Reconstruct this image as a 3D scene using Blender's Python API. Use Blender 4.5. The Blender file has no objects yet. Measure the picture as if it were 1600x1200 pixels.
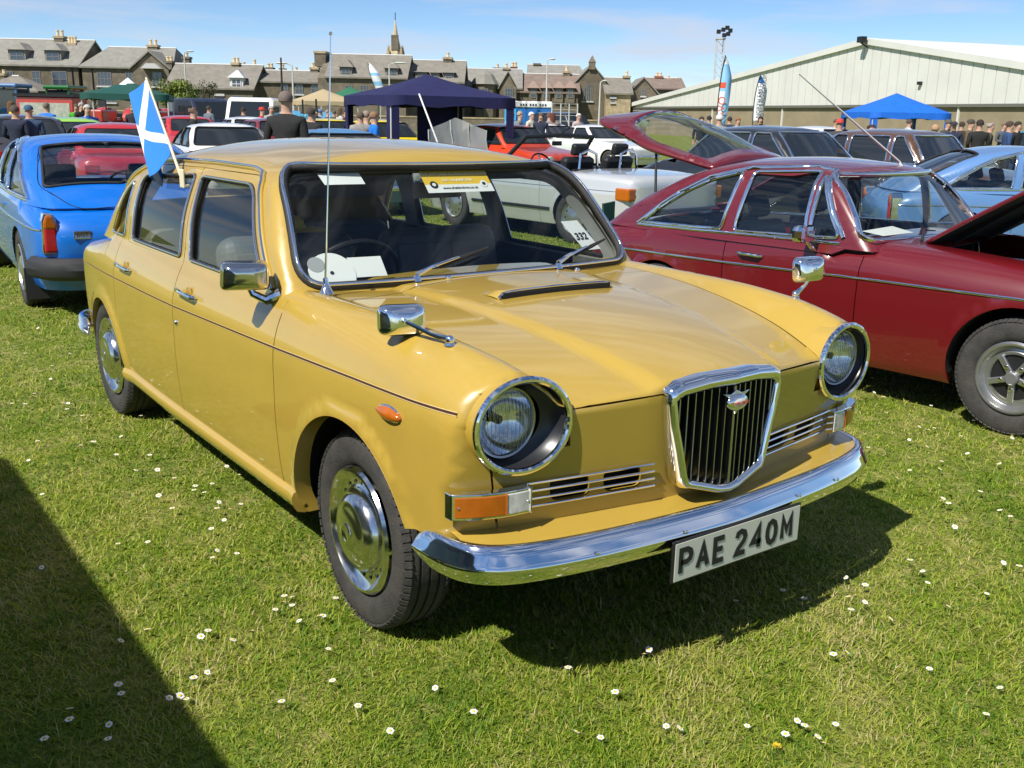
import bpy, bmesh, math, random
import numpy as np
from mathutils import Vector, Matrix
from mathutils.geometry import delaunay_2d_cdt
R_ = math.radians
scene = bpy.context.scene
COL = scene.collection
random.seed(5)

# ------------------------------------------------------------------ camera
CAM = np.array([2.5355, -2.0996, 1.5262])
YAW, PITCH, ROLL, FPX = 2.50496, -0.260785, 0.020472, 1566.54
_fw = np.array([math.cos(YAW)*math.cos(PITCH), math.sin(YAW)*math.cos(PITCH), math.sin(PITCH)])
_r = np.cross(_fw, [0, 0, 1]); _r /= np.linalg.norm(_r); _u = np.cross(_r, _fw)
_R = _r*math.cos(ROLL)+_u*math.sin(ROLL); _U = -_r*math.sin(ROLL)+_u*math.cos(ROLL)
cd = bpy.data.cameras.new('camera'); cam = bpy.data.objects.new('camera', cd); COL.objects.link(cam)
cd.sensor_width = 36.0; cd.lens = FPX/1600*36.0; cd.clip_end = 3000; cd.clip_start = .05
cam.matrix_world = Matrix(((_R[0], _U[0], -_fw[0], CAM[0]), (_R[1], _U[1], -_fw[1], CAM[1]), (_R[2], _U[2], -_fw[2], CAM[2]), (0, 0, 0, 1)))
scene.camera = cam

# ------------------------------------------------------------------ world, sun, exposure
SUN_TO = Vector((.20, -.83, 1.0)).normalized()
w = bpy.data.worlds.new('World'); scene.world = w; w.use_nodes = True
nt = w.node_tree; nt.nodes.clear()
def N(t, typ, **kw):
    n = t.nodes.new(typ)
    for k, v in kw.items():
        if k in n.inputs: n.inputs[k].default_value = v
        else: setattr(n, k, v)
    return n
sky = N(nt, 'ShaderNodeTexSky'); sky.sky_type = 'NISHITA'; sky.sun_disc = False
sky.sun_elevation = math.asin(SUN_TO.z); sky.sun_rotation = math.atan2(SUN_TO.x, SUN_TO.y)
sky.air_density = .62; sky.dust_density = 0.; sky.ozone_density = 3.0; sky.altitude = 0
tc = N(nt, 'ShaderNodeTexCoord')
mp = N(nt, 'ShaderNodeMapping'); mp.inputs['Scale'].default_value = (2.2, 2.2, 17.0); mp.inputs['Location'].default_value = (1.3, .4, .62)
mp.inputs['Rotation'].default_value = (0.03, -.03, 0)
nz = N(nt, 'ShaderNodeTexNoise'); nz.inputs['Scale'].default_value = 1.6; nz.inputs['Detail'].default_value = 7; nz.inputs['Roughness'].default_value = .56; nz.inputs['Distortion'].default_value = .35
rp = N(nt, 'ShaderNodeValToRGB'); rp.color_ramp.elements[0].position = .46; rp.color_ramp.elements[1].position = .70
rp.color_ramp.elements[1].color = (.9, .9, .9, 1)
hs = N(nt, 'ShaderNodeHueSaturation'); hs.inputs['Saturation'].default_value = 1.10
mx = N(nt, 'ShaderNodeMix'); mx.data_type = 'RGBA'
mx.inputs['B'].default_value = (5.0, 5.35, 6.2, 1)
bg = N(nt, 'ShaderNodeBackground'); bg.inputs['Strength'].default_value = .105
wo = N(nt, 'ShaderNodeOutputWorld')
L = nt.links.new
L(tc.outputs['Generated'], mp.inputs['Vector']); L(mp.outputs[0], nz.inputs['Vector']); L(nz.outputs[0], rp.inputs[0])
L(sky.outputs[0], hs.inputs['Color']); L(hs.outputs[0], mx.inputs['A']); L(rp.outputs[0], mx.inputs['Factor']); L(mx.outputs['Result'], bg.inputs['Color']); L(bg.outputs[0], wo.inputs['Surface'])
sd = bpy.data.lights.new('sun', 'SUN'); sd.energy = 5.0; sd.angle = R_(.53); sd.color = (1, .955, .88)
sun = bpy.data.objects.new('sun', sd); COL.objects.link(sun); sun.location = (0, 0, 40)
sun.rotation_euler = SUN_TO.to_track_quat('Z', 'Y').to_euler()
scene.view_settings.view_transform = 'Standard'; scene.view_settings.look = 'None'
scene.view_settings.exposure = 0.34; scene.view_settings.gamma = 1.0; scene.view_settings.use_curve_mapping = False
scene.render.engine = 'CYCLES'; scene.cycles.max_bounces = 10; scene.cycles.transparent_max_bounces = 24
scene.cycles.caustics_reflective = False; scene.cycles.caustics_refractive = False

# ------------------------------------------------------------------ helpers: placing by column and distance along the ground
def hor(u): return 182.0+(u-800)*math.tan(ROLL)
def zpix(u, v, d):
    t = _fw+_R*(u-800)/FPX-_U*(v-600)/FPX; f2 = _fw[:2]/np.linalg.norm(_fw[:2]); return float(CAM[2]+t[2]*d/(t[:2]@f2))
def gp(u, d, z=0.0):
    """ground point seen in photo column u at horizontal depth d (metres along the view axis)"""
    t = _fw+_R*(u-800)/FPX-_U*(hor(u)-600)/FPX
    t = np.array([t[0], t[1]]); f2 = _fw[:2]/np.linalg.norm(_fw[:2])
    t = t/(t@f2)*d
    return Vector((CAM[0]+t[0], CAM[1]+t[1], z))
VYAW = YAW

# ------------------------------------------------------------------ materials
MATS = {}
def nodes_of(m): return m.node_tree.nodes, m.node_tree.links.new, m.node_tree.nodes['Principled BSDF']
def mat(name, col, rough=.6, metal=0., coat=0., spec=.5, var=0., vscale=8., bump=0., bscale=60., trans=0., emit=None, vcol=None, coatr=.03, rvar=0., sheen=0.):
    if name in MATS: return MATS[name]
    m = bpy.data.materials.new(name); m.use_nodes = True
    n, l, p = nodes_of(m)
    p.inputs['Base Color'].default_value = (*col, 1); p.inputs['Roughness'].default_value = rough; p.inputs['Metallic'].default_value = metal
    p.inputs['Coat Weight'].default_value = coat; p.inputs['Coat Roughness'].default_value = coatr; p.inputs['Specular IOR Level'].default_value = spec
    p.inputs['Transmission Weight'].default_value = trans
    if sheen: p.inputs['Sheen Weight'].default_value = sheen
    if emit: p.inputs['Emission Color'].default_value = (*col, 1); p.inputs['Emission Strength'].default_value = emit
    if var or bump or rvar:
        t = n.new('ShaderNodeTexCoord')
    if var or vcol:
        q = n.new('ShaderNodeTexNoise'); q.inputs['Scale'].default_value = vscale; q.inputs['Detail'].default_value = 6; q.inputs['Roughness'].default_value = .65
        l(t.outputs['Object'], q.inputs['Vector'])
        x = n.new('ShaderNodeMix'); x.data_type = 'RGBA'
        c2 = vcol if vcol else tuple(min(1, c*(1-var)) for c in col)
        c1 = col if vcol else tuple(min(1, c*(1+var)) for c in col)
        x.inputs['A'].default_value = (*c1, 1); x.inputs['B'].default_value = (*c2, 1)
        r = n.new('ShaderNodeMapRange'); r.inputs['From Min'].default_value = .35; r.inputs['From Max'].default_value = .65
        l(q.outputs[0], r.inputs[0]); l(r.outputs[0], x.inputs['Factor']); l(x.outputs['Result'], p.inputs['Base Color'])
    if rvar:
        q = n.new('ShaderNodeTexNoise'); q.inputs['Scale'].default_value = 14; q.inputs['Detail'].default_value = 8
        l(t.outputs['Object'], q.inputs['Vector'])
        r = n.new('ShaderNodeMapRange'); r.inputs['To Min'].default_value = max(0, rough-rvar); r.inputs['To Max'].default_value = rough+rvar
        r.inputs['From Min'].default_value = .3; r.inputs['From Max'].default_value = .7
        l(q.outputs[0], r.inputs[0]); l(r.outputs[0], p.inputs['Roughness'])
    if bump:
        q = n.new('ShaderNodeTexNoise'); q.inputs['Scale'].default_value = bscale; q.inputs['Detail'].default_value = 5
        l(t.outputs['Object'], q.inputs['Vector'])
        b = n.new('ShaderNodeBump'); b.inputs['Strength'].default_value = bump; b.inputs['Distance'].default_value = .02
        l(q.outputs[0], b.inputs['Height']); l(b.outputs[0], p.inputs['Normal'])
    MATS[name] = m; return m
def paint(name, col, coat=1.0, rough=.35):
    m = mat(name, col, rough=rough, coat=coat, coatr=.04, var=.035, vscale=3., spec=.5)
    if 'ripple' not in m:
        m['ripple'] = 1; n, l, p = nodes_of(m); t = n.new('ShaderNodeTexCoord'); q = n.new('ShaderNodeTexNoise'); q.inputs['Scale'].default_value = 5.; q.inputs['Detail'].default_value = 2.; l(t.outputs['Object'], q.inputs['Vector'])
        b = n.new('ShaderNodeBump'); b.inputs['Strength'].default_value = .05; b.inputs['Distance'].default_value = .006; l(q.outputs[0], b.inputs['Height']); l(b.outputs[0], p.inputs['Coat Normal'])
    return m
def glass(name='glass', tint=(.86, .9, .88), refl=.0):
    if name in MATS: return MATS[name]
    m = bpy.data.materials.new(name); m.use_nodes = True
    n = m.node_tree.nodes; l = m.node_tree.links.new; n.remove(n['Principled BSDF'])
    t = n.new('ShaderNodeBsdfTransparent'); t.inputs[0].default_value = (*tint, 1)
    g = n.new('ShaderNodeBsdfGlossy'); g.inputs['Roughness'].default_value = .015
    f = n.new('ShaderNodeLayerWeight'); f.inputs[0].default_value = .5
    pw = n.new('ShaderNodeMath'); pw.operation = 'POWER'; pw.inputs[1].default_value = 4.5; l(f.outputs['Facing'], pw.inputs[0])
    ad = n.new('ShaderNodeMath'); ad.operation = 'MULTIPLY_ADD'; ad.inputs[1].default_value = .90; ad.inputs[2].default_value = .06+refl; ad.use_clamp = True; l(pw.outputs[0], ad.inputs[0])
    x = n.new('ShaderNodeMixShader'); l(ad.outputs[0], x.inputs[0]); l(t.outputs[0], x.inputs[1]); l(g.outputs[0], x.inputs[2])
    l(x.outputs[0], n['Material Output'].inputs['Surface'])
    MATS[name] = m; return m
CHROME = mat('chrome', (.86, .86, .87), rough=.06, metal=1., rvar=.03)
RUBBER = mat('rubber', (.018, .018, .018), rough=.7, bump=.15, bscale=120)
TYRE = mat('tyre_rubber', (.030, .029, .028), rough=.82, var=.35, vscale=18, vcol=(.055, .05, .044), bump=.25, bscale=150)
BLACK = mat('black_paint', (.012, .012, .013), rough=.45)
BLACKM = mat('matt_black', (.008, .008, .008), rough=.9)
TRIM = mat('dark_trim', (.065, .066, .07), rough=.75, var=.2, vscale=20)
GLASS = glass()
GLASSD = glass('side_glass', tint=(.84, .88, .86), refl=.02)
AMBER = mat('amber_lens', (.42, .105, .007), rough=.12, coat=.6, var=.10, vscale=25)
REDL = mat('red_lens', (.45, .015, .02), rough=.15, coat=.6)
CLEARL = mat('clear_lens', (.55, .54, .5), rough=.2, coat=.8, var=.2, vscale=40)
WHITE = mat('white_card', (.78, .78, .76), rough=.6)
INK = mat('ink_black', (.012, .012, .012), rough=.6)
ALLOY = mat('alloy', (.55, .55, .55), rough=.3, metal=.9)

# ------------------------------------------------------------------ objects
def mesh_obj(name, V, Fc, m=None, parent=None, smooth=True, normals=None, sharp=None, mats=None, fmat=None):
    me = bpy.data.meshes.new(name)
    me.from_pydata([tuple(map(float, v)) for v in V], [], [tuple(int(i) for i in f) for f in Fc]); me.update()
    if smooth:
        me.shade_smooth()
    if sharp is not None:
        me.set_sharp_from_angle(angle=R_(sharp))
    if normals is not None:
        me.normals_split_custom_set_from_vertices([tuple(map(float, n)) for n in normals])
    for mm in (mats or ([m] if m else [])): me.materials.append(mm)
    if fmat is not None:
        me.polygons.foreach_set('material_index', np.array(fmat, dtype=np.int32))
    o = bpy.data.objects.new(name, me); COL.objects.link(o)
    if parent: o.parent = parent
    return o
def tag(o, label=None, cat=None, group=None, kind=None):
    if label: o['label'] = label
    if cat: o['category'] = cat
    if group: o['group'] = group
    if kind: o['kind'] = kind
    return o
def thing(name, label, cat, loc=(0, 0, 0), rz=0., group=None):
    o = bpy.data.objects.new(name, None); COL.objects.link(o); o.location = loc; o.rotation_euler = (0, 0, rz)
    o.empty_display_size = .1
    return tag(o, label, cat, group)
def copy_tree(o, parent=None):
    c = o.copy(); COL.objects.link(c); c.parent = parent
    for ch in list(o.children): copy_tree(ch, c)
    return c
class MB:
    """collects simple shapes into one mesh"""
    def __init__(s): s.V = []; s.F = []; s.M = []; s.mi = 0
    def add(s, V, F):
        b = len(s.V); s.V += [tuple(v) for v in V]; s.F += [tuple(i+b for i in f) for f in F]; s.M += [s.mi]*len(F); return s
    def box(s, x0, x1, y0, y1, z0, z1, M=None):
        V = [(x, y, z) for z in (z0, z1) for y in (y0, y1) for x in (x0, x1)]
        if M is not None: V = [tuple(M @ Vector(v)) for v in V]
        return s.add(V, [(0, 2, 3, 1), (4, 5, 7, 6), (0, 1, 5, 4), (2, 6, 7, 3), (0, 4, 6, 2), (1, 3, 7, 5)])
    def prism(s, poly, d, fn=lambda a, b, c: (a, b, c)):
        """polygon (a,b) extruded along c from d[0] to d[1]"""
        n = len(poly); V = [fn(a, b, d[0]) for a, b in poly]+[fn(a, b, d[1]) for a, b in poly]
        return s.add(V, [tuple(range(n))[::-1], tuple(range(n, 2*n))]+[(i, (i+1) % n, n+(i+1) % n, n+i) for i in range(n)])
    def tube(s, P, r, n=8, closed=False, cap=True):
        P = [Vector(p) for p in P]; k = len(P); rr = r if hasattr(r, '__len__') else [r]*k
        T = [((P[(i+1) % k]-P[i-1]) if closed else (P[min(i+1, k-1)]-P[max(i-1, 0)])).normalized() for i in range(k)]
        up = Vector((0, 0, 1)) if abs(T[0].z) < .9 else Vector((1, 0, 0))
        a = T[0].cross(up).normalized(); V = []
        for i in range(k):
            a = (a-T[i]*a.dot(T[i])).normalized(); b = T[i].cross(a)
            for j in range(n):
                t = 2*math.pi*j/n; V.append(P[i]+(a*math.cos(t)+b*math.sin(t))*rr[i])
        F = [(i*n+j, i*n+(j+1) % n, ((i+1) % k)*n+(j+1) % n, ((i+1) % k)*n+j) for i in range(k if closed else k-1) for j in range(n)]
        if cap and not closed: F += [tuple(range(n))[::-1], tuple((k-1)*n+j for j in range(n))]
        return s.add(V, F)
    def lathe(s, prof, n=32, M=None, a0=0., a1=2*math.pi):
        """profile (r,h) around local z"""
        full = abs(a1-a0-2*math.pi) < 1e-6; m = n if full else n+1; V = []
        for (r, h) in prof:
            for j in range(m):
                t = a0+(a1-a0)*j/n; v = Vector((r*math.cos(t), r*math.sin(t), h)); V.append(tuple(M @ v) if M is not None else tuple(v))
        F = []
        for i in range(len(prof)-1):
            for j in range(n):
                q = (j+1) % m; F.append((i*m+j, i*m+q, (i+1)*m+q, (i+1)*m+j))
        return s.add(V, F)
    def sphere(s, c, r, n=10, m=7):
        r = r if hasattr(r, '__len__') else (r, r, r)
        V = [(c[0]+r[0]*math.sin(math.pi*i/m)*math.cos(2*math.pi*j/n), c[1]+r[1]*math.sin(math.pi*i/m)*math.sin(2*math.pi*j/n), c[2]+r[2]*math.cos(math.pi*i/m)) for i in range(m+1) for j in range(n)]
        return s.add(V, [(i*n+j, (i+1)*n+j, (i+1)*n+(j+1) % n, i*n+(j+1) % n) for i in range(m) for j in range(n)])
    def build(s, name, m, parent=None, smooth=False, sharp=35, bevel=0):
        ms = m if isinstance(m, (list, tuple)) else [m]
        o = mesh_obj(name, s.V, s.F, None, parent, smooth=smooth, sharp=sharp if smooth else None, mats=ms, fmat=s.M if len(ms) > 1 else None)
        if bevel:
            b = o.modifiers.new('bevel', 'BEVEL'); b.width = bevel; b.segments = 2; b.limit_method = 'ANGLE'
        return o
def RX(a): return Matrix.Rotation(a, 4, 'X')
def RY(a): return Matrix.Rotation(a, 4, 'Y')
def RZ(a): return Matrix.Rotation(a, 4, 'Z')
def TR(x, y, z): return Matrix.Translation((x, y, z))

def text_mesh(s, size, name, m, parent, M, extrude=.0006, align='CENTER', bold=0.0, spacing=1.0):
    """lettering as a thin mesh; M places the text plane (x right, y up)"""
    c = bpy.data.curves.new(name, 'FONT'); c.body = s; c.size = size; c.extrude = extrude; c.align_x = align; c.align_y = 'CENTER'; c.offset = bold; c.space_character = spacing
    c.resolution_u = 3
    o = bpy.data.objects.new(name, c); t_ = o.to_mesh()
    V = [tuple(v.co) for v in t_.vertices]; F = [tuple(p.vertices) for p in t_.polygons]; o.to_mesh_clear()
    bpy.data.objects.remove(o); bpy.data.curves.remove(c)
    me = bpy.data.meshes.new(name); me.from_pydata(V, [], F); me.materials.append(m); me.transform(M)
    q = bpy.data.objects.new(name, me); COL.objects.link(q); q.parent = parent
    return q
def frame_M(o, x, y):
    """matrix with origin o, text x axis along x and y axis along y"""
    x = Vector(x).normalized(); y = Vector(y); y = (y-x*y.dot(x)).normalized(); z = x.cross(y)
    return Matrix(((x.x, y.x, z.x, o[0]), (x.y, y.y, z.y, o[1]), (x.z, y.z, z.z, o[2]), (0, 0, 0, 1)))

# ------------------------------------------------------------------ body meshes for the people, grown over a joint skeleton
def person_mesh(pose):
    me = bpy.data.meshes.new('person_'+pose); V = []; E_ = []; Rr = []
    def v(p, r, par=None):
        V.append(p); Rr.append(r if hasattr(r, '__len__') else (r, r))
        if par is not None: E_.append((par, len(V)-1))
        return len(V)-1
    pel = v((0, 0, .96), (.155, .115)); w1 = v((0, 0, 1.10), (.150, .108), pel); c1 = v((0, -.005, 1.28), (.175, .118), w1); c2 = v((0, 0, 1.435), (.155, .095), c1); nk = v((0, 0, 1.50), .066, c2); hd = v((0, .012, 1.572), (.066, .076), nk); h2 = v((0, .016, 1.65), (.078, .094), hd); h3 = v((0, .008, 1.72), (.068, .080), h2); h4 = v((0, .0, 1.752), (.035, .042), h3)
    v((0, .104, 1.625), (.012, .012), h2)
    arms = {'stand': (((.235, -.02, 1.16), (.245, .03, .92)), ((.235, -.02, 1.16), (.245, .03, .92))), 'look': (((.245, -.03, 1.17), (.10, .20, 1.06)), ((.245, -.03, 1.17), (.11, .22, 1.10))), 'photo': (((.25, .05, 1.20), (.10, .24, 1.42)), ((.24, -.02, 1.16), (.24, .04, .93)))}[pose]
    for s, (el, wr) in zip((-1, 1), arms):
        sh = v((s*.19, -.005, 1.43), .070, c2); e = v((s*el[0], el[1], el[2]), .046, sh); w_ = v((s*wr[0], wr[1], wr[2]), .030, e); d = Vector(wr)-Vector(el); d.normalize(); pm_ = v((s*(wr[0]+d.x*.07), wr[1]+d.y*.07, wr[2]+d.z*.07), (.034, .020), w_)
        for k in range(4):
            o = Vector((0, .03-.02*k, 0)); f = Vector((s*(wr[0]+d.x*.14), wr[1]+d.y*.14, wr[2]+d.z*.14))+o; v(tuple(f), .008, pm_)
        v((s*(wr[0]+d.x*.08)-s*.02, wr[1]+d.y*.08+.045, wr[2]+d.z*.08), .009, pm_)
    for s in (-1, 1):
        hp = v((s*.095, 0, .88), (.092, .098), pel); kn = v((s*.105, .015, .50), .062, hp); an = v((s*.11, -.015, .10), .042, kn); v((s*.125, .13, .045), (.042, .035), an); v((s*.11, -.055, .045), (.036, .035), an)
    me.from_pydata(V, E_, []); o = bpy.data.objects.new('tmp', me); COL.objects.link(o); o.modifiers.new('sk', 'SKIN'); ss = o.modifiers.new('sub', 'SUBSURF'); ss.levels = 1; ss.render_levels = 1
    for i, s in enumerate(me.skin_vertices[0].data): s.radius = Rr[i]; s.use_root = (i == 0)
    dg = bpy.context.evaluated_depsgraph_get(); m2 = bpy.data.meshes.new_from_object(o.evaluated_get(dg)); bpy.data.objects.remove(o); m2.shade_smooth()
    z0 = min(v_.co.z for v_ in m2.vertices); m2.transform(TR(0, 0, -z0))
    for k in range(4): m2.materials.append(None)
    el_, wr_ = arms[0][0], arms[0][1]
    wrs = [Vector((s*a[1][0], a[1][1], a[1][2])) for s, a in zip((-1, 1), arms)]
    for p in m2.polygons:
        c = p.center; i = 0
        if c.z > 1.475: i = 2
        elif any((c-w_).length < .17 and (c-Vector((0, 0, c.z))).length > .02 and ((c-w_).length < .05 or (c-w_).dot(w_-Vector((w_.x*1.02, -.02, 1.17))) > 0) for w_ in wrs): i = 2
        elif c.z < .10: i = 3
        elif c.z < .95: i = 1
        p.material_index = i
    m2.name = 'person_body_'+pose; return m2
PM = {k: person_mesh(k) for k in ('stand', 'look', 'photo')}
# ------------------------------------------------------------------ smooth body surfaces cut into panels
def spl(pts):
    """monotone C1 interpolation through (a,b) points"""
    P = np.array(sorted(pts), float); X, Y = P[:, 0], P[:, 1]
    if len(X) == 1: return lambda t: np.full_like(np.asarray(t, float), Y[0])
    h = np.diff(X); d = np.diff(Y)/h; m = np.zeros_like(Y)
    m[0], m[-1] = d[0], d[-1]
    for i in range(1, len(X)-1):
        if d[i-1]*d[i] > 0:
            w1 = 2*h[i]+h[i-1]; w2 = h[i]+2*h[i-1]; m[i] = (w1+w2)/(w1/d[i-1]+w2/d[i])
    t = np.linspace(X[0], X[-1], 6001); i = np.clip(np.searchsorted(X, t)-1, 0, len(h)-1); s = (t-X[i])/h[i]
    v = ((2*s**3-3*s**2+1)*Y[i]+(s**3-2*s**2+s)*h[i]*m[i]+(-2*s**3+3*s**2)*Y[i+1]+(s**3-s**2)*h[i]*m[i+1])
    return lambda q: np.interp(q, t, v)
def smax(a, b, k):
    h = np.maximum(k-np.abs(a-b), 0)/k
    return np.maximum(a, b)+h*h*k*.25
def sstep(a, b, x):
    t = np.clip((x-a)/(b-a), 0, 1); return t*t*(3-2*t)
def inpoly(P, poly):
    x, y = P[:, 0], P[:, 1]; q = np.asarray(poly); c = np.zeros(len(P), bool); n = len(q); j = n-1
    for i in range(n):
        a, b = q[i], q[j]
        with np.errstate(divide='ignore', invalid='ignore'):
            t = ((a[1] > y) != (b[1] > y)) & (x < (b[0]-a[0])*(y-a[1])/(b[1]-a[1]+1e-300)+a[0])
        c ^= t; j = i
    return c
def dens(poly, d, closed=True):
    o = []; n = len(poly)
    for i in range(n if closed else n-1):
        a, b = np.array(poly[i], float), np.array(poly[(i+1) % n], float); k = max(1, int(math.ceil(np.linalg.norm(b-a)/d)))
        o += [tuple(a+(b-a)*t/k) for t in range(k)]
    if not closed: o.append(tuple(poly[-1]))
    return o
def rpoly(pts, r, n=6):
    """polygon with rounded corners"""
    o = []; k = len(pts)
    for i in range(k):
        p, a, b = (Vector(pts[i]), Vector(pts[i-1]), Vector(pts[(i+1) % k])); rr = r[i] if hasattr(r, '__len__') else r
        if rr <= 0: o.append(tuple(p)); continue
        da, db = (a-p), (b-p); t = min(rr, da.length*.49, db.length*.49); A = p+da.normalized()*t; B = p+db.normalized()*t
        for j in range(n+1):
            s = j/n; o.append(tuple(A*(1-s)**2+p*2*s*(1-s)+B*s*s))
    return o
class Surf:
    """closed half body: horizontal rays wrap round the sides, front and rear; vertical rays give the top"""
    def __init__(s, F, kf, kr, zk, slope, Lf=.8, ymax=1.3, xmax=2.5):
        s.F, s.kf, s.kr, s.zk, s.slope, s.L = F, kf, kr, zk, slope, Lf; s.ymax = ymax; s.tmax = xmax; s.tz = zk-.25; s.dmax = .07
    def od(s, S):
        S = np.asarray(S, float); ox = np.clip(S, s.kr, s.kf); ph = (S-ox)/s.L*math.pi/2
        return ox, np.sin(ph), np.cos(ph)
    def cast(s, O, D, tmax):
        lo = np.zeros(len(O)); hi = np.full(len(O), tmax)
        for _ in range(25):
            m = (lo+hi)/2; P = O+D*m[:, None]; v = s.F(P[:, 0], P[:, 1], P[:, 2]) > 0
            hi = np.where(v, m, hi); lo = np.where(v, lo, m)
        return O+D*((lo+hi)/2)[:, None]
    def wrap(s, P):
        P = np.atleast_2d(np.asarray(P, float)); ox, dx, dy = s.od(P[:, 0]); z0 = np.zeros(len(P))
        return s.cast(np.c_[ox, z0, P[:, 1]], np.c_[dx, dy, z0], s.tmax)
    def Q(s, S):
        S = np.atleast_1d(np.asarray(S, float)); ox, dx, dy = s.od(S); z0 = np.zeros(len(S))
        return s.cast(np.c_[ox, z0, z0+s.zk], np.c_[dx, dy, s.slope(S)], s.tmax)
    def top(s, P):
        P = np.atleast_2d(np.asarray(P, float)); z0 = np.zeros(len(P))
        return s.cast(np.c_[P, z0+(s.tz(P[:, 0]) if callable(s.tz) else s.tz)], np.c_[z0, z0, z0+1], 1.6)
    def frontx(s, y, z, sgn=1):
        y = np.atleast_1d(np.asarray(y, float)); z = np.atleast_1d(np.asarray(z, float)); z0 = np.zeros(len(y))
        k = s.kf if sgn > 0 else s.kr
        return s.cast(np.c_[z0+k, np.abs(y), z], np.c_[z0+sgn, z0, z0], s.tmax)
    def inv(s, P):
        P = np.atleast_2d(P); x, y = P[:, 0], np.abs(P[:, 1])
        S = np.where(x > s.kf, s.kf+np.arctan2(x-s.kf, y)/(math.pi/2)*s.L, np.where(x < s.kr, s.kr-np.arctan2(s.kr-x, y)/(math.pi/2)*s.L, x))
        return np.c_[S, P[:, 2]]
    def xz(s, pts, closed_ok=True):
        """side-view points (x,z) to wrap parameters"""
        A = np.array(pts, float); z0 = np.zeros(len(A))
        P = s.cast(np.c_[A[:, 0], z0, A[:, 1]], np.c_[z0, z0+1, z0], s.tmax)
        return [tuple(p) for p in s.inv(P)]
    def nrm(s, P, e=2e-4):
        x, y, z = P.T; F = s.F
        g = np.c_[F(x+e, y, z)-F(x-e, y, z), F(x, y+e, z)-F(x, y-e, z), F(x, y, z+e)-F(x, y, z-e)]
        return g/np.maximum(np.linalg.norm(g, axis=1), 1e-12)[:, None]
    def tri(s, kind, polys, inside, sp, asp=1.0):
        """triangulate a trimmed region; polys are constraint loops in the parameter plane"""
        pts = []; ed = []
        for pl, closed in polys:
            if closed: pl = dens(pl, s.dmax)
            b = len(pts); pts += [tuple(p) for p in pl]; n = len(pl)
            ed += [(b+i, b+(i+1) % n) for i in range(n if closed else n-1)]
        A = np.array(pts); lo, hi = A.min(0), A.max(0)
        sx, sy = sp*asp, sp
        gx = np.arange(lo[0]+sx*.5, hi[0], sx); gy = np.arange(lo[1]+sy*.5, hi[1], sy)
        if len(gx) and len(gy):
            GX, GY = np.meshgrid(gx, gy); GX = GX+((np.arange(len(gy)) % 2)*sx*.5)[:, None]
            G = np.c_[GX.ravel(), GY.ravel()]; G = G[inside(G)]
            pts += [tuple(p) for p in G]
        r = delaunay_2d_cdt([Vector(p) for p in pts], ed, [], 0, 1e-6)
        V = np.array([tuple(v) for v in r[0]]); T = np.array(r[2], int)
        cen = V[T].mean(1); T = T[inside(cen)]
        use = np.unique(T); mp = -np.ones(len(V), int); mp[use] = np.arange(len(use)); V = V[use]; T = mp[T]
        P = s.wrap(V) if kind == 'wrap' else s.top(V)
        if kind == 'top':
            z0 = s.tz(V[:, 0]) if callable(s.tz) else s.tz; bad = P[:, 2] < z0+.002; T = T[~bad[T].any(1)]
        return P, T, s.nrm(P)
def merge(parts):
    V = np.concatenate([p[0] for p in parts]); Nn = np.concatenate([p[2] for p in parts]); b = 0; T = []
    for p in parts: T.append(p[1]+b); b += len(p[0])
    T = np.concatenate(T)
    key = {}; mp = np.zeros(len(V), int); keep = []
    for i, k in enumerate(map(tuple, np.round(V/4e-4).astype(int))):
        if k in key: mp[i] = key[k]
        else: key[k] = mp[i] = len(keep); keep.append(i)
    T = mp[T]; T = T[(T[:, 0] != T[:, 1]) & (T[:, 1] != T[:, 2]) & (T[:, 0] != T[:, 2])]
    return V[keep], T, Nn[keep]
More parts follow.
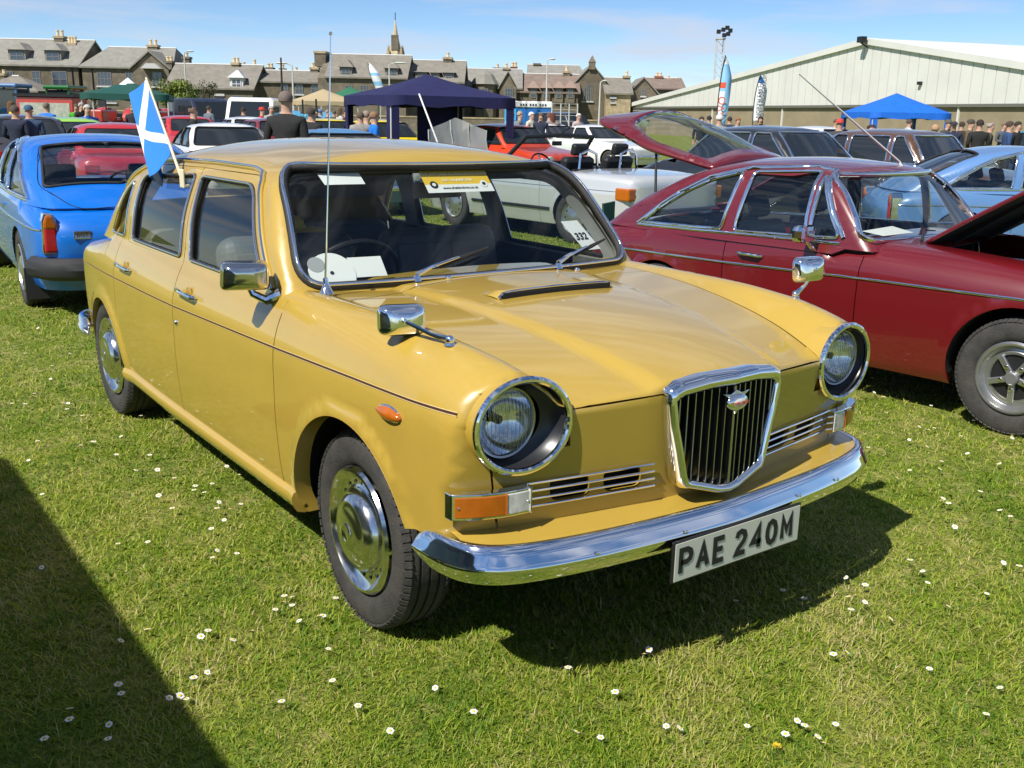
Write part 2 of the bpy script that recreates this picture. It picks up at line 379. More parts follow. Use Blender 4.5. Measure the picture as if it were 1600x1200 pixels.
def finish(name, parts, m, parent, side=-1, off=0., skirt=.012, flip=False, both=False):
    """panel object from triangulated regions; side -1 is the car's right, +1 its left, both mirrors about the middle"""
    V, T, Nn = merge(parts) if len(parts) > 1 else parts[0]
    V = V.copy(); T = T.copy(); T = T[(T[:, 0] != T[:, 1]) & (T[:, 1] != T[:, 2]) & (T[:, 0] != T[:, 2])]
    if off: V = V+Nn*off
    fn = np.cross(V[T[:, 1]]-V[T[:, 0]], V[T[:, 2]]-V[T[:, 0]]); bad = (fn*Nn[T[:, 0]]).sum(1) < 0
    T[bad] = T[bad][:, ::-1]
    if both:
        V2 = V*[1, -1, 1]; N2 = Nn*[1, -1, 1]; T2 = T[:, ::-1]+len(V)
        V = np.concatenate([V, V2]); Nn = np.concatenate([Nn, N2]); T = np.concatenate([T, T2])
        c = np.where(np.abs(V[:, 1]) < 1e-4)[0]; key = {}; mp = np.arange(len(V))
        for i in c:
            k = tuple(np.round(V[i]/1e-3).astype(int)); mp[i] = key.setdefault(k, i)
        T = mp[T]; Nn[c, 1] = 0; T = T[(T[:, 0] != T[:, 1]) & (T[:, 1] != T[:, 2]) & (T[:, 0] != T[:, 2])]
    elif side < 0:
        V = V*[1, -1, 1]; Nn = Nn*[1, -1, 1]; T = T[:, ::-1]
    Vl = V.tolist(); Nl = Nn.tolist(); Fl = T.tolist()
    if skirt:
        E = {}
        for t in T:
            for i in range(3):
                a, b = int(t[i]), int(t[(i+1) % 3])
                if (b, a) in E: del E[(b, a)]
                else: E[(a, b)] = 1
        top = {}; bot = {}
        for a, b in E:
            for i in (a, b):
                if i not in top:
                    top[i] = len(Vl); Vl.append(V[i].tolist()); Nl.append([0, 0, 0])
                    bot[i] = len(Vl); Vl.append((V[i]-Nn[i]*skirt).tolist()); Nl.append([0, 0, 0])
            Fl.append((top[b], top[a], bot[a], bot[b]))
    if flip:
        Fl = [tuple(f)[::-1] for f in Fl]; Nl = [[-a for a in n] for n in Nl]
    return mesh_obj(name, Vl, Fl, m, parent, smooth=True, normals=Nl)
def curve3(P3, side):  # mirror helper
    P3 = np.asarray(P3); return P3*[1, side, 1] if side < 0 else P3
def strip_tube(name, P3, r, m, parent, closed=False, n=8, side=1):
    b = MB(); b.tube([tuple(p) for p in curve3(P3, side)], r, n=n, closed=closed); return b.build(name, m, parent, smooth=True, sharp=60)
def ribbon(S, pts2, wd, off, kind='wrap'):
    """flat strip on the surface along 2d polyline, width wd in the second parameter"""
    a = [(p[0], p[1]-wd/2) for p in pts2]; b = [(p[0], p[1]+wd/2) for p in pts2]
    fn = S.wrap if kind == 'wrap' else S.top
    A = fn(a); B = fn(b); A = A+S.nrm(A)*off; B = B+S.nrm(B)*off
    return A, B
def ribbon_obj(name, S, pts2, wd, off, m, parent, side):
    A, B = ribbon(S, pts2, wd, off); n = len(A); V = np.concatenate([A, B])
    if side < 0: V = V*[1, -1, 1]
    F = [(i, i+1, n+i+1, n+i) if side > 0 else (i, n+i, n+i+1, i+1) for i in range(n-1)]
    return mesh_obj(name, V, F, m, parent, smooth=True)
def circ(cx, cz, r, n=60, a0=0., a1=2*math.pi):
    return [(cx+r*math.cos(a0+(a1-a0)*i/n), cz+r*math.sin(a0+(a1-a0)*i/n)) for i in range(n)]
# ------------------------------------------------------------------ wheels shared by the cars
def tyre_mesh(name, parent, R=.306, rim=.195, wd=.165, grooves=True, nseg=72, lug=True):
    b = MB(); h = wd/2
    prof = [(rim, -h*.72), (rim+.012, -h*.86), (rim+.035, -h*.98), (rim+.06, -h), (R-.03, -h*.97), (R-.012, -h*.88), (R-.003, -h*.74)]
    if grooves: 
        for c in (-.38, 0, .38):
            prof += [(R, h*(c-.06)), (R-.007, h*(c-.05)), (R-.007, h*(c+.05)), (R, h*(c+.06))]
    prof += [(R-.003, h*.74), (R-.012, h*.88), (R-.03, h*.97), (rim+.06, h), (rim+.035, h*.98), (rim+.012, h*.86), (rim, h*.72)]
    b.lathe(prof, nseg)
    if lug:
        for k in range(nseg):
            for sg in (-1, 1):
                a = 2*math.pi*(k+.5*(sg > 0))/nseg; M = RZ(a) @ TR(R-.0085, 0, sg*h*.83) @ RY(sg*-.60)
                b.box(-.003, .0035, -.0095, .0095, -.013, .013, M)
    b.V = [(v[0], v[2], v[1]) for v in b.V]; b.F = [f[::-1] for f in b.F]
    return b.build(name, TYRE, parent, smooth=True, sharp=40)
HUBS = mat('hubcap_steel', (.72, .71, .69), rough=.15, metal=1., rvar=.06)
def ylathe(prof, n=40):
    b = MB(); b.lathe(prof, n); b.V = [(v[0], v[2], v[1]) for v in b.V]; b.F = [f[::-1] for f in b.F]; return b
def disc_wheel(root, x, side, y, paintm, R=.306, z=.306, steer=0., kind='hub', rim=.195, wd=.165, detail=True):
    """wheel part with tyre, rim and cap; local -y of the part faces outboard on the right side"""
    wh = ylathe([(rim*.55, -.0), (rim*.9, .01), (rim*.92, -wd*.3), (rim+.002, -wd*.36)] if kind == 'hub' else [(.02, .0), (rim*.9, .02), (rim*.93, -wd*.32), (rim+.004, -wd*.40)], 40).build('wheel', paintm, root, smooth=True)
    wh.location = (x, side*y, z); wh.rotation_euler = (0, 0, steer if side < 0 else math.pi+steer)
    tyre_mesh('tyre', wh, R, rim, wd, nseg=72 if detail else 28, lug=detail, grooves=detail)
    o = -wd*.5
    if kind == 'hub':
        ylathe([(rim+.004, o+.006), (rim-.003, o-.004), (rim-.012, o-.005), (rim-.022, o+.008), (rim-.04, o+.020), (rim-.055, o+.022), (rim-.062, o+.018)], 56).build('trim_ring', HUBS, wh, smooth=True)
        ylathe([(rim-.062, o+.020), (rim-.066, o+.002), (rim-.074, o-.010), (rim-.08, o-.008), (rim-.085, o-.014), (rim-.10, o-.024), (rim-.106, o-.0235), (.075, o-.030), (.05, o-.034), (.032, o-.035), (.031, o-.038), (.026, o-.039), (.02, o-.036), (0.0005, o-.0355)], 56).build('hubcap', HUBS, wh, smooth=True)
        if detail:
            for k in range(20):
                a = 2*math.pi*k/20
                if k % 5 == 4: continue
                q = ylathe([(.0065, 0), (.0005, 0)], 8); q2 = q.build('vent_hole', BLACKM, wh); q2.location = ((rim-.047)*math.cos(a), o+.0185, (rim-.047)*math.sin(a)); q2.scale = (1, 1, 1)
    elif kind == 'rostyle':
        ylathe([(rim+.006, o+.004), (rim-.004, o-.006), (rim-.014, o-.004), (rim-.02, o+.012), (rim-.034, o+.03), (rim-.042, o+.028), (rim-.05, o+.022), (rim-.062, o+.022), (rim-.066, o+.03)], 48).build('trim_ring', ALLOY, wh, smooth=True)
        for k in range(5):
            a = 2*math.pi*k/5+.3; b = MB(); M = RY(a)
            b.box(.03, rim-.055, o+.010, o+.030, -.016, .016, M); b.build('spoke', ALLOY, wh, bevel=.004)
            q = ylathe([(.011, o+.008), (.010, o-.002), (.0005, o-.004)], 8).build('wheel_nut', CHROME, wh, smooth=True); a2 = a+math.pi/5; q.location = (.062*math.cos(a2), .006, .062*math.sin(a2))
        ylathe([(.036, o+.02), (.034, o-.006), (.028, o-.012), (.0005, o-.012)], 24).build('hub_centre', mat('hub_grey', (.25, .25, .25), rough=.4, metal=.6), wh, smooth=True)
        ylathe([(rim-.064, o+.034), (.03, o+.034)], 32).build('wheel_disc', BLACK, wh)
    elif kind == 'alloy':
        ylathe([(rim+.004, o+.004), (rim-.006, o-.004), (rim-.02, o+.02), (rim-.05, o+.022), (.07, o-.006), (.03, o-.012), (.0005, o-.012)], 40).build('rim', ALLOY, wh, smooth=True)
        for k in range(10):
            a = 2*math.pi*k/10; q = ylathe([(.013, 0), (.0005, 0)], 8).build('vent_hole', BLACKM, wh); q.location = ((rim-.06)*math.cos(a), o+.012, (rim-.06)*math.sin(a))
    elif kind == 'slot':
        ylathe([(rim+.004, o+.004), (rim-.006, o-.004), (rim-.016, o+.02), (rim-.03, o+.024), (.08, o+.0), (.03, o-.012), (.0005, o-.012)], 40).build('rim', ALLOY, wh, smooth=True)
        for k in range(8):
            a = 2*math.pi*k/8; b = MB(); b.box(.075, rim-.04, o+.004, o+.018, -.014, .014, RY(a)); b.build('slot', BLACKM, wh)
    return wh

# ------------------------------------------------------------------ the mustard saloon in the foreground
GOLD = paint('mustard_paint', (.455, .302, .048))
ARF, ARR = (.02, .30, .372), (-2.66, .285, .325)
def hero_surfaces():
    Wd = spl([(-3.45, .70), (-3.2, .765), (-2.9, .80), (-2.4, .828), (-1.5, .845), (-.5, .846), (0, .843), (.3, .838), (.5, .828), (.65, .818)])
    O = spl([(.2, .11), (.25, .062), (.30, .030), (.34, .019), (.45, .007), (.6, 0), (.72, 0), (.785, .003), (.80, .006), (.86, .023), (.935, .058), (1.05, .13)])
    ygap = spl([(-.75, .66), (-.306, .645), (.2, .585), (.45, .545), (.64, .508), (.75, .49)]); zgap = spl([(-.75, .955), (-.306, .950), (-.05, .938), (.2, .912), (.4, .878), (.55, .838), (.64, .806), (.75, .77)])
    ycr = spl([(-.75, .385), (-.35, .345), (.2, .275), (.69, .205), (.8, .19)]); zcr = spl([(-.75, .966), (-.35, .960), (-.05, .951), (.2, .932), (.4, .906), (.55, .877), (.69, .842), (.8, .81)])
    yc = spl([(-.75, .72), (-.4, .715), (.3, .705), (.5, .68), (.62, .655)]); zc = spl([(-.75, .962), (-.3, .966), (.1, .968), (.37, .958), (.5, .94), (.62, .912), (.7, .89)])
    deck = spl([(-3.5, .80), (-3.3, .845), (-3.0, .88), (-2.6, .93), (-2.4, .94)])
    hy = spl([(0, .702), (.2, .69), (.35, .667), (.51, .641), (.62, .620), (.671, .606), (.75, .588), (.85, .56)])
    rst = spl([(-3.4, .08), (-2.8, .06), (-.6, .05), (-.3, .07), (.1, .10), (.4, .15), (.62, .19)])
    def g(x, y):
        a, b, c, d = ycr(x), ygap(x), yc(x), np.abs(y)
        zA = zcr(x)+.010*(1-(np.minimum(d, a)/a)**2)
        t = np.clip((d-a)/(b-a), 0, 1); st_ = .017*sstep(.0, .075, d-a); zB = zcr(x)-st_+(zgap(x)-zcr(x)+.017)*(t*.8+.2*t*t)
        t2 = np.clip((d-b)/(c-b), 0, 1); zC = zgap(x)+(zc(x)-zgap(x))*(t2*t2*(3-2*t2)*.6+.4*(1-(1-t2)**2))
        z = np.where(d < a, zA, np.where(d < b, zB, np.where(d < c, zC, zc(x)-.25*(d-c)**2)))
        lift = sstep(-.62, -.78, x)*(1-sstep(-2.42, -2.60, x))
        return np.where(x < -2, deck(x)-.03*(d/.75)**3, z)+.3*lift
    def flare(x, z):
        f = 0
        for (cx, cz, r, wd, am) in ((*ARF, .05, .010), (*ARR, .075, .012)):
            d = np.hypot(x-cx, z-cz); f = f+am*(1-sstep(r+.012, r+wd, d))
        return f
    def F(x, y, z):
        y = np.abs(y)
        a = y-(Wd(x)-O(z)+flare(x, z)); b = z-g(x, y)
        c = x-(hy(y)-.11*np.maximum(.80-z, 0))
        e = (-3.43+.16*(y/.8)**3+.10*sstep(.7, .95, z)+.05*sstep(.5, .3, z))-x
        m = smax(a, b, rst(x)); m = smax(m, c, .018+.055*(1-sstep(.58, .68, z))); return smax(m, e, .12)
    S = Surf(F, .30, -2.9, .6, lambda s: np.interp(s, .30+.8/90*np.array([0, 23, 34, 60, 90]), [.37, .325, .335, .55, .62]))
    S.ygap, S.g, S.hy = ygap, g, hy; S.tz = lambda x: np.where(x > .4, .797, .70); S.dmax = .045
    gw = spl([(.90, .797), (.935, .787), (1.1, .752), (1.22, .707), (1.30, .668), (1.38, .615), (1.45, .56)])
    tp = spl([(-3.1, .10), (-2.8, .05), (-2.5, .025), (-2.2, .008), (-1.6, 0), (-.4, 0)])
    zr = spl([(-.4, 1.33), (-.7, 1.378), (-.85, 1.395), (-1.0, 1.408), (-1.35, 1.424), (-1.7, 1.420), (-2.1, 1.392), (-2.35, 1.350), (-2.6, 1.285), (-3, 1.14)])
    def FG(x, y, z):
        y = np.abs(y); a = y-(gw(z)-tp(x)); b = z-(zr(x)-.075*(y/.62)**2.4)
        c = x-(-.447-.90*(z-.967)-.060*(y/.73)**2.2+.018*(1-((z-1.16)/.2)**2)*.6)
        e = (-2.43-(1.33-z)*1.32+.10*(y/.7)**2.5)-x
        m = smax(a, b, .06); m = smax(m, c, .06); return smax(m, e, .08)
    G = Surf(FG, -1.15, -2.1, 1.2, lambda s: .19+np.where(s > -1.15, .34*np.sin(np.clip((s+1.15)/.8, 0, 1)*math.pi/2)**2, .20*np.sin(np.clip((-2.1-s)/.8, 0, 1)*math.pi/2)**2), xmax=1.8)
    G.dmax = .045
    return S, G
S, G = hero_surfaces()
hero = thing('saloon_car', 'mustard yellow vintage saloon with upright chrome grille and small flag on its rear window', 'car')
SP = .028
s_end = S.kf+S.L
def s_of(y, z): return float(S.inv(S.frontx([y], [z]))[0, 0])
RINGC, RA, RB = (.650, .778), .137, .120
def ring_yz(k, n=72): return [(RINGC[0]+RA*k*math.cos(2*math.pi*i/n), RINGC[1]+RB*k*math.sin(2*math.pi*i/n)*(1.0 if True else 1)) for i in range(n)]
_ry = np.array(ring_yz(.955)); RING2 = S.inv(S.frontx(_ry[:, 0], _ry[:, 1]))
s_seam = s_of(.70, .56); 
# gap between bonnet and wing meets the front edge here
_ss = np.linspace(.12, s_end, 400); _q = S.Q(_ss); s_g = float(_ss[np.argmax(_q[:, 1] < S.ygap(_q[:, 0]))])
def Qs(a, b, step=.02):
    n = max(2, int((b-a)/step)+1); s_ = np.unique(np.concatenate([[a, b], np.arange(math.ceil(a/step)*step, b, step)])); s_ = s_[(s_ >= a-1e-9) & (s_ <= b+1e-9)]
    q = S.Q(s_); return s_, q
GP = .0026
ARCHF = S.xz(circ(*ARF, 90))
AX, BX, CX = -.470, -1.470, -2.372
BELT = .935
def qline(a, b, sf=S):
    s_, q = Qs(a, b); return [(float(i), float(j)) for i, j in zip(s_, q[:, 2])], [(float(i), float(j)) for i, j in zip(q[:, 0], q[:, 1])]
SILL = .262
def zbf(s):  # bonnet front shut line height against s
    return np.interp(s, [s_g, s_end], [.803, .822])
def not_in(P, c): return np.hypot(P[:, 0]-c[0], P[:, 1]-c[1]) > c[2]
def wing_panels(side):
    a = AX+GP
    qw, qt = qline(a, s_g)
    outer = dens([(a, SILL), (s_seam, SILL)], .02, False)+[(s_seam, .70), (s_g, .70)]+qw[::-1]
    arch = ARCHF
    ok = lambda P: inpoly(P, outer) & ~inpoly(P, ARCHF) & ~inpoly(P, RING2) & ~((P[:, 1] < .75) & (P[:, 0] > s_seam)) & ~((P[:, 1] < .462) & (P[:, 0] > .2))
    w1 = S.tri('wrap', [(outer, True), (arch, True), (RING2.tolist(), True), ([(s_seam, SILL), (s_seam, .70)], False), (dens([(.36, .462), (s_seam, .462)], .02, False), False)], ok, SP)
    # top of the wing
    xs = np.arange(-.62, qt[-1][0], .02); gapc = [(float(x), float(S.ygap(x)+GP)) for x in xs]
    poly = [(-.62, .80)]+[(-.62, gapc[0][1])]+gapc+qt[::-1]
    okt = lambda P: inpoly(P, poly)
    poly = [(-.62, float(S.ygap(-.62)+GP))]+gapc[1:]+[(float(qt[-1][0]), float(qt[-1][1]))]+qt[::-1][1:]+[(-.62, qt[0][1])]
    w2 = S.tri('top', [(poly, True)], okt, SP)
    return finish('front_wing', [w1, w2], GOLD, hero, side)
WINGS = {sd: wing_panels(sd) for sd in (-1, 1)}
# front panel between the headlamps
GRY = [(0, .857), (.10, .854), (.19, .843), (.222, .828), (.229, .80), (.215, .72), (.193, .64), (.174, .562), (.160, .540), (.04, .504), (0, .501)]
def grille_outline(k=0.0):
    pts = []
    for y, z in GRY: pts.append((max(0, y-k*(1 if y > .01 else 0)), z-(k if z > .83 else 0)+(k*.8 if z < .56 else 0)))
    return pts
def front_panel():
    zb = .487
    top = [(float(s), float(zbf(s)-GP)) for s in np.arange(s_g, s_end, .02)]+[(s_end, .822-GP)]
    poly = [(s_seam+GP, zb)]+[(float(s), zb) for s in np.arange(s_seam+.02, s_end, .02)]+[(s_end, zb)]+top[::-1]+[(s_g, .70), (s_seam+GP, .70)]
    gr = np.array(GRY); g2 = S.inv(S.frontx(gr[:, 0]*.96, gr[:, 1]))
    gpoly = [tuple(p) for p in g2]+[(s_end+.05, .49), (s_end+.05, .85)]
    holes = []
    for (ya, yb) in ((.262, .372), (.425, .535)):
        h = rpoly([(ya-.005, .546), (yb+.005, .546), (yb+.017, .612), (ya+.007, .612)], .024, 4); h = np.array(h); holes.append(S.inv(S.frontx(h[:, 0], h[:, 1])))
    def ok(P):
        r = inpoly(P, poly) & ~inpoly(P, RING2) & ~inpoly(P, gpoly)
        for h in holes: r &= ~inpoly(P, h)
        return r
    w_ = S.tri('wrap', [(poly, True), (RING2.tolist(), True), (gpoly[:len(g2)], False)]+[(h.tolist(), True) for h in holes], ok, .022)
    finish('front_panel', [w_], GOLD, hero, both=True)
front_panel()
def cowl_x(y): return np.interp(np.abs(y), [0, .2, .43, .645], [-.405, -.398, -.372, -.306])
def bonnet():
    qw, qt = qline(s_g, s_end)
    xs = np.arange(-.30, qt[0][0], .02); gapc = [(float(x), float(S.ygap(x)-GP)) for x in xs if x < qt[0][0]-.004]
    ys = np.arange(0, .640, .02); back = [(float(cowl_x(y)+GP), float(y)) for y in ys]
    poly = back+gapc+qt
    poly[-1] = (poly[-1][0], 0.0)
    t = S.tri('top', [(poly, True)], lambda P: inpoly(P, poly), .02)
    fr = [(float(s), float(zbf(s)+GP)) for s in np.arange(s_g, s_end, .02)]+[(s_end, .822+GP)]
    wp = fr+qw[::-1]
    w_ = S.tri('wrap', [(wp, True)], lambda P: inpoly(P, wp), .012)
    finish('bonnet', [t, w_], GOLD, hero, both=True)
bonnet()
def cowl():
    ys = np.arange(0, .650, .02); fr = [(float(cowl_x(y)-GP), float(y)) for y in ys]
    poly = fr+[(-.306-GP, float(S.ygap(-.306)-GP))]+[(float(x), float(S.ygap(x)-GP)) for x in np.arange(-.33, -.63, -.03)]+[(-.62, .62), (-.62, 0)]
    finish('cowl', [S.tri('top', [(poly, True)], lambda P: inpoly(P, poly), .03)], GOLD, hero, both=True)
cowl()
# side glass and door outlines, in (x, z)
WF = rpoly([(-.668, .952), (-1.398, .952), (-1.478, 1.270), (-.948, 1.270)], [.04, .02, .03, .07])
WR = rpoly([(-1.515, .952), (-2.195, .952), (-2.215, 1.235), (-1.555, 1.273)], [.02, .025, .07, .03])
WQ = rpoly([(-2.325, .950), (-2.585, .945), (-2.50, 1.075), (-2.405, 1.17), (-2.325, 1.205)], [.02, .03, .2, .1, .03])
def doorline(x): return x
DF = dens([(AX-.10-GP, BELT), (BX+GP, BELT), (-1.513+GP, 1.302), (-.975, 1.302), (-.930, 1.285), (-.632, .98)], .02)
DR = dens([(BX-GP, BELT), (-2.262, BELT), (-2.270, 1.245), (-2.24, 1.275), (-2.18, 1.287), (-1.516-GP, 1.303)], .02)
WF, WR, WQ, DF, DR = [G.xz(dens(p, .02)) for p in (WF, WR, WQ, DF, DR)]
def door(side, front):
    if front:
        poly = dens([(BX+GP, .318), (AX-GP, .318), (AX-GP, BELT), (BX+GP, BELT)], .02); ok = lambda P: inpoly(P, poly); cons = [(poly, True)]
        gl, win = DF, WF
    else:
        poly = dens([(CX+GP, .318), (BX-GP, .318), (BX-GP, BELT), (CX+GP, BELT)], .02); c2 = (ARR[0], ARR[1], ARR[2]+.10)
        ok = lambda P: inpoly(P, poly) & not_in(P, c2); cons = [(poly, True), (circ(*c2, 80), True)]
        gl, win = DR, WR
    lo = S.tri('wrap', cons, ok, SP)
    up = G.tri('wrap', [(gl, True), (win, True)], lambda P: inpoly(P, gl) & ~inpoly(P, win), .03)
    d = finish('front_door' if front else 'rear_door', [lo, up], GOLD, hero, side)
    gpane = G.tri('wrap', [(win, True)], lambda P: inpoly(P, win), .06)
    finish('window_glass', [gpane], GLASSD, d, side, off=-.012, skirt=0)
    P3 = G.wrap(win); P3 = P3+G.nrm(P3)*.001
    strip_tube('window_seal', P3-G.nrm(P3)*.004, .009, RUBBER, d, True, side=side)
    strip_tube('window_trim', P3+G.nrm(P3)*.004, .0045, CHROME, d, True, side=side)
    # handle on a round recess
    hx, hz = (-1.30, .838) if front else (-2.17, .828)
    p = S.wrap([(hx, hz)])[0]; n = S.nrm(p[None])[0]
    M = frame_M(curve3(p[None], side)[0], (1, 0, -.0), (0, 0, 1)) if side > 0 else frame_M(curve3(p[None], side)[0], (1, 0, 0), (0, 0, 1))
    b = MB(); b.sphere((0, 0, 0), (.034, .030, .004), 20, 8); b.V = [tuple(M @ Vector(v)) for v in b.V]
    h = b.build('door_handle', mat('recess_gold', (.42, .25, .03), rough=.3, coat=1.), d, smooth=True)
    o = side*.022
    q = MB(); q.tube([(hx+.10, p[1]*side+side*.010, hz-.004), (hx+.085, p[1]*side+o, hz-.002), (hx, p[1]*side+o*1.15, hz), (hx-.085, p[1]*side+o, hz+.004), (hx-.105, p[1]*side+side*.012, hz+.005)], [.006, .010, .008, .010, .006], 8); q.build('grip', CHROME, h, smooth=True)
    if front:
        p = S.wrap([(-1.425, .703)])[0]; q = MB(); q.sphere((p[0], p[1]*side, p[2]), (.012, .010, .012), 12, 8); q.build('lock', CHROME, d, smooth=True)
    return d
DOORS = {(sd, fr): door(sd, fr) for sd in (-1, 1) for fr in (True, False)}
def quarter(side):
    poly = dens([(S.kr-S.L, SILL), (CX-GP, SILL), (CX-GP, BELT)], .03, False)
    s_ = np.arange(CX-.02, S.kr-.06, -.02)
    up = [(float(s), BELT) for s in s_ if s > -2.50]
    s2, q2 = Qs(S.kr-S.L, -2.52); tail = [(float(i), float(j)) for i, j in zip(s2, q2[:, 2])][::-1]
    poly = poly+up+tail
    c2 = (ARR[0], ARR[1], ARR[2]+.10-.004)
    band = dens([(CX-.30, SILL), (BX-.6, SILL), (BX-.6, .9), (CX-.3, .9)], .03)
    def ok(P):
        a = inpoly(P, poly)
        # strip of flare left between arch and rear door
        b = (P[:, 0] > CX-GP-1e-6) & (P[:, 0] < -2.15) & (np.hypot(P[:, 0]-c2[0], P[:, 1]-c2[1]) < c2[2]) & (P[:, 1] > SILL)
        return (a | b) & not_in(P, ARR)
    box = [(S.kr-S.L, SILL), (-2.14, SILL), (-2.14, .95), (S.kr-S.L, .95)]
    w_ = S.tri('wrap', [(poly, True), (circ(*ARR, 80), True), (circ(*c2, 90), True), (box[:2], False)], ok, SP)
    ys = q2; tp_ = [(float(a), float(b)) for a, b in zip(ys[:, 0], ys[:, 1])]
    xb = -2.50
    poly2 = tp_+[(xb, tp_[-1][1]), (xb, 0), (tp_[0][0], 0)]
    t = S.tri('top', [(poly2, True)], lambda P: inpoly(P, poly2), .04)
    return finish('rear_quarter', [w_, t], GOLD, hero, side)
for sd in (-1, 1):
    quarter(sd)
# roof and pillars
def roof():
    qs = np.arange(G.kr-G.L, G.kf+G.L+1e-6, .02); q = G.Q(qs)
    up = [(float(a), float(b)) for a, b in zip(qs, q[:, 2])]
    poly = [(float(s), BELT-.03) for s in np.arange(G.kr-G.L, G.kf+G.L+1e-6, .03)]+[(G.kf+G.L, up[-1][1])]+up[::-1]
    WS3 = np.array(dens(rpoly([(-.728, .966), (.728, .966), (.640, 1.338), (-.640, 1.338)], [.10, .10, .10, .10], 8), .025))
    ws = G.inv(G.frontx(WS3[:, 0], WS3[:, 1])); hs = ws[WS3[:, 0] >= 0]
    # right half loop, closed on the middle line
    h = np.array([p for p in WS3 if p[0] >= 0]); h = h[np.argsort(np.arctan2(h[:, 1]-1.16, h[:, 0]))]
    wsl = [(0., .966)]+[tuple(p) for p in h]+[(0., 1.338)]; wsl = np.array(wsl); w2 = G.inv(G.frontx(wsl[:, 0], wsl[:, 1])); wpoly = [tuple(p) for p in w2]
    bl = rpoly([(0, .955), (.58, .955), (.50, 1.285), (0, 1.285)], [0, .08, .08, 0]); bl = np.array(dens(bl, .03)); b2 = G.inv(G.frontx(bl[:, 0], bl[:, 1], -1)); bpoly = [tuple(p) for p in b2]
    df = [(s, z) for s, z in DF]; dr = [(s, z) for s, z in DR]
    def big(pl, e=.003):
        c = np.mean(pl, 0); return [tuple(np.array(p)+(np.array(p)-c)/np.linalg.norm(np.array(p)-c)*e) for p in pl]
    DFb, DRb = big(DF), big(DR)
    wc = wpoly+[(G.kf+G.L+.03, 1.338), (G.kf+G.L+.03, .966)]
    bc = bpoly
    def ok(P): return inpoly(P, poly) & ~inpoly(P, wc) & ~inpoly(P, bc) & ~inpoly(P, DFb) & ~inpoly(P, DRb) & ~inpoly(P, WQ)
    a = G.tri('wrap', [(poly, True), (wpoly, False), (bpoly, True), (DFb, True), (DRb, True), (WQ, True)], ok, .03)
    tpoly = [(float(x), float(max(y, 0))) for x, y in q[:, :2]]; tpoly[0] = (tpoly[0][0], 0.); tpoly[-1] = (tpoly[-1][0], 0.)
    t = G.tri('top', [(tpoly, True)], lambda P: inpoly(P, tpoly), .04)
    finish('roof', [a, t], GOLD, hero, both=True, skirt=.01)
    okl = lambda P: inpoly(P, poly) & ~inpoly(P, wc) & ~inpoly(P, bc) & ~inpoly(P, WF) & ~inpoly(P, WR) & ~inpoly(P, WQ)
    al = G.tri('wrap', [(poly, True), (wpoly, False), (bpoly, True), (WF, True), (WR, True), (WQ, True)], okl, .05)
    finish('headlining', [al, t], mat('headlining', (.34, .34, .32), rough=.9), hero, both=True, off=-.03, skirt=0, flip=True)
    gw = G.tri('wrap', [(wc, True)], lambda P: inpoly(P, wc) & (P[:, 0] <= G.kf+G.L), .05)
    # windscreen pane over both halves
    pane = G.tri('wrap', [(wpoly+[(G.kf+G.L, 1.16)], True)], lambda P: inpoly(P, wpoly+[(G.kf+G.L, 1.16)]), .05)
    ws_o = finish('windscreen', [pane], GLASS, hero, both=True, off=-.01, skirt=0)
    P3 = G.frontx(WS3[:, 0], WS3[:, 1]); P3[:, 1] = WS3[:, 0]; Nn = G.nrm(P3)
    strip_tube('windscreen_seal', P3+Nn*.000, .016, RUBBER, ws_o, True, n=10)
    strip_tube('windscreen_trim', P3+Nn*.0135, .0065, CHROME, ws_o, True)
    bg_ = finish('rear_window', [G.tri('wrap', [(bpoly, True)], lambda P: inpoly(P, bpoly), .06)], GLASSD, hero, both=True, off=-.01, skirt=0)
    for sd in (-1, 1):
        qg = finish('quarter_glass', [G.tri('wrap', [(WQ, True)], lambda P: inpoly(P, WQ), .06)], GLASSD, hero, sd, off=-.01, skirt=0)
        P4 = G.wrap(WQ); strip_tube('quarter_trim', P4+G.nrm(P4)*.003, .006, CHROME, qg, True, side=sd)
        # rain gutter with bright edge
        ln = [(-.585, .955), (-.70, 1.075), (-.82, 1.20), (-.905, 1.283), (-.96, 1.312), (-1.05, 1.322), (-1.4, 1.325), (-1.8, 1.318), (-2.1, 1.302), (-2.28, 1.275), (-2.42, 1.225), (-2.56, 1.15), (-2.70, 1.06), (-2.88, .925)]
        ln = dens([tuple(p) for p in np.c_[np.interp(np.linspace(0, len(ln)-1, 70), range(len(ln)), [a for a, b in ln]), np.interp(np.linspace(0, len(ln)-1, 70), range(len(ln)), [b for a, b in ln])]], .05, False)
        P5 = G.wrap(G.xz(ln)); n5 = G.nrm(P5)
        gt = strip_tube('rain_gutter', P5+n5*.002, .010, GOLD, hero, side=sd); strip_tube('gutter_trim', P5+n5*.011, .0055, CHROME, gt, side=sd)
roof()
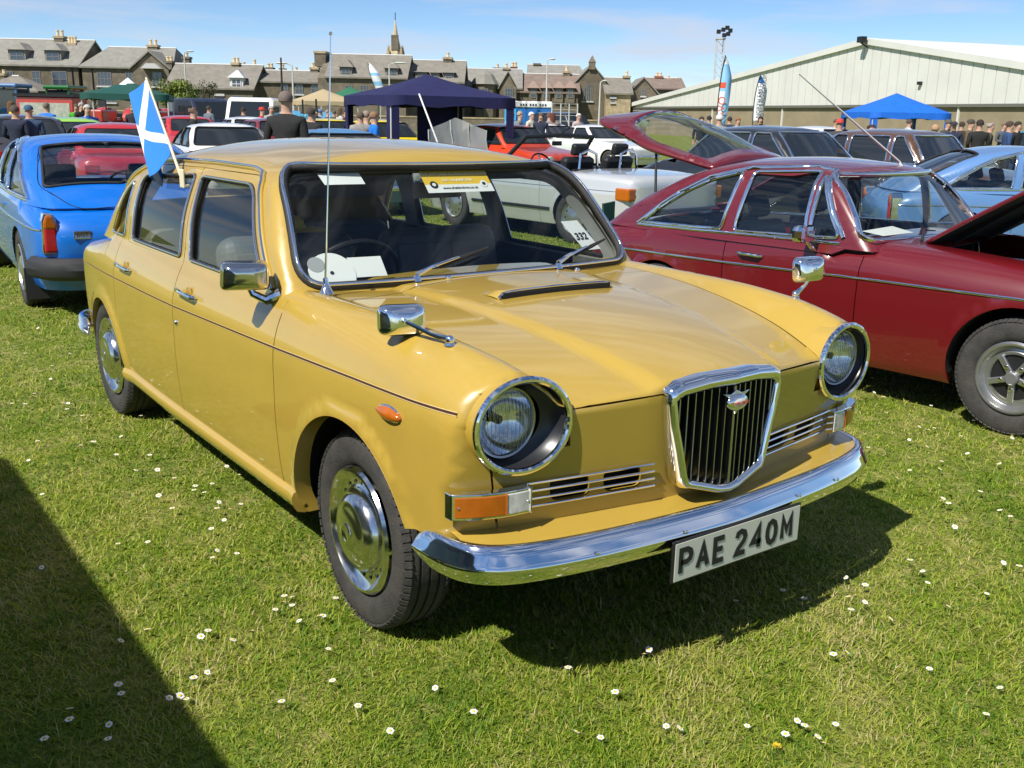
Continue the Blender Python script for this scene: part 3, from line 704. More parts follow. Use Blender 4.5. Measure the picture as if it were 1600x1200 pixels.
# ---- hero: trim, lamps, bumper, interior
for sd in (-1, 1):
    # coachline
    cl = [(-3.2, .738), (-2.8, .748), (-2.1, .758), (-1.46, .764), (-.9, .778), (-.46, .789), (.07, .804), (.39, .811), (.56, .816)]
    cl = S.xz(dens(cl, .04, False))
    cf = ribbon_obj('coachline', S, cl, .0045, .0012, mat('coachline_brown', (.05, .02, .015), rough=.4), hero, sd)
    ribbon_obj('coachline_edge', S, [(a, b+.0042) for a, b in cl], .002, .0016, mat('coachline_cream', (.62, .46, .22), rough=.35), cf, sd)
    ribbon_obj('coachline_edge', S, [(a, b-.0042) for a, b in cl], .0016, .0016, MATS['coachline_cream'], cf, sd)
    # sill
    V = []; xs = np.linspace(-2.338, -.362, 40)
    prof = [(.322, -.006), (.318, .004), (.30, .012), (.275, .008), (.252, -.006), (.244, -.03), (.244, -.12)]
    for x in xs:
        yb = float(S.wrap([(x, .33)])[0, 1])
        for z, o in prof: V.append((x, sd*(yb+o), z-.008*(x+.5)/2*0))
    k = len(prof); F = [(i*k+j, i*k+j+1, (i+1)*k+j+1, (i+1)*k+j) if sd > 0 else (i*k+j, (i+1)*k+j, (i+1)*k+j+1, i*k+j+1) for i in range(len(xs)-1) for j in range(k-1)]
    F += [tuple(range(k)), tuple((len(xs)-1)*k+j for j in range(k))]
    mesh_obj('sill', V, F, GOLD, hero, sharp=50)
    # arch lips and wells
    for nm, (cx, cz, r), y_in, yy in (('front', ARF, .45, .835), ('rear', ARR, .45, .825)):
        A = np.linspace(R_(26), R_(188), 46) if nm == 'front' else np.linspace(R_(-6), R_(186), 46)
        pts = [(cx+r*math.cos(a), cz+r*math.sin(a)) for a in A]; Po = S.wrap(S.xz(pts))
        V = []; 
        for p in Po: V += [(p[0], sd*(p[1]+.001), p[2]), (p[0], sd*(p[1]-.055), p[2]), (p[0]+(p[0]-cx)*.10, sd*(p[1]-.06), p[2]+(p[2]-cz)*.10), (p[0]+(p[0]-cx)*.10, sd*.42, p[2]+(p[2]-cz)*.10)]
        n = len(Po); Fa = []; 
        for i in range(n-1):
            q = (4*i, 4*i+1, 4*i+5, 4*i+4); Fa.append(q if sd > 0 else q[::-1])
        mesh_obj('arch_lip', V, Fa, GOLD, hero)
        Fb = []
        for i in range(n-1):
            for j in (1, 2): Fb.append((4*i+j, 4*i+j+1, 4*i+j+5, 4*i+j+4))
        Fb.append(tuple(4*i+3 for i in range(n)))
        mesh_obj('wheel_arch', V, Fb, mat('underseal', (.02, .019, .017), rough=.95, bump=.3), hero)
# dark strips added behind the shut lines, standing in for the shade in the gaps
for sd in (-1, 1):
    for x, z0, z1 in ((AX, .30, .93), (BX, .30, .93), (CX, .60, .93)):
        A = S.wrap(S.xz([(x-.012, z) for z in np.linspace(z0, z1, 14)])); B = S.wrap(S.xz([(x+.012, z) for z in np.linspace(z0, z1, 14)])); A = A-S.nrm(A)*.008; B = B-S.nrm(B)*.008
        V = np.concatenate([A, B])*[1, sd, 1]; mesh_obj('gap_shade', V, [(i, i+1, 15+i, 14+i) for i in range(13)], RUBBER, hero)
# underside and bulkheads keep daylight out of the shell
b = MB(); b.box(-3.3, .25, -.62, .62, .22, .27); b.box(-.45, -.40, -.66, .66, .26, .90); b.build('floor_pan', MATS['underseal'], hero)
b = MB(); b.box(-2.35, -.35, -.76, .76, .25, .29); b.build('cabin_floor', TRIM, hero)
b = MB(); b.box(.0, .04, -.44, .44, .25, .80); b.build('radiator_bulkhead', BLACKM, hero)
b = MB(); b.box(.50, .53, -.5, .5, .50, .74); b.build('radiator', BLACKM, hero)
# apron below and ledge behind the bumper
ys = np.linspace(-.80, .80, 50)
def fx(y, z=.5): return float(S.frontx([abs(y)], [z])[0, 0])
V = []; 
for y in ys:
    x = fx(y); fwd = float(np.interp(abs(y), [0, .2, .4, .58, .72, .80], [.795, .785, .768, .742, .705, .655]))-.052-x
    V += [(x-.01, y, .505), (x-.004, y, .494), (x+fwd, y, .480), (x+fwd+.004, y, .472), (x+fwd-.01, y, .455)]
F = [(i*5+j, i*5+j+1, (i+1)*5+j+1, (i+1)*5+j) for i in range(len(ys)-1) for j in range(4)]
mesh_obj('splash_apron', V, F, GOLD, hero, sharp=50)
V = []
for y in ys:
    x = fx(y, .48); V += [(x+.01, y, .46), (x-.02, y, .42), (x-.06, y, .39)]
F = [(i*3+j, i*3+j+1, (i+1)*3+j+1, (i+1)*3+j) for i in range(len(ys)-1) for j in range(2)]
mesh_obj('front_valance', V, F, GOLD, hero)
b = MB(); b.box(.24, .56, -.70, .70, .37, .385); b.build('leak_blocker', MATS['underseal'], hero)  # unseen sheet added to stop sunlight leaking into the bumper's shadow
# chrome bumpers
def bumper(pl, zc, sgn, name):
    """pl: half plan from the middle outwards (x,y)"""
    P = np.array([(x, -y) for x, y in pl[::-1]]+[(x, y) for x, y in pl[1:]])
    t = np.concatenate([[0], np.cumsum(np.linalg.norm(np.diff(P, axis=0), axis=1))]); tt = np.linspace(0, t[-1], 110)
    fx_, fy_ = spl(list(zip(t, P[:, 0]))), spl(list(zip(t, P[:, 1])))
    C2 = np.c_[fx_(tt), fy_(tt)]
    for _ in range(6): C2[1:-1] = (C2[:-2]+2*C2[1:-1]+C2[2:])/4
    T = np.gradient(C2, axis=0); T /= np.linalg.norm(T, axis=1)[:, None]; No = np.c_[T[:, 1], -T[:, 0]]*sgn
    prof = [(-.046, .044), (-.046, .052), (-.038, .055), (-.030, .054), (-.024, .049), (-.014, .030), (-.006, .010), (-.0015, .002), (0, -.004), (-.001, -.010), (-.005, -.022), (-.012, -.038), (-.018, -.046), (-.027, -.051), (-.036, -.050), (-.036, -.043)]
    V = []; n = len(tt)
    for i in range(n):
        e = min(i, n-1-i)/(n-1); sc = .55+.45*min(1, (e/.035))**.5
        for o, z in prof: V.append((C2[i, 0]+No[i, 0]*o, C2[i, 1]+No[i, 1]*o, zc+z*sc))
    k = len(prof); F = [(i*k+j, (i+1)*k+j, (i+1)*k+j+1, i*k+j+1) for i in range(n-1) for j in range(k-1)]
    F += [tuple(range(k)), tuple((n-1)*k+j for j in range(k))[::-1]]
    o = mesh_obj(name, V, F, CHROME, hero, sharp=60)
    return o, C2, No
fb, FBC, FBN = bumper([(.795, 0), (.785, .2), (.768, .40), (.742, .58), (.705, .72), (.655, .80), (.58, .845), (.50, .858), (.425, .858)], .433, 1, 'front_bumper')
for yy in (-.50, -.20, .28, .50):
    i = int(np.argmin(np.abs(FBC[:, 1]-yy))); b = MB(); b.sphere((FBC[i, 0]+FBN[i, 0]*.001, FBC[i, 1], .444), (.004, .006, .006), 10, 6); b.build('bumper_bolt', CHROME, fb, smooth=True)
rb, _, _ = bumper([(-3.50, 0), (-3.485, .3), (-3.46, .55), (-3.42, .70), (-3.34, .795), (-3.22, .83), (-3.05, .838)], .375, -1, 'rear_bumper')
rb.data.flip_normals()
# number plate
pl = MB(); pl.box(.792, .800, -.267, .267, .308, .432); plate = pl.build('number_plate', BLACK, hero, bevel=.006)
b = MB(); b.box(.8002, .8022, -.259, .259, .315, .425); b.build('plate_face', mat('plate_white', (.58, .58, .50), rough=.35), plate)
for yb_ in (-.22, .19):
    b = MB(); b.box(.70, .792, yb_, yb_+.03, .36, .38); b.build('plate_bracket', BLACK, plate)
GLY = {'P': [[(0, 0), (0, 1), (.55, 1), (.82, .9), (.9, .73), (.82, .55), (.55, .45), (0, .45)]], 'A': [[(0, 0), (.45, 1), (.9, 0)], [(.2, .33), (.7, .33)]], 'E': [[(.82, 1), (0, 1), (0, 0), (.82, 0)], [(0, .52), (.7, .52)]],
       '2': [[(.03, .74), (.12, .93), (.42, 1), (.74, .92), (.83, .72), (.7, .52), (.2, .22), (.02, 0), (.86, 0)]], '4': [[(.68, 0), (.68, 1), (0, .28), (.9, .28)]], '0': [[(.42, 0), (.14, .1), (0, .35), (0, .65), (.14, .9), (.42, 1), (.7, .9), (.84, .65), (.84, .35), (.7, .1), (.42, 0)]],
       'M': [[(0, 0), (0, 1), (.45, .35), (.9, 1), (.9, 0)]]}
def stroke_text(s, h, wch, lw, adv, gap, fn, m, parent, name='plate_character'):
    x = 0.
    for ch in s:
        if ch == ' ': x += gap; continue
        b = MB()
        for pi, pth in enumerate(GLY[ch]):
            P = [Vector((p[0]*wch+lw/2, p[1]*(h-lw)+lw/2)) for p in pth]
            closed = (P[0]-P[-1]).length < 1e-6
            L_ = []; R2 = []
            for i, p in enumerate(P):
                a = (p-P[i-1]).normalized() if i else ((P[-1]-P[-2]).normalized() if closed else None); c = (P[i+1]-p).normalized() if i < len(P)-1 else ((P[1]-P[0]).normalized() if closed else None)
                if a is None: a = c
                if c is None: c = a
                n1 = Vector((-a.y, a.x)); n2 = Vector((-c.y, c.x)); mm = (n1+n2); mm = mm.normalized() if mm.length > 1e-4 else n1
                ex = min(1.9, 1/max(.3, mm.dot(n1))); e = Vector((0, 0))
                if not closed and i == 0: e = -a*lw*.0
                L_.append(p+mm*lw/2*ex+e); R2.append(p-mm*lw/2*ex+e)
            V = []; zz = .0002*pi
            for a, c in zip(L_, R2): V += [fn(x+a.x, a.y, zz), fn(x+c.x, c.y, zz), fn(x+a.x, a.y, .0016+zz), fn(x+c.x, c.y, .0016+zz)]
            n = len(P); F = []
            for i in range(n-1):
                q = 4*i; F += [(q+2, q+6, q+7, q+3), (q, q+4, q+6, q+2), (q+1, q+3, q+7, q+5)]
            b.add(V, F)
        b.build(name, m, parent); x += adv
stroke_text('PAE 240M', .082, .043, .0155, .0665, .022, lambda a, c, d: (.8024+d, -.246+a, .329+c), INK, plate)
# grille
def gx(y): return .712+.030*(1-min(abs(y)/.23, 1))
def loop_half(k): return grille_outline(k)
full = [(y, z) for y, z in GRY]+[(-y, z) for y, z in GRY[::-1][1:-1]]
full = np.array(dens(full, .015)); cen = np.array([0, .69])
def inset(P, d, dz=None):
    n = len(P); o = []
    for i in range(n):
        t = P[(i+2) % n]-P[i-2]; t = t/np.linalg.norm(t); nn = np.array([t[1], -t[0]])
        if nn@(cen-P[i]) < 0: nn = -nn
        w_ = d*(1.45 if P[i][1] > .80 else 1.0); o.append(P[i]+nn*w_)
    return np.array(o)
rings = [(0, -.045), (-.002, -.012), (.002, .002), (.008, .010), (.016, .011), (.023, .004), (.026, -.006), (.027, -.03)]
V = []; n = len(full)
for d, o in rings:
    q = inset(full, d*1.06)
    for y, z in q: V.append((gx(y)+o, y, z))
F = [(a*n+i, a*n+(i+1) % n, (a+1)*n+(i+1) % n, (a+1)*n+i) for a in range(len(rings)-1) for i in range(n)]
gr = mesh_obj('grille', V, F, CHROME, hero)
q = inset(full, .02); V = [(gx(y)-.055, y, z) for y, z in q]; mesh_obj('grille_void', V+[(.69, 0, .69)], [(i, (i+1) % n, n) for i in range(n)], BLACKM, gr)
qi = inset(full, .028)
for k in range(-7, 8):
    y = k*.0265
    z1 = max([z for yy, z in qi if abs(yy-y) < .012 and z > .7], default=.8)-.0; z0 = min([z for yy, z in qi if abs(yy-y) < .012 and z < .72], default=.6)
    if abs(k) == 7: 
        zs = [z for yy, z in qi if abs(abs(yy)-abs(y)) < .006]; z0 = min(zs) if zs else .72
    b = MB(); wd = .0045 if k == 0 else .0018
    b.box(gx(y)-.028, gx(y)-.004+(.004 if k == 0 else 0), y-wd, y+wd, z0, z1); b.build('grille_bar', mat('dull_chrome', (.45, .45, .44), rough=.22, metal=1.), gr, bevel=.001)
bd = MB(); bd.sphere((gx(0)+.008, 0, .772), (.014, .042, .025), 24, 12); badge = bd.build('badge', CHROME, gr, smooth=True)
b = MB(); b.sphere((gx(0)+.0105, 0, .772), (.0135, .033, .018), 24, 12); b.build('badge_lens', mat('badge_cream', (.62, .58, .52), rough=.25, coat=1.), badge, smooth=True)
b = MB(); b.prism([(-.055, .800), (-.02, .796), (0, .806), (.02, .796), (.055, .800), (.03, .786), (0, .783), (-.03, .786)], (gx(0)-.004, gx(0)+.006), lambda a, c, d: (d, a, c)); b.build('badge_wing', CHROME, badge, bevel=.002)
b = MB(); b.prism([(-.014, .755), (.014, .755), (0, .735)], (gx(0)-.004, gx(0)+.006), lambda a, c, d: (d, a, c)); b.build('badge_tail', CHROME, badge, bevel=.002)
text_mesh('WOLSELEY', .0125, 'badge_lettering', mat('badge_red', (.45, .03, .02), rough=.5), badge, frame_M((gx(0)+.0238, 0, .772), (0, 1, 0), (0, 0, 1)))
# headlamps
for sd in (-1, 1):
    RP = []
    for i in range(72):
        a = 2*math.pi*i/72; y = RINGC[0]+RA*math.cos(a)+.0*math.cos(2*a); z = RINGC[1]+RB*math.sin(a)
        if math.sin(a) < 0: y -= .016*math.sin(a)*math.sin(a)*0
        x = .640-(y-.514)*.085
        RP.append((x, sd*y, z))
    hl = MB(); hl.tube(RP, .0098, 10, closed=True); hl = hl.build('headlamp', CHROME, hero, smooth=True)
    # collar closing the step between ring and body
    V = []
    n = 72
    lampc = Vector((.592, sd*.676, .781)); 
    for sc, dx in ((.99, -.002), (.93, -.022), (.82, -.05), (.70, -.058)):
        for p in RP:
            c = Vector((0, sd*RINGC[0], RINGC[1])); t = (1-sc)/.30
            y = p[1]+(lampc.y-p[1])*(1-sc)*1.05; z = p[2]+(lampc.z-p[2])*(1-sc)*1.05; V.append((p[0]+dx, y, z))
    F = [(a*n+i, a*n+(i+1) % n, (a+1)*n+(i+1) % n, (a+1)*n+i) for a in range(3) for i in range(n)]
    V2 = V; mesh_obj('bowl', V2, F, mat('lamp_bowl', (.02, .021, .024), rough=.32), hl)
    V = []
    for p in RP: V += [(p[0]+.002, p[1], p[2]), (p[0]-.07, p[1]*1.0, p[2])]
    F = [(2*i, 2*i+1, (2*i+3) % 144, (2*i+2) % 144) for i in range(72)]
    V = [(x, y+(y-sd*RINGC[0])*.012, z+(z-RINGC[1])*.012) for x, y, z in V]
    mesh_obj('collar', V, F, GOLD, hl)
    # lamp unit facing forward
    M = TR(lampc.x-.012, lampc.y, lampc.z) @ RY(math.pi/2)
    rim = MB(); rim.lathe([(.094, -.03), (.095, .004), (.092, .010), (.087, .008), (.086, -.01)], 48, M); rim.build('lamp_rim', mat('lamp_rim_metal', (.35, .35, .35), rough=.25, metal=1.), hl, smooth=True)
    rf = MB(); rf.lathe([(.086, -.002), (.075, -.022), (.055, -.040), (.03, -.052), (.001, -.056)], 40, M); rf.build('reflector', mat('reflector', (.85, .86, .88), rough=.12, metal=1.), hl, smooth=True)
    bu = MB(); bu.lathe([(.012, -.05), (.012, -.022), (.0005, -.018)], 12, M); bu.build('bulb_shield', BLACK, hl, smooth=True)
    ln = MB(); ln.lathe([(.087, .004), (.07, .014), (.045, .021), (.02, .025), (.0005, .0255)], 40, M)
    lm = MATS.get('lamp_lens')
    if not lm:
        lm = glass('lamp_lens', tint=(.93, .95, .96), refl=.10)
        nn = lm.node_tree.nodes; ll = lm.node_tree.links.new; gl_ = [q for q in nn if q.type == 'BSDF_GLOSSY'][0]
        tcx = nn.new('ShaderNodeTexCoord'); wv = nn.new('ShaderNodeTexWave'); wv.bands_direction = 'Y'; wv.inputs['Scale'].default_value = 28; wv.inputs['Distortion'].default_value = 1.2
        bp_ = nn.new('ShaderNodeBump'); bp_.inputs['Strength'].default_value = .8; bp_.inputs['Distance'].default_value = .006
        ll(tcx.outputs['Object'], wv.inputs['Vector']); ll(wv.outputs[0], bp_.inputs['Height']); ll(bp_.outputs[0], gl_.inputs['Normal'])
    ln.build('lens', lm, hl, smooth=True)
    for k in range(-6, 7):
        yk = lampc.y+k*.0125; hh = math.sqrt(max(0, .083**2-(k*.0125)**2)); b = MB(); b.tube([(lampc.x-.004, yk, lampc.z-hh), (lampc.x+.0045, yk, lampc.z-hh*.4), (lampc.x+.0045, yk, lampc.z+hh*.2)], .0007, 4); b.build('lens_flute', mat('flute', (.6, .62, .64), rough=.15, metal=.4), hl)
    # indicator unit and horizontal grille bars
    def fpt(y, z, o=0.): return (fx(y, z)+o, sd*y, z)
    yi, yo = .620, .826; n = 14
    V = []; yys = np.linspace(yi, yo, n)
    def side_front(y):
        # follow the rounded corner in plan
        t = (y-yi)/(yo-yi); return .622-.062*t**2.2
    def unit(name, ya, yb, z0, z1, o, th, m, par, bev=.003):
        ys_ = np.linspace(ya, yb, 10); V = []; 
        for y in ys_:
            x = side_front(y)+o
            V += [(x, sd*y, z0), (x, sd*y, z1), (x-th, sd*y, z1), (x-th, sd*y, z0)]
        F = [(4*i+j, 4*i+(j+1) % 4, 4*i+4+(j+1) % 4, 4*i+4+j) for i in range(9) for j in range(4)]+[(0, 1, 2, 3), (36, 37, 38, 39)]
        if sd < 0: F = [f[::-1] for f in F]
        ob = mesh_obj(name, V, F, m, par, smooth=False); bv = ob.modifiers.new('b', 'BEVEL'); bv.width = bev; bv.segments = 2; bv.limit_method = 'ANGLE'; return ob
    iu = unit('indicator', yi, yo, .541, .611, .006, .03, CHROME, hero)
    unit('amber_lens', yi+.075, yo-.008, .548, .604, .0085, .02, AMBER, iu)
    unit('side_light_lens', yi+.006, yi+.0735, .548, .604, .0085, .02, CLEARL, iu)
    for yk in (yi+.012, yo-.015):
        b = MB(); b.sphere((side_front(yk)+.009, sd*yk, .576), (.003, .004, .004), 8, 6); b.build('screw', CHROME, iu, smooth=True)
    for k in range(4):
        z = .546+k*.0222; pts = [(fx(y, z)+.010, sd*y, z) for y in np.linspace(.222+.004*k, .622, 16)]
        b = MB(); b.tube(pts, .0036, 8); b.build('grille_strip', CHROME, hero, smooth=True)
    b = MB(); b.box(fx(.4)-.09, fx(.45)-.03, min(sd*.24, sd*.56), max(sd*.24, sd*.56), .53, .625); b.build('vent_void', BLACKM, hero)
    # side repeater
    p = S.wrap(S.xz([(.278, .755)]))[0]
    a = R_(-2)
    b = MB(); b.sphere((0, 0, 0), (.074, .008, .023), 20, 10); b.V = [(v[0]*(1-.25*(v[0]/.074)**2)+p[0], sd*(v[1]+p[1]), v[2]*(1-.35*(v[0] < 0)*abs(v[0]/.074))+p[2]-v[0]*.02) for v in b.V]; rp_ = b.build('side_repeater', CHROME, hero, smooth=True)
    b = MB(); b.sphere((0, 0, 0), (.064, .020, .019), 20, 10); b.V = [(v[0]+p[0]+.002, sd*(v[1]+p[1]+.002), v[2]*(1-.35*(v[0] < 0)*abs(v[0]/.064))+p[2]-v[0]*.02) for v in b.V]; b.build('repeater_lens', AMBER, rp_, smooth=True)
    if sd > 0: rp_.data.flip_normals
    # tail lamp
    b = MB(); b.box(-3.42, -3.33, min(sd*.50, sd*.64), max(sd*.50, sd*.64), .55, .76); b.build('tail_lamp', REDL, hero, bevel=.02)
    # wing mirror: oblong chrome head on an arm
def wing_mirror(base, elbow, head, nrm_, up=(0, 0, 1)):
    b = MB(); b.tube([base, Vector(base)+Vector((0, 0, .006))], [.016, .013], 12); r = b.build('wing_mirror', CHROME, hero, smooth=True)
    b = MB(); b.sphere(tuple(Vector(base)+Vector((0, 0, .014))), .013, 12, 8); b.tube([Vector(base)+Vector((0, 0, .014)), Vector(elbow), Vector(head)], [.0095, .006, .0055], 10); b.sphere(head, .011, 10, 6); b.build('mirror_arm', CHROME, r, smooth=True)
    n = Vector(nrm_).normalized(); x = Vector(up).cross(n).normalized(); y = n.cross(x)
    V = []; rings_ = [(1.0, -.028), (1.0, -.024), (.985, -.012), (.93, .0), (.80, .010), (.55, .017), (.25, .020)]
    out = rpoly([(-.066, -.043), (.066, -.043), (.066, .043), (-.066, .043)], .026, 6)
    for sc, o in rings_:
        for a, c in out: V.append(Vector(head)+n*(o-.012)+x*a*sc+y*c*sc)
    k = len(out); F = [(i*k+j, i*k+(j+1) % k, (i+1)*k+(j+1) % k, (i+1)*k+j) for i in range(len(rings_)-1) for j in range(k)]+[tuple((len(rings_)-1)*k+j for j in range(k))]
    mesh_obj('mirror_head', V, F, CHROME, r, sharp=70)
    mesh_obj('mirror_glass', [Vector(head)+n*(-.039)+x*a*.97+y*c*.97 for a, c in out], [tuple(range(k))[::-1]], mat('mirror', (.8, .8, .82), rough=.02, metal=1.), r, smooth=False)
    return r
def wtop(x, y): return float(S.top([(x, abs(y))])[0, 2])
m1 = (.37, -.704, wtop(.37, .704)-.002)
wing_mirror(m1, (.315, -.728, m1[2]+.022), (.232, -.762, m1[2]+.047), (.93, -.30, .10))
m2 = (.37, .704, wtop(.37, .704)-.002)
wing_mirror(m2, (.385, .73, m2[2]+.045), (.40, .755, m2[2]+.100), (.95, -.05, .10))
# door mirror on the right front door
d_ = DOORS[(-1, True)]
b = MB(); b.tube([(-.555, -.772, .945), (-.575, -.815, .925), (-.60, -.85, .945), (-.605, -.865, .985)], [.022, .017, .013, .012], 10); dm = b.build('door_mirror', CHROME, d_, smooth=True)
V = []; out = rpoly([(-.082, -.046), (.082, -.046), (.075, .046), (-.075, .046)], .022, 5); c0 = Vector((-.575, -.885, 1.008)); nx = Vector((.93, -.36, 0)).normalized(); ax = Vector((0, 0, 1)).cross(nx).normalized()
rg = [(1.0, -.045), (1.0, -.03), (.97, .0), (.88, .022), (.70, .034), (.40, .039)]
for sc, o in rg:
    for a, c in out: V.append(c0+nx*o+ax*a*sc+Vector((0, 0, 1))*c*sc)
k = len(out); F = [(i*k+j, i*k+(j+1) % k, (i+1)*k+(j+1) % k, (i+1)*k+j) for i in range(len(rg)-1) for j in range(k)]+[tuple((len(rg)-1)*k+j for j in range(k))]
mesh_obj('mirror_shell', V, F, mat('smoked_chrome', (.62, .60, .56), rough=.12, metal=1.), dm, sharp=70)
mesh_obj('mirror_glass', [c0+nx*-.044+ax*a+Vector((0, 0, 1))*c for a, c in out], [tuple(range(k))[::-1]], MATS['mirror'], dm, smooth=False)
# aerial
az = wtop(-.40, .69)
b = MB(); b.lathe([(.026, 0), (.022, .006), (.014, .022), (.010, .03), (.009, .05), (.0065, .052)], 20, TR(-.40, -.682, az-.002) @ RY(-.10)); ae = b.build('aerial', CHROME, hero, smooth=True)
b = MB(); b.tube([(-.405, -.682, az+.045), (-.418, -.655, az+.40), (-.432, -.628, az+.80)], [.0038, .003, .0018], 8); b.sphere((-.432, -.628, az+.80), .006, 8, 6); b.build('aerial_mast', CHROME, ae, smooth=True)
# bonnet scoop at the rear of the bonnet
V = []; pr = [(.030, 0), (.027, .013), (.018, .021), (.0, .024), (-.03, .018), (-.07, .006), (-.09, -.004)]
ysc = np.linspace(-.245, .245, 24)
for y in ysc:
    e = min(1, (.245-abs(y))/.02); e = math.sqrt(max(0, 1-(1-e)**2))
    for o, z in pr: V.append((-.085+o, y, wtop(-.085+o, y)-.002+z*(.25+.75*e)))
k = len(pr); F = [(i*k+j, (i+1)*k+j, (i+1)*k+j+1, i*k+j+1) for i in range(23) for j in range(k-1)]
sc = mesh_obj('bonnet_scoop', V, F, GOLD, hero)
b = MB(); b.box(-.064, -.0505, -.232, .232, wtop(-.055, 0)-.010, wtop(-.055, 0)+.017); b.build('scoop_mouth', BLACKM, sc, bevel=.006)
b = MB(); b.tube([(-.056, y, wtop(-.06, y)+.021*math.sqrt(max(0, 1-(abs(y)/.246)**14))) for y in np.linspace(-.245, .245, 30)], .0045, 6); b.build('scoop_trim', CHROME, sc, smooth=True)
# wipers, washer jets
def scr(y, z, o=.0):
    p = G.frontx([abs(y)], [z])[0]; n = G.nrm(p[None])[0]; n = np.array([n[0], n[1]*(1 if y > 0 else -1), n[2]]); return Vector((p[0], y, p[2]))+Vector(n)*o
for pv, tip in (((-.455, -.315), (.02, 1.045)), ((-.455, .315), (.62, 1.04))):
    zb = wtop(*[pv[0], abs(pv[1])]); base = Vector((pv[0]+.012, pv[1], zb))
    b = MB(); b.tube([base, base+Vector((-.005, 0, .022))], [.016, .012], 12); wp = b.build('wiper', CHROME, hero, smooth=True)
    e = scr((pv[1]*.45+tip[0]*.55), 1.015, .035); st = base+Vector((-.005, 0, .024))
    b = MB(); b.tube([st, st.lerp(e, .35)+Vector((.004, 0, .008)), e], [.010, .007, .004], 8); b.build('wiper_arm', CHROME, wp, smooth=True)
    a0 = scr(pv[1]+.10, .995, .02); a1 = scr(tip[0], tip[1], .02); b = MB(); b.tube([a0, a0.lerp(a1, .5)+Vector((.006, 0, .004)), a1], [.005, .008, .004], 6); b.build('wiper_blade', RUBBER, wp, smooth=True)
for yj in (-.20, .39):
    b = MB(); z = wtop(-.43, abs(yj)); b.sphere((-.425, yj, z+.004), (.012, .012, .010), 10, 6); b.build('washer_jet', CHROME, hero, smooth=True)
# windscreen stickers and papers
ws_obj = [o for o in hero.children if o.name.startswith('windscreen')][0]
def card(y0, y1, z0, z1, m, name, sk=0., o=-.022):
    P = [scr(y0-sk, z0, o), scr(y1-sk, z0, o), scr(y1+sk, z1, o), scr(y0+sk, z1, o)]; M_ = [(P[0]+P[3])/2]
    V = []
    for i in range(9):
        t = i/8; V += [scr(y0+(y1-y0)*t-sk, z0, o), scr(y0+(y1-y0)*t+sk, z1, o)]
    return mesh_obj(name, V, [(2*i, 2*i+2, 2*i+3, 2*i+1) for i in range(8)], m, ws_obj)
ST = card(-.100, .205, 1.258, 1.335, mat('sticker_yellow', (.78, .50, .04), rough=.5), 'show_sticker')
card(-.100, .205, 1.258, 1.286, WHITE, 'sticker_strip', o=-.0215).parent = ST
def on_screen(y, z, o=-.0205):
    a, b_ = scr(y-.05, z, o), scr(y+.05, z, o); c, d = scr(y, z-.02, o), scr(y, z+.02, o); return frame_M(scr(y, z, o), b_-a, d-c)
text_mesh('THE SHETLAND CLASSIC MOTOR SHOW', .0165, 'sticker_lettering', WHITE, ST, on_screen(.052, 1.3225))
text_mesh('3rd - 4th JUNE 2016', .0165, 'sticker_lettering', WHITE, ST, on_screen(.052, 1.3005))
text_mesh('www.shetlandcms.co.uk', .0165, 'sticker_lettering', INK, ST, on_screen(.052, 1.273))
for yy, m_ in ((-.062, INK), (.168, WHITE)):
    b = MB(); b.lathe([(.017, 0), (.017, .0006), (.0005, .0006)], 20, on_screen(yy, 1.285, -.0202)); q_ = b.build('sticker_emblem', m_, ST)
    b = MB(); b.lathe([(.008, 0), (.008, .0005), (.0005, .0005)], 14, on_screen(yy, 1.285, -.0193)); b.build('emblem_centre', WHITE if m_ is INK else INK, q_)
card(-.50, -.345, 1.294, 1.334, WHITE, 'paper_strip', sk=-.003)
NP = card(.495, .590, 1.025, 1.135, WHITE, 'entry_card', sk=-.03, o=-.02)
text_mesh('332', .046, 'entry_number', INK, NP, on_screen(.540, 1.075, -.0188), bold=.0009)
b = MB(); b.lathe([(.083, 0), (.083, .001), (.0005, .001)], 32, on_screen(-.595, 1.012, -.02)); dsc = b.build('parking_disc', WHITE, ws_obj)
for (dy, dz, r) in ((-.045, .03, .030), (0, -.05, .032)):
    b = MB(); b.lathe([(r, 0), (r, .0008), (.0005, .0008)], 20, on_screen(-.595+dy, 1.012+dz, -.0186)); b.build('disc_window', mat('disc_grey', (.35, .36, .36), rough=.5), dsc)
b = MB(); b.lathe([(.007, 0), (.007, .0008), (.0005, .0008)], 12, on_screen(-.595, 1.015, -.018)); b.build('disc_rivet', INK, dsc)
card(-.525, -.40, .998, 1.06, WHITE, 'paper_slip', o=-.021)
# ---- interior
SEAT = mat('seat_vinyl', (.095, .093, .088), rough=.55, bump=.1, bscale=90)
def seat_shape(name, x, y, wd, hz, parent=hero):
    b = MB(); n = 18; V = []
    for i, (o, z) in enumerate([(.28, .42), (.26, .50), (.0, .52), (-.06, .56)]): pass
    # cushion and back as rounded slabs
    c = MB(); c.box(x-.05, x+.48, y-wd/2, y+wd/2, .30, .56); s1 = c.build(name, SEAT, parent, bevel=.05); s1.modifiers['bevel'].segments = 4
    k = MB(); M = TR(x, y, .50) @ RY(R_(-14)); k.box(-.11, .05, -wd/2, wd/2, 0, hz-.50, M); k = k.build('seat_back', SEAT, s1, bevel=.07); k.modifiers['bevel'].segments = 5
    for sg in (-.5, .5):
        p = MB(); M2 = TR(x, y, .50) @ RY(R_(-14)) @ TR(.045, sg*wd*.46, .10); p.box(0, .012, -wd*.2, wd*.2, 0, hz-.68, M2); p.build('seat_pleat', SEAT, s1, bevel=.006)
    return s1
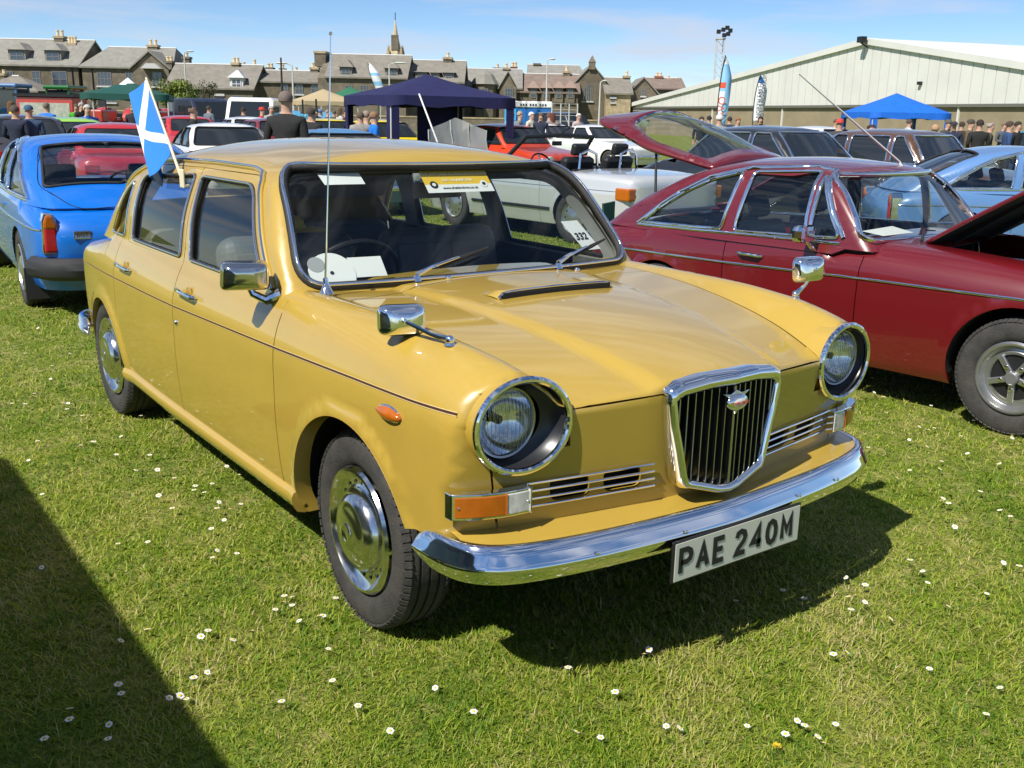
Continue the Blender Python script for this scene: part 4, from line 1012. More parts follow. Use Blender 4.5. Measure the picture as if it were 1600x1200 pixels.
seat_shape('front_seat', -1.26, -.37, .60, 1.055); seat_shape('front_seat', -1.26, .37, .60, 1.055); seat_shape('rear_seat', -2.28, 0, 1.32, .985)
b = MB(); b.prism([(-.43, .90), (-.52, .945), (-.66, .945), (-.72, .90), (-.72, .72), (-.60, .66), (-.43, .66)], (-.70, .70), lambda a, c, d: (a, d, c)); b.build('dashboard', TRIM, hero, bevel=.01)
b = MB(); M = TR(-.86, -.37, .90) @ RY(R_(-58)); b.tube([M @ Vector((.205*math.cos(t), .205*math.sin(t), 0)) for t in np.linspace(0, 2*math.pi, 40, endpoint=False)], .011, 8, closed=True); stw = b.build('steering_wheel', BLACK, hero, smooth=True)
b = MB(); b.box(-.2, .2, -.016, .016, -.012, .002, M); b.lathe([(.05, -.02), (.045, .005), (.0005, .008)], 16, M); b.tube([M @ Vector((0, 0, -.01)), M @ Vector((0, 0, -.25))], .022, 8); b.build('wheel_spokes', BLACK, stw, smooth=True)
b = MB(); b.prism([(-2.35, .93), (-2.35, .90), (-2.85, .86), (-2.85, .89)], (-.64, .64), lambda a, c, d: (a, d, c)); b.build('parcel_shelf', TRIM, hero)
for sd in (-1, 1):
    b = MB(); 
    for x0, x1 in ((-1.45, -.50), (-2.36, -1.49)): b.box(x0, x1, min(sd*.735, sd*.765), max(sd*.735, sd*.765), .30, .94)
    b.build('door_card', SEAT, hero)
VIS = mat('visor_grey', (.075, .08, .09), rough=.7)
b = MB(); M = TR(-.915, -.36, 1.335) @ RY(R_(38)); b.box(-.01, .01, -.23, .23, -.15, 0, M); b.build('sun_visor', VIS, hero, bevel=.008)
b = MB(); M = TR(-.93, .36, 1.34) @ RY(R_(62)); b.box(-.01, .01, -.23, .23, -.15, 0, M); b.build('sun_visor', VIS, hero, bevel=.008)
b = MB(); b.box(-.83, -.815, -.11, .11, 1.215, 1.275); b.tube([(-.84, 0, 1.27), (-.88, 0, 1.34)], .008, 6); b.build('rear_view_mirror', VIS, hero, bevel=.01)
b = MB(); b.sphere((-1.75, -.25, 1.03), (.14, .11, .06), 14, 8); b.sphere((-1.68, -.18, 1.015), (.12, .12, .012), 14, 6); cap = tag(b.build('cap', mat('cap_yellow', (.75, .55, .06), rough=.8), None, smooth=True), 'yellow cap lying on the seat back inside the mustard saloon', 'cap')
# wheels
for sd in (-1, 1):
    disc_wheel(hero, 0., sd, .713, ALLOY, steer=-.036)
    disc_wheel(hero, -2.692, sd, .708, ALLOY)
# flag clipped on the rear door glass
fl = thing('car_flag', 'small blue and white saltire flag on a cream stick clipped to the car window', 'flag', (-1.63, -.70, 1.23))
FB = np.array([-1.63, -.70, 1.23]); CRM = mat('cream_plastic', (.70, .64, .45), rough=.5)
p0 = np.array([-1.66, -.705, 1.235]); p1 = np.array([-2.01, -.72, 1.655])
b = MB(); b.tube([tuple(p0-FB), tuple((p0+p1)/2-FB), tuple(p1-FB)], [.007, .005, .004], 8); b.build('stick', CRM, fl, smooth=True)
b = MB(); b.box(-.05, .0, -.012, .012, -.015, .0); b.box(-.05, .0, -.014, -.006, -.015, .06); b.build('clip', CRM, fl, bevel=.003)
V = []; Fm = []; F = []; nu, nv = 72, 72
for i in range(nu+1):
    for j in range(nv+1):
        a = i/nu; c = j/nv                       # a: along the stick from its foot part upwards, c: along the fly
        h = p0+(p1-p0)*(.36+.64*a)
        # the fly falls towards the ground in soft folds
        fall = np.array([-.10, -.03, -.185])*c*(1.05-.15*a); fold = .042*math.sin(c*7.0+a*2.2)*c**.5+.012*math.sin(c*13+a*5)*c
        sw = np.array([-.085*math.sin(c*math.pi)*(a)**.8-.035*c*(1-a), fold, .02*math.sin(c*9+a*3)*c])
        V.append(tuple(h+fall+sw-FB))
for i in range(nu):
    for j in range(nv):
        q = i*(nv+1)+j; F.append((q, q+1, q+nv+2, q+nv+1)); a = (i+.5)/nu; c = (j+.5)/nv
        d = min(abs(a-c), abs(a+c-1))/1.414; Fm.append(1 if d < .052 else 0)
fo = mesh_obj('cloth', V, F, None, fl, mats=[mat('flag_blue', (.008, .19, .62), rough=.8, sheen=.3), mat('flag_white', (.75, .76, .78), rough=.8)], fmat=Fm)
sm = fo.modifiers.new('s', 'SOLIDIFY'); sm.thickness = .001
# ------------------------------------------------------------------ the other cars
GLASSF = mat('far_glass', (.02, .024, .027), rough=.06, spec=.8)
def car_surfaces(p):
    Wd = spl(p['plan']); O = spl(p['vo']); zc = spl(p['top']); wmax = max(b for a, b in p['plan'])
    c0, c1 = p['cabin']; drop = p.get('drop', .05); cr = p.get('crown', 0.); rst = p.get('rst', .08); rf = p.get('rf', .12); rr = p.get('rr', .12)
    nose = spl(p['nose']); tail = spl(p['tail']); fk, fp = p.get('fk', (.14, 3)); rk, rp = p.get('rk', (.14, 3)); fl = p.get('flare', .008)
    def g(x, y):
        t = y/wmax; return zc(x)-drop*t**4+cr*np.exp(-((t-.82)/.16)**2)*sstep(c0-.1, c0+.3, x)+.3*sstep(c0, c0-.12, x)*(1-sstep(c1+.12, c1, x))
    def F(x, y, z):
        y = np.abs(y); f = 0
        for cx, cz, r in p['arch']:
            d = np.hypot(x-cx, z-cz); f = f+fl*(1-sstep(r+.01, r+.05, d))
        a = y-(Wd(x)-O(z)+f); b = z-g(x, y); c = x-(nose(z)-fk*(y/wmax)**fp); e = (tail(z)+rk*(y/wmax)**rp)-x
        return smax(smax(smax(a, b, rst), c, rf), e, rr)
    S_ = Surf(F, p['kf'], p['kr'], p['zk'], lambda s: np.interp(s, [p['kr']-.8, p['kr'], p['kf'], p['kf']+.8], [p.get('sr', .6), p.get('ss', .4), p.get('ss', .4), p.get('sf', .5)]), ymax=1.2)
    S_.g = g
    G_ = None
    if 'roof' in p:
        gw = spl(p['gw']); tp = spl(p['gtp']); zr = spl(p['roof']); rd = p.get('rdrop', .07); wx, wz, wsl, wcv = p['ws']; bx_, bz, bsl, bcv = p['bl']; gt = max(b for a, b in p['gw'])
        def FG(x, y, z):
            y = np.abs(y); a = y-(gw(z)-tp(x)); b = z-(zr(x)-rd*(y/.6)**2.4); c = x-(wx-wsl*(z-wz)-wcv*(y/gt)**2); e = (bx_-bsl*(bz-z)+bcv*(y/gt)**2)-x
            return smax(smax(smax(a, b, p.get('grs', .06)), c, .06), e, p.get('grr', .08))
        gkf, gkr, gzk, gs, gf, gr_ = p['gcore']
        G_ = Surf(FG, gkf, gkr, gzk, lambda s: np.interp(s, [gkr-.8, gkr-.3, gkr, gkf, gkf+.35, gkf+.8], [gr_, gr_*.7+gs*.3, gs, gs, gf*.6+gs*.4, gf]))
    return S_, G_
def qcurve(S_, a, b, step):
    s_ = np.unique(np.concatenate([[a, b], np.arange(math.ceil(a/step)*step, b, step)])); s_ = s_[(s_ >= a-1e-9) & (s_ <= b+1e-9)]; return s_, S_.Q(s_)
def make_car(name, label, p, pm, loc, rz, far=False, parts=None, glass_m=None, group=None, trim=True, wheel='rostyle', sides=(-1, 1)):
    """full car from a body description; returns root and surfaces"""
    root = thing(name, label, 'car', loc, rz, group); sp = p.get('sp', .05)*(1.7 if far else 1); stp = .04 if not far else .08
    S_, G_ = car_surfaces(p); gm = glass_m or (GLASSF if far else GLASSD); sill = p['sill']; belt = p['belt']; gaps = p['gaps']; c0, c1 = p['cabin']
    e0, e1 = S_.kr-S_.L, S_.kf+S_.L
    arch = [S_.xz(circ(cx, cz, r, 48)) for cx, cz, r in p['arch']]
    def narch(P): 
        r = np.ones(len(P), bool)
        for a in arch: r &= ~inpoly(P, a)
        return r
    def lower(a, b, nm, sd, z0=None):
        z0 = z0 or sill
        up = []
        xb0, xb1 = max(a, c1+.05), min(b, c0-.05)
        if a < c1+.05:
            s_, q = qcurve(S_, a, min(b, c1+.05), stp); up += [(float(i), float(j)) for i, j in zip(s_, q[:, 2])]
        if xb1 > xb0: up += [(float(x), belt) for x in np.arange(xb0, xb1+1e-6, (xb1-xb0)/max(1, int((xb1-xb0)/stp)))]
        if b > c0-.05:
            s_, q = qcurve(S_, max(a, c0-.05), b, stp); up += [(float(i), float(j)) for i, j in zip(s_, q[:, 2])]
        lo = [(float(x), z0) for x in np.linspace(a, b, max(2, int((b-a)/stp)))]
        poly = lo+up[::-1]
        t = S_.tri('wrap', [(poly, True)]+[(x, True) for x in arch], lambda P: inpoly(P, poly) & narch(P), sp)
        return t
    def topreg(a, b, y0f=lambda x: 0.0):
        s_, q = qcurve(S_, a, b, stp); pl = [(float(x), float(max(y, 0))) for x, y in q[:, :2]]; return pl
    P_ = {}
    xa = gaps[0]; gp_ = .003 if not far else .0
    def toppoly(front):
        if front:
            pl = topreg(p['cowl'], e1); pl[-1] = (pl[-1][0], 0.0); return pl+[(p['cowl'], 0.0)]
        pl = topreg(e0, p['deck']); pl[0] = (pl[0][0], 0.0); return pl+[(p['deck'], 0.0)]
    skip = p.get('skip', ())
    # bonnet line: everything inside it is bonnet, the rest goes with the wings
    bl_ = p.get('bonnet')
    for sd in ((-1, 1) if not far else (0,)):
        kw = dict(both=True) if sd == 0 else dict(side=sd)
        fr = [lower(xa+gp_, e1, 'front_wing', sd)]
        tf = toppoly(True)
        if bl_:
            inside = lambda P: inpoly(P, tf) & ~inpoly(P, bl_)
            fr.append(S_.tri('top', [(tf, True), (bl_, True)], inside, sp))
        else: fr.append(S_.tri('top', [(tf, True)], lambda P: inpoly(P, tf), sp))
        finish('front_body' if sd == 0 else 'front_wing', fr, pm, root, skirt=0 if far else .012, **kw)
        for i in range(len(gaps)-1):
            dt = lower(gaps[i+1]+gp_, gaps[i]-gp_, 'door', sd)
            for s2 in ((-1, 1) if sd == 0 else (sd,)): P_[('door', s2, i)] = finish('door', [dt], pm, root, skirt=0 if far else .012, side=s2)
        tr = toppoly(False)
        finish('rear_body' if sd == 0 else 'rear_wing', [lower(e0, gaps[-1]-gp_, 'rear', sd), S_.tri('top', [(tr, True)], lambda P: inpoly(P, tr), sp)], pm, root, skirt=0 if far else .012, **kw)
    if bl_ and 'bonnet' not in skip:
        half = [q for q in bl_]
        finish('bonnet', [S_.tri('top', [(bl_, True)], lambda P: inpoly(P, bl_), sp)], pm, root, both=True)
    # wheels, wells, underside
    US = mat('underseal', (.02, .019, .017), rough=.95, bump=.3)
    for sd in (-1, 1):
        for i, (cx, cz, r) in enumerate(p['arch']):
            disc_wheel(root, cx, sd, p['track'], ALLOY, R=p['tyre'], z=p['tyre'], kind=wheel, rim=p.get('rim', .188), detail=not far)
            A = np.linspace(R_(-10), R_(190), 20); pts = [(cx+r*math.cos(a), cz+r*math.sin(a)) for a in A]; Po = S_.wrap(S_.xz(pts)); V = []
            for q in Po: V += [(q[0], sd*(q[1]-.002), q[2]), (q[0]+(q[0]-cx)*.06, sd*.35, q[2]+(q[2]-cz)*.06)]
            n = len(Po); mesh_obj('wheel_arch', V, [(2*j, 2*j+1, 2*j+3, 2*j+2) for j in range(n-1)]+[tuple(2*j+1 for j in range(n))], US, root)
    wm = max(b for a, b in p['plan'])
    b = MB(); b.box(p['arch'][1][0]-.5, p['arch'][0][0]+.45, -wm*.7, wm*.7, sill-.01, sill+.06); b.build('floor_pan', US, root)
    if G_ is None: return root, S_, None, P_
    # roof with pillars
    ge0, ge1 = G_.kr-G_.L, G_.kf+G_.L
    qs = np.arange(ge0, ge1+1e-6, stp); qs = np.append(qs, ge1) if qs[-1] < ge1-1e-6 else qs; q = G_.Q(qs)
    zlo = lambda s: p['scut'] if ('scut' in p and s > gkf_+.27) else belt-.04
    gkf_ = G_.kf
    poly = [(float(s), zlo(s)) for s in qs]+[(float(a), float(c)) for a, c in zip(qs, q[:, 2])][::-1]
    wins = [G_.xz(dens(rpoly(w_, p.get('wr', .025), 4), stp)) for w_ in p['wins']]
    (wy0, wz0, wy1, wz1) = p['wsp']; wl = dens(rpoly([(0, wz0), (wy0, wz0), (wy1, wz1), (0, wz1)], [0, .06, .06, 0], 4), stp); wl = np.array(wl); w2 = [tuple(t) for t in G_.inv(G_.frontx(wl[:, 0], wl[:, 1]))]
    wc = w2
    holes = wins+[wc]; tophole = None; bpoly = None
    if p.get('fast'):
        tophole = dens(rpoly(p['fast'], .05, 5), stp)
    else:
        (by0, bz0, by1, bz1) = p['blp']; bl2 = np.array(dens(rpoly([(0, bz0), (by0, bz0), (by1, bz1), (0, bz1)], [0, .06, .06, 0], 4), stp)); bpoly = [tuple(t) for t in G_.inv(G_.frontx(bl2[:, 0], bl2[:, 1], -1))]; holes.append(bpoly)
    def ok(P):
        r = inpoly(P, poly)
        for h in holes: r &= ~inpoly(P, h)
        return r
    a = G_.tri('wrap', [(poly, True)]+[(h, True) for h in holes], ok, sp)
    tpoly = [(float(x), float(max(y, 0))) for x, y in q[:, :2]]; tpoly[0] = (tpoly[0][0], 0.); tpoly[-1] = (tpoly[-1][0], 0.)
    hatch = p.get('hatch')
    def okt(P):
        r = inpoly(P, tpoly)
        if tophole: r &= ~inpoly(P, tophole)
        if hatch: r &= ~inpoly(P, hatch)
        return r
    t = G_.tri('top', [(tpoly, True)]+([(tophole, True)] if tophole else [])+([(hatch, True)] if hatch else []), okt, sp)
    if hatch:
        okw = ok; cutx = max(x for x, y in hatch)
        P3 = a[0]; cen = P3[a[1]].mean(1); keep = ~((cen[:, 0] < cutx-.02) & (cen[:, 1] < p['hatch_y'])); a = (a[0], a[1][keep], a[2])
    rf_ = finish('roof', [a, t], p.get('roof_paint', pm), root, both=True, skirt=0 if far else .01)
    if not far:
        finish('headlining', [a, t], mat('headlining_dark', (.09, .09, .09), rough=.9), root, both=True, off=-.02, skirt=0, flip=True)
    for i, h in enumerate(wins):
        for sd in (-1, 1):
            par = root
            w_ = finish('window_glass', [G_.tri('wrap', [(h, True)], lambda P: inpoly(P, h), .12)], gm, par, sd, off=-.008, skirt=0)
            if trim:
                P3 = G_.wrap(h); strip_tube('window_trim', P3+G_.nrm(P3)*.004, .012 if not far else .014, CHROME if trim is True else trim, w_, True, n=6, side=sd)
    ww = finish('windscreen', [G_.tri('wrap', [(wc, True)], lambda P: inpoly(P, wc), .10)], gm if far else GLASS, root, both=True, off=-.006, skirt=0)
    if trim:
        full_ = [(y, z) for y, z in wl if y > 1e-6]; full_ = np.array(full_+[(-y, z) for y, z in full_[::-1]]); P3 = G_.frontx(full_[:, 0], full_[:, 1]); nn = G_.nrm(P3); P3[:, 1] = full_[:, 0]; nn[:, 1] *= np.sign(full_[:, 0])
        strip_tube('windscreen_trim', P3+nn*.004, .016 if not far else .016, CHROME if trim is True else trim, ww, True, n=6)
    if tophole and not hatch:
        rw = finish('rear_window', [G_.tri('top', [(tophole, True)], lambda P: inpoly(P, tophole), .12)], gm, root, both=True, off=-.008, skirt=0)
        f2 = [q_ for q_ in tophole if q_[1] > 1e-6]; P3 = G_.top(f2); nn = G_.nrm(P3); P3 = np.concatenate([P3, (P3*[1, -1, 1])[::-1]]); nn = np.concatenate([nn, (nn*[1, -1, 1])[::-1]])
        strip_tube('rear_window_seal', P3+nn*.004, .012, RUBBER, rw, True, n=6)
    elif bpoly:
        finish('rear_window', [G_.tri('wrap', [(bpoly, True)], lambda P: inpoly(P, bpoly), .12)], gm, root, both=True, off=-.008, skirt=0)
    return root, S_, G_, P_
def simple_seat(root, x, y, z0, wd, h, m, lean=-16, head=False):
    c = MB(); c.box(x-.02, x+.46, y-wd/2, y+wd/2, z0, z0+.16); s1 = c.build('seat', m, root, bevel=.04)
    k = MB(); M = TR(x, y, z0+.12) @ RY(R_(lean)); k.box(-.09, .05, -wd/2, wd/2, 0, h, M); k.build('seat_back', m, s1, bevel=.05)
    if head: k = MB(); k.box(-.06, .03, -.13, .13, h+.02, h+.17, M); k.build('headrest', m, s1, bevel=.03)
    return s1
def steer_wheel(root, x, y, z, m=BLACK):
    b = MB(); M = TR(x, y, z) @ RY(R_(-62)); b.tube([M @ Vector((.19*math.cos(t), .19*math.sin(t), 0)) for t in np.linspace(0, 2*math.pi, 28, endpoint=False)], .012, 6, closed=True); s1 = b.build('steering_wheel', m, root, smooth=True)
    b = MB(); b.box(-.19, .19, -.012, .012, -.006, .004, M); b.box(-.012, .012, -.19, .0, -.006, .004, M); b.build('wheel_spokes', ALLOY, s1)

MGB = dict(plan=[(-3.14, .60), (-2.95, .68), (-2.6, .728), (-1.9, .752), (-.8, .757), (0, .754), (.35, .735), (.6, .69), (.75, .62)], vo=[(.12, .13), (.19, .06), (.26, .03), (.42, .006), (.55, 0), (.69, 0), (.76, .010), (.83, .032), (.90, .075), (1., .15)],
           top=[(-3.2, .72), (-3.0, .79), (-2.7, .855), (-2.4, .90), (-.8, .905), (-.45, .895), (0, .868), (.3, .835), (.55, .78), (.72, .71), (.8, .66)], cabin=(-1.02, -2.42), drop=.075, crown=.012, rst=.12, rf=.14, rr=.16,
           nose=[(.2, .60), (.35, .68), (.5, .72), (.65, .72), (.8, .66)], tail=[(.2, -2.98), (.4, -3.10), (.6, -3.13), (.8, -3.06), (1., -2.9)], fk=(.16, 2.6), rk=(.14, 3), arch=[(.07, .315, .345), (-2.275, .30, .325)], tyre=.30, track=.66, rim=.182,
           kf=.05, kr=-2.3, zk=.5, ss=.44, sf=.42, sr=.42, sill=.20, belt=.848, gaps=[-.822, -1.748], cowl=-.97, deck=-2.45, sp=.045,
           bonnet=[(-.62, 0), (-.62, .30), (-.60, .47), (.0, .50), (.35, .48), (.58, .40), (.62, .30), (.64, 0)],
           gw=[(.78, .755), (.848, .728), (1.0, .697), (1.12, .655), (1.20, .617), (1.27, .565), (1.34, .49)], gtp=[(-3.1, .22), (-2.8, .12), (-2.5, .055), (-2.2, .02), (-1.85, 0), (-.5, 0)], roof=[(-.8, 1.18), (-1.05, 1.265), (-1.3, 1.302), (-1.55, 1.315), (-1.8, 1.306), (-2.0, 1.278), (-2.2, 1.222), (-2.5, 1.09), (-2.75, .965), (-3.0, .83)], rdrop=.055, ws=(-.70, .88, .96, .10), bl=(-2.95, .84, 1.2, .10), grs=.07,
           scut=.842, gcore=(-1.4, -1.95, 1.0, .36, .72, -.19), wins=[[(-1.80, .872), (-2.50, .852), (-2.33, .965), (-2.13, 1.085), (-1.95, 1.168), (-1.74, 1.222)], [(-1.70, .872), (-1.205, .884), (-1.222, 1.248), (-1.66, 1.225)], [(-1.175, .885), (-.985, .90), (-1.185, 1.238)]], wr=.03, wsp=(.722, .895, .584, 1.234),
           fast=[(-2.11, 0), (-2.11, .49), (-2.70, .575), (-2.74, 0)])
def mgb_details(root, S_, G_, colr, rubber=False, tail_in=True):
    # waist trim, strip, handles, mirror, lamps, bumpers, interior
    for sd in (-1, 1):
        P3 = S_.wrap(S_.xz(dens([(.60, .700), (0, .702), (-.8, .696), (-1.75, .676), (-2.6, .668), (-2.95, .655)], .08, False))); strip_tube('side_strip', P3+S_.nrm(P3)*.002, .0075, CHROME, root, n=6, side=sd)
        P3 = G_.wrap(G_.xz(dens([(-.97, .868), (-1.72, .856), (-2.53, .836)], .06, False))); strip_tube('waist_trim', P3+G_.nrm(P3)*.003, .010, CHROME, root, n=6, side=sd)
        P3 = G_.wrap(G_.xz(dens([(-.955, .90), (-1.06, 1.06), (-1.175, 1.254), (-1.3, 1.270), (-1.7, 1.246), (-1.98, 1.178), (-2.2, 1.068), (-2.36, .965), (-2.53, .845)], .06, False))); strip_tube('gutter_trim', P3+G_.nrm(P3)*.003, .015, CHROME, root, n=6, side=sd)
        p = S_.wrap([(-1.55, .745)])[0]; b = MB(); b.tube([(-1.46, sd*(p[1]+.008), .742), (-1.48, sd*(p[1]+.03), .745), (-1.60, sd*(p[1]+.03), .748), (-1.64, sd*(p[1]+.008), .748)], [.008, .012, .010, .007], 8); b.build('door_handle', CHROME, root, smooth=True)
        # tail lamp
        q = S_.frontx([.60], [.66], -1)[0]
        V = MB(); V.prism([(-.05, .50), (.05, .50), (.045, .70), (.02, .765), (-.02, .775), (-.04, .72)], (q[0]-.035, q[0]+.10), lambda a, c, e: (e, sd*(.605-a), c)); tl = V.build('tail_lamp', REDL, root, bevel=.016)
        V = MB(); V.prism([(-.044, .67), (.049, .67), (.047, .70), (.021, .767), (-.021, .777), (-.042, .72)], (q[0]-.039, q[0]+.08), lambda a, c, e: (e, sd*(.605-a), c)); V.build('amber_lens', AMBER, tl, bevel=.016)
        V = MB(); V.prism([(-.060, .49), (.058, .49), (.055, .70), (.03, .78), (-.03, .79), (-.052, .73)], (q[0]-.022, q[0]+.10), lambda a, c, e: (e, sd*(.605-a), c)); V.build('lamp_bezel', CHROME, tl, bevel=.012)
        # headlamp
        q = S_.frontx([.58], [.62])[0]; M = TR(q[0]-.02, sd*.58, .62) @ RY(math.pi/2)
        V = MB(); V.lathe([(.10, -.05), (.10, .02), (.092, .03), (.086, .025)], 24, M); hl = V.build('headlamp', CHROME, root, smooth=True); V = MB(); V.lathe([(.088, .02), (.06, .04), (.0005, .05)], 20, M); V.build('lens', CLEARL, hl, smooth=True)
    pts = [(y, .38 if rubber else .42) for y in np.linspace(-.70, .70, 17)]
    for fr in (1, -1):
        P3 = []
        for y, z in pts:
            q = S_.frontx([abs(y)], [z], fr)[0]; P3.append((q[0]+fr*.05, y, z))
        b = MB(); b.tube(P3, .085 if rubber else .04, 10); b.build('rear_bumper' if fr < 0 else 'front_bumper', mat('bumper_rubber', (.02, .02, .022), rough=.6) if rubber else CHROME, root, smooth=True)
    P3 = np.array([(y, z) for z in (.46, .62) for y in np.linspace(-.40, .40, 9)]); X3 = S_.frontx(np.abs(P3[:, 0]), P3[:, 1])[:, 0]+.006
    gl_ = mesh_obj('grille', [(x, y, z) for x, (y, z) in zip(X3, P3)], [(i, i+1, i+10, i+9) for i in range(8)], BLACK, root)
    for k in range(17):
        y = -.40+k*.05; xg = S_.frontx([abs(y)], [.54])[0, 0]; b = MB(); b.tube([(S_.frontx([abs(y)], [.47])[0, 0]+.012, y, .47), (xg+.014, y, .54), (S_.frontx([abs(y)], [.61])[0, 0]+.012, y, .61)], .004, 5); b.build('grille_bar', CHROME, gl_)
    INT = mat('black_vinyl', (.02, .02, .021), rough=.5)
    simple_seat(root, -1.62, -.34, .26, .48, .56, INT, -18, head=True); simple_seat(root, -1.62, .34, .26, .48, .56, INT, -18, head=True)
    steer_wheel(root, -1.17, -.34, .80)
    b = MB(); b.box(-1.02, -.92, -.66, .66, .62, .87); b.build('dashboard', INT, root, bevel=.03)
    b = MB(); b.box(-2.60, -1.80, -.58, .58, .50, .56); b.box(-2.6, -.9, -.66, .66, .22, .26); b.build('load_floor', INT, root)
    b = MB(); b.box(-.94, -.88, -.66, .66, .26, .84); b.build('bulkhead', INT, root)
    for sd in (-1, 1):
        b = MB(); b.box(-1.74, -.84, min(sd*.66, sd*.70), max(sd*.66, sd*.70), .26, .85); b.build('door_card', INT, root)
        b = MB(); P_ = G_.frontx([.30], [.905])[0]; z = S_.top([(-.62, .3)])[0, 2]; st = Vector((-.63, sd*.30-.15, z)); e = Vector((P_[0]+.02, sd*.30+.18, .93)); b.tube([st, st.lerp(e, .5)+Vector((-.03, 0, .03)), e], [.010, .006, .004], 6); b.build('wiper', RUBBER, root, smooth=True)

MAROON = paint('maroon_paint', (.13, .0045, .008)); MBLUE = paint('bright_blue_paint', (.0, .14, .58)); PBLUE = paint('pale_blue_paint', (.10, .215, .44))
# -- maroon coupe beside the saloon, bonnet and tailgate open
pm = dict(MGB); pm['skip'] = ('bonnet',); pm['hatch'] = [(-2.06, 0), (-2.06, .50), (-2.70, .60), (-3.2, .60), (-3.2, 0)]; pm['hatch_y'] = .545
mg, Sm, Gm, Pm = make_car('coupe_car', 'maroon coupe with bonnet and tailgate propped open beside the mustard saloon', pm, MAROON, (-.048, 3.57, 0), R_(5.26))
mgb_details(mg, Sm, Gm, MAROON)
# raised tailgate with glass
def lift_gate(root, m, hx, hz, ang, length=1.08):
    out = rpoly([(0, -.50), (.55, -.56), (length, -.47), (length, .47), (.55, .56), (0, .50)], [.04, .1, .12, .12, .1, .04], 5)
    hole = rpoly([(.10, -.44), (.55, -.49), (.84, -.40), (.84, .40), (.55, .49), (.10, .44)], [.08, .08, .1, .1, .08, .08], 5)
    o2, h2 = dens(out, .04), dens(hole, .04); pts = o2+h2; n1 = len(o2)
    ed = [(i, (i+1) % n1) for i in range(n1)]+[(n1+i, n1+(i+1) % len(h2)) for i in range(len(h2))]
    gx_, gy_ = np.meshgrid(np.arange(.05, length, .06), np.arange(-.52, .53, .06)); Gd = np.c_[gx_.ravel(), gy_.ravel()]
    okf = lambda P: inpoly(P, o2) & ~inpoly(P, h2)
    Gd = Gd[inpoly(Gd, o2)]
    r = delaunay_2d_cdt([Vector(p) for p in pts]+[Vector(p) for p in Gd], ed, [], 0, 1e-6); V2 = np.array([tuple(v) for v in r[0]]); T = np.array(r[2])
    cen = V2[T].mean(1)
    ca, sa = math.cos(ang), math.sin(ang)
    def mp(P, off=0.):
        a, b_ = P[:, 0], P[:, 1]; h = -(.05+.13*np.sin(np.clip(a/length, 0, 1)*math.pi)**.8)*(b_/.5)**2+.14*np.sin(np.clip(a/length, 0, 1)*math.pi)+.02+off
        return np.c_[hx-a*ca-h*sa*1.0, b_, hz+a*sa+h*ca]
    Vp = mp(V2); T1 = T[okf(cen)]
    top = mesh_obj('tailgate', Vp, [tuple(t) for t in T1], m, root); so = top.modifiers.new('t', 'SOLIDIFY'); so.thickness = .022; so.offset = -1
    Tg = T[inpoly(cen, h2)]
    mesh_obj('tailgate_glass', mp(V2, -.008), [tuple(t) for t in Tg], GLASS, top)
    hb = MB(); hb.tube([tuple(q) for q in mp(np.array(h2), .004)], .014, 6, closed=True); hb.build('glass_trim', CHROME, top, smooth=True)
    for sg in (-1, 1):
        q = mp(np.array([[.52, sg*.5]]), -.03)[0]; b = MB(); b.tube([tuple(q), (hx-.42, sg*.56, hz-.34)], .009, 6); b.build('gas_strut', BLACK, top)
    b = MB(); q = mp(np.array([[length-.04, 0.]]), -.05)[0]; b.box(q[0]-.03, q[0]+.03, -.06, .06, q[2]-.03, q[2]+.02); b.build('tailgate_catch', CHROME, top)
    return top
lift_gate(mg, MAROON, -2.06, 1.245, R_(14), 1.16)
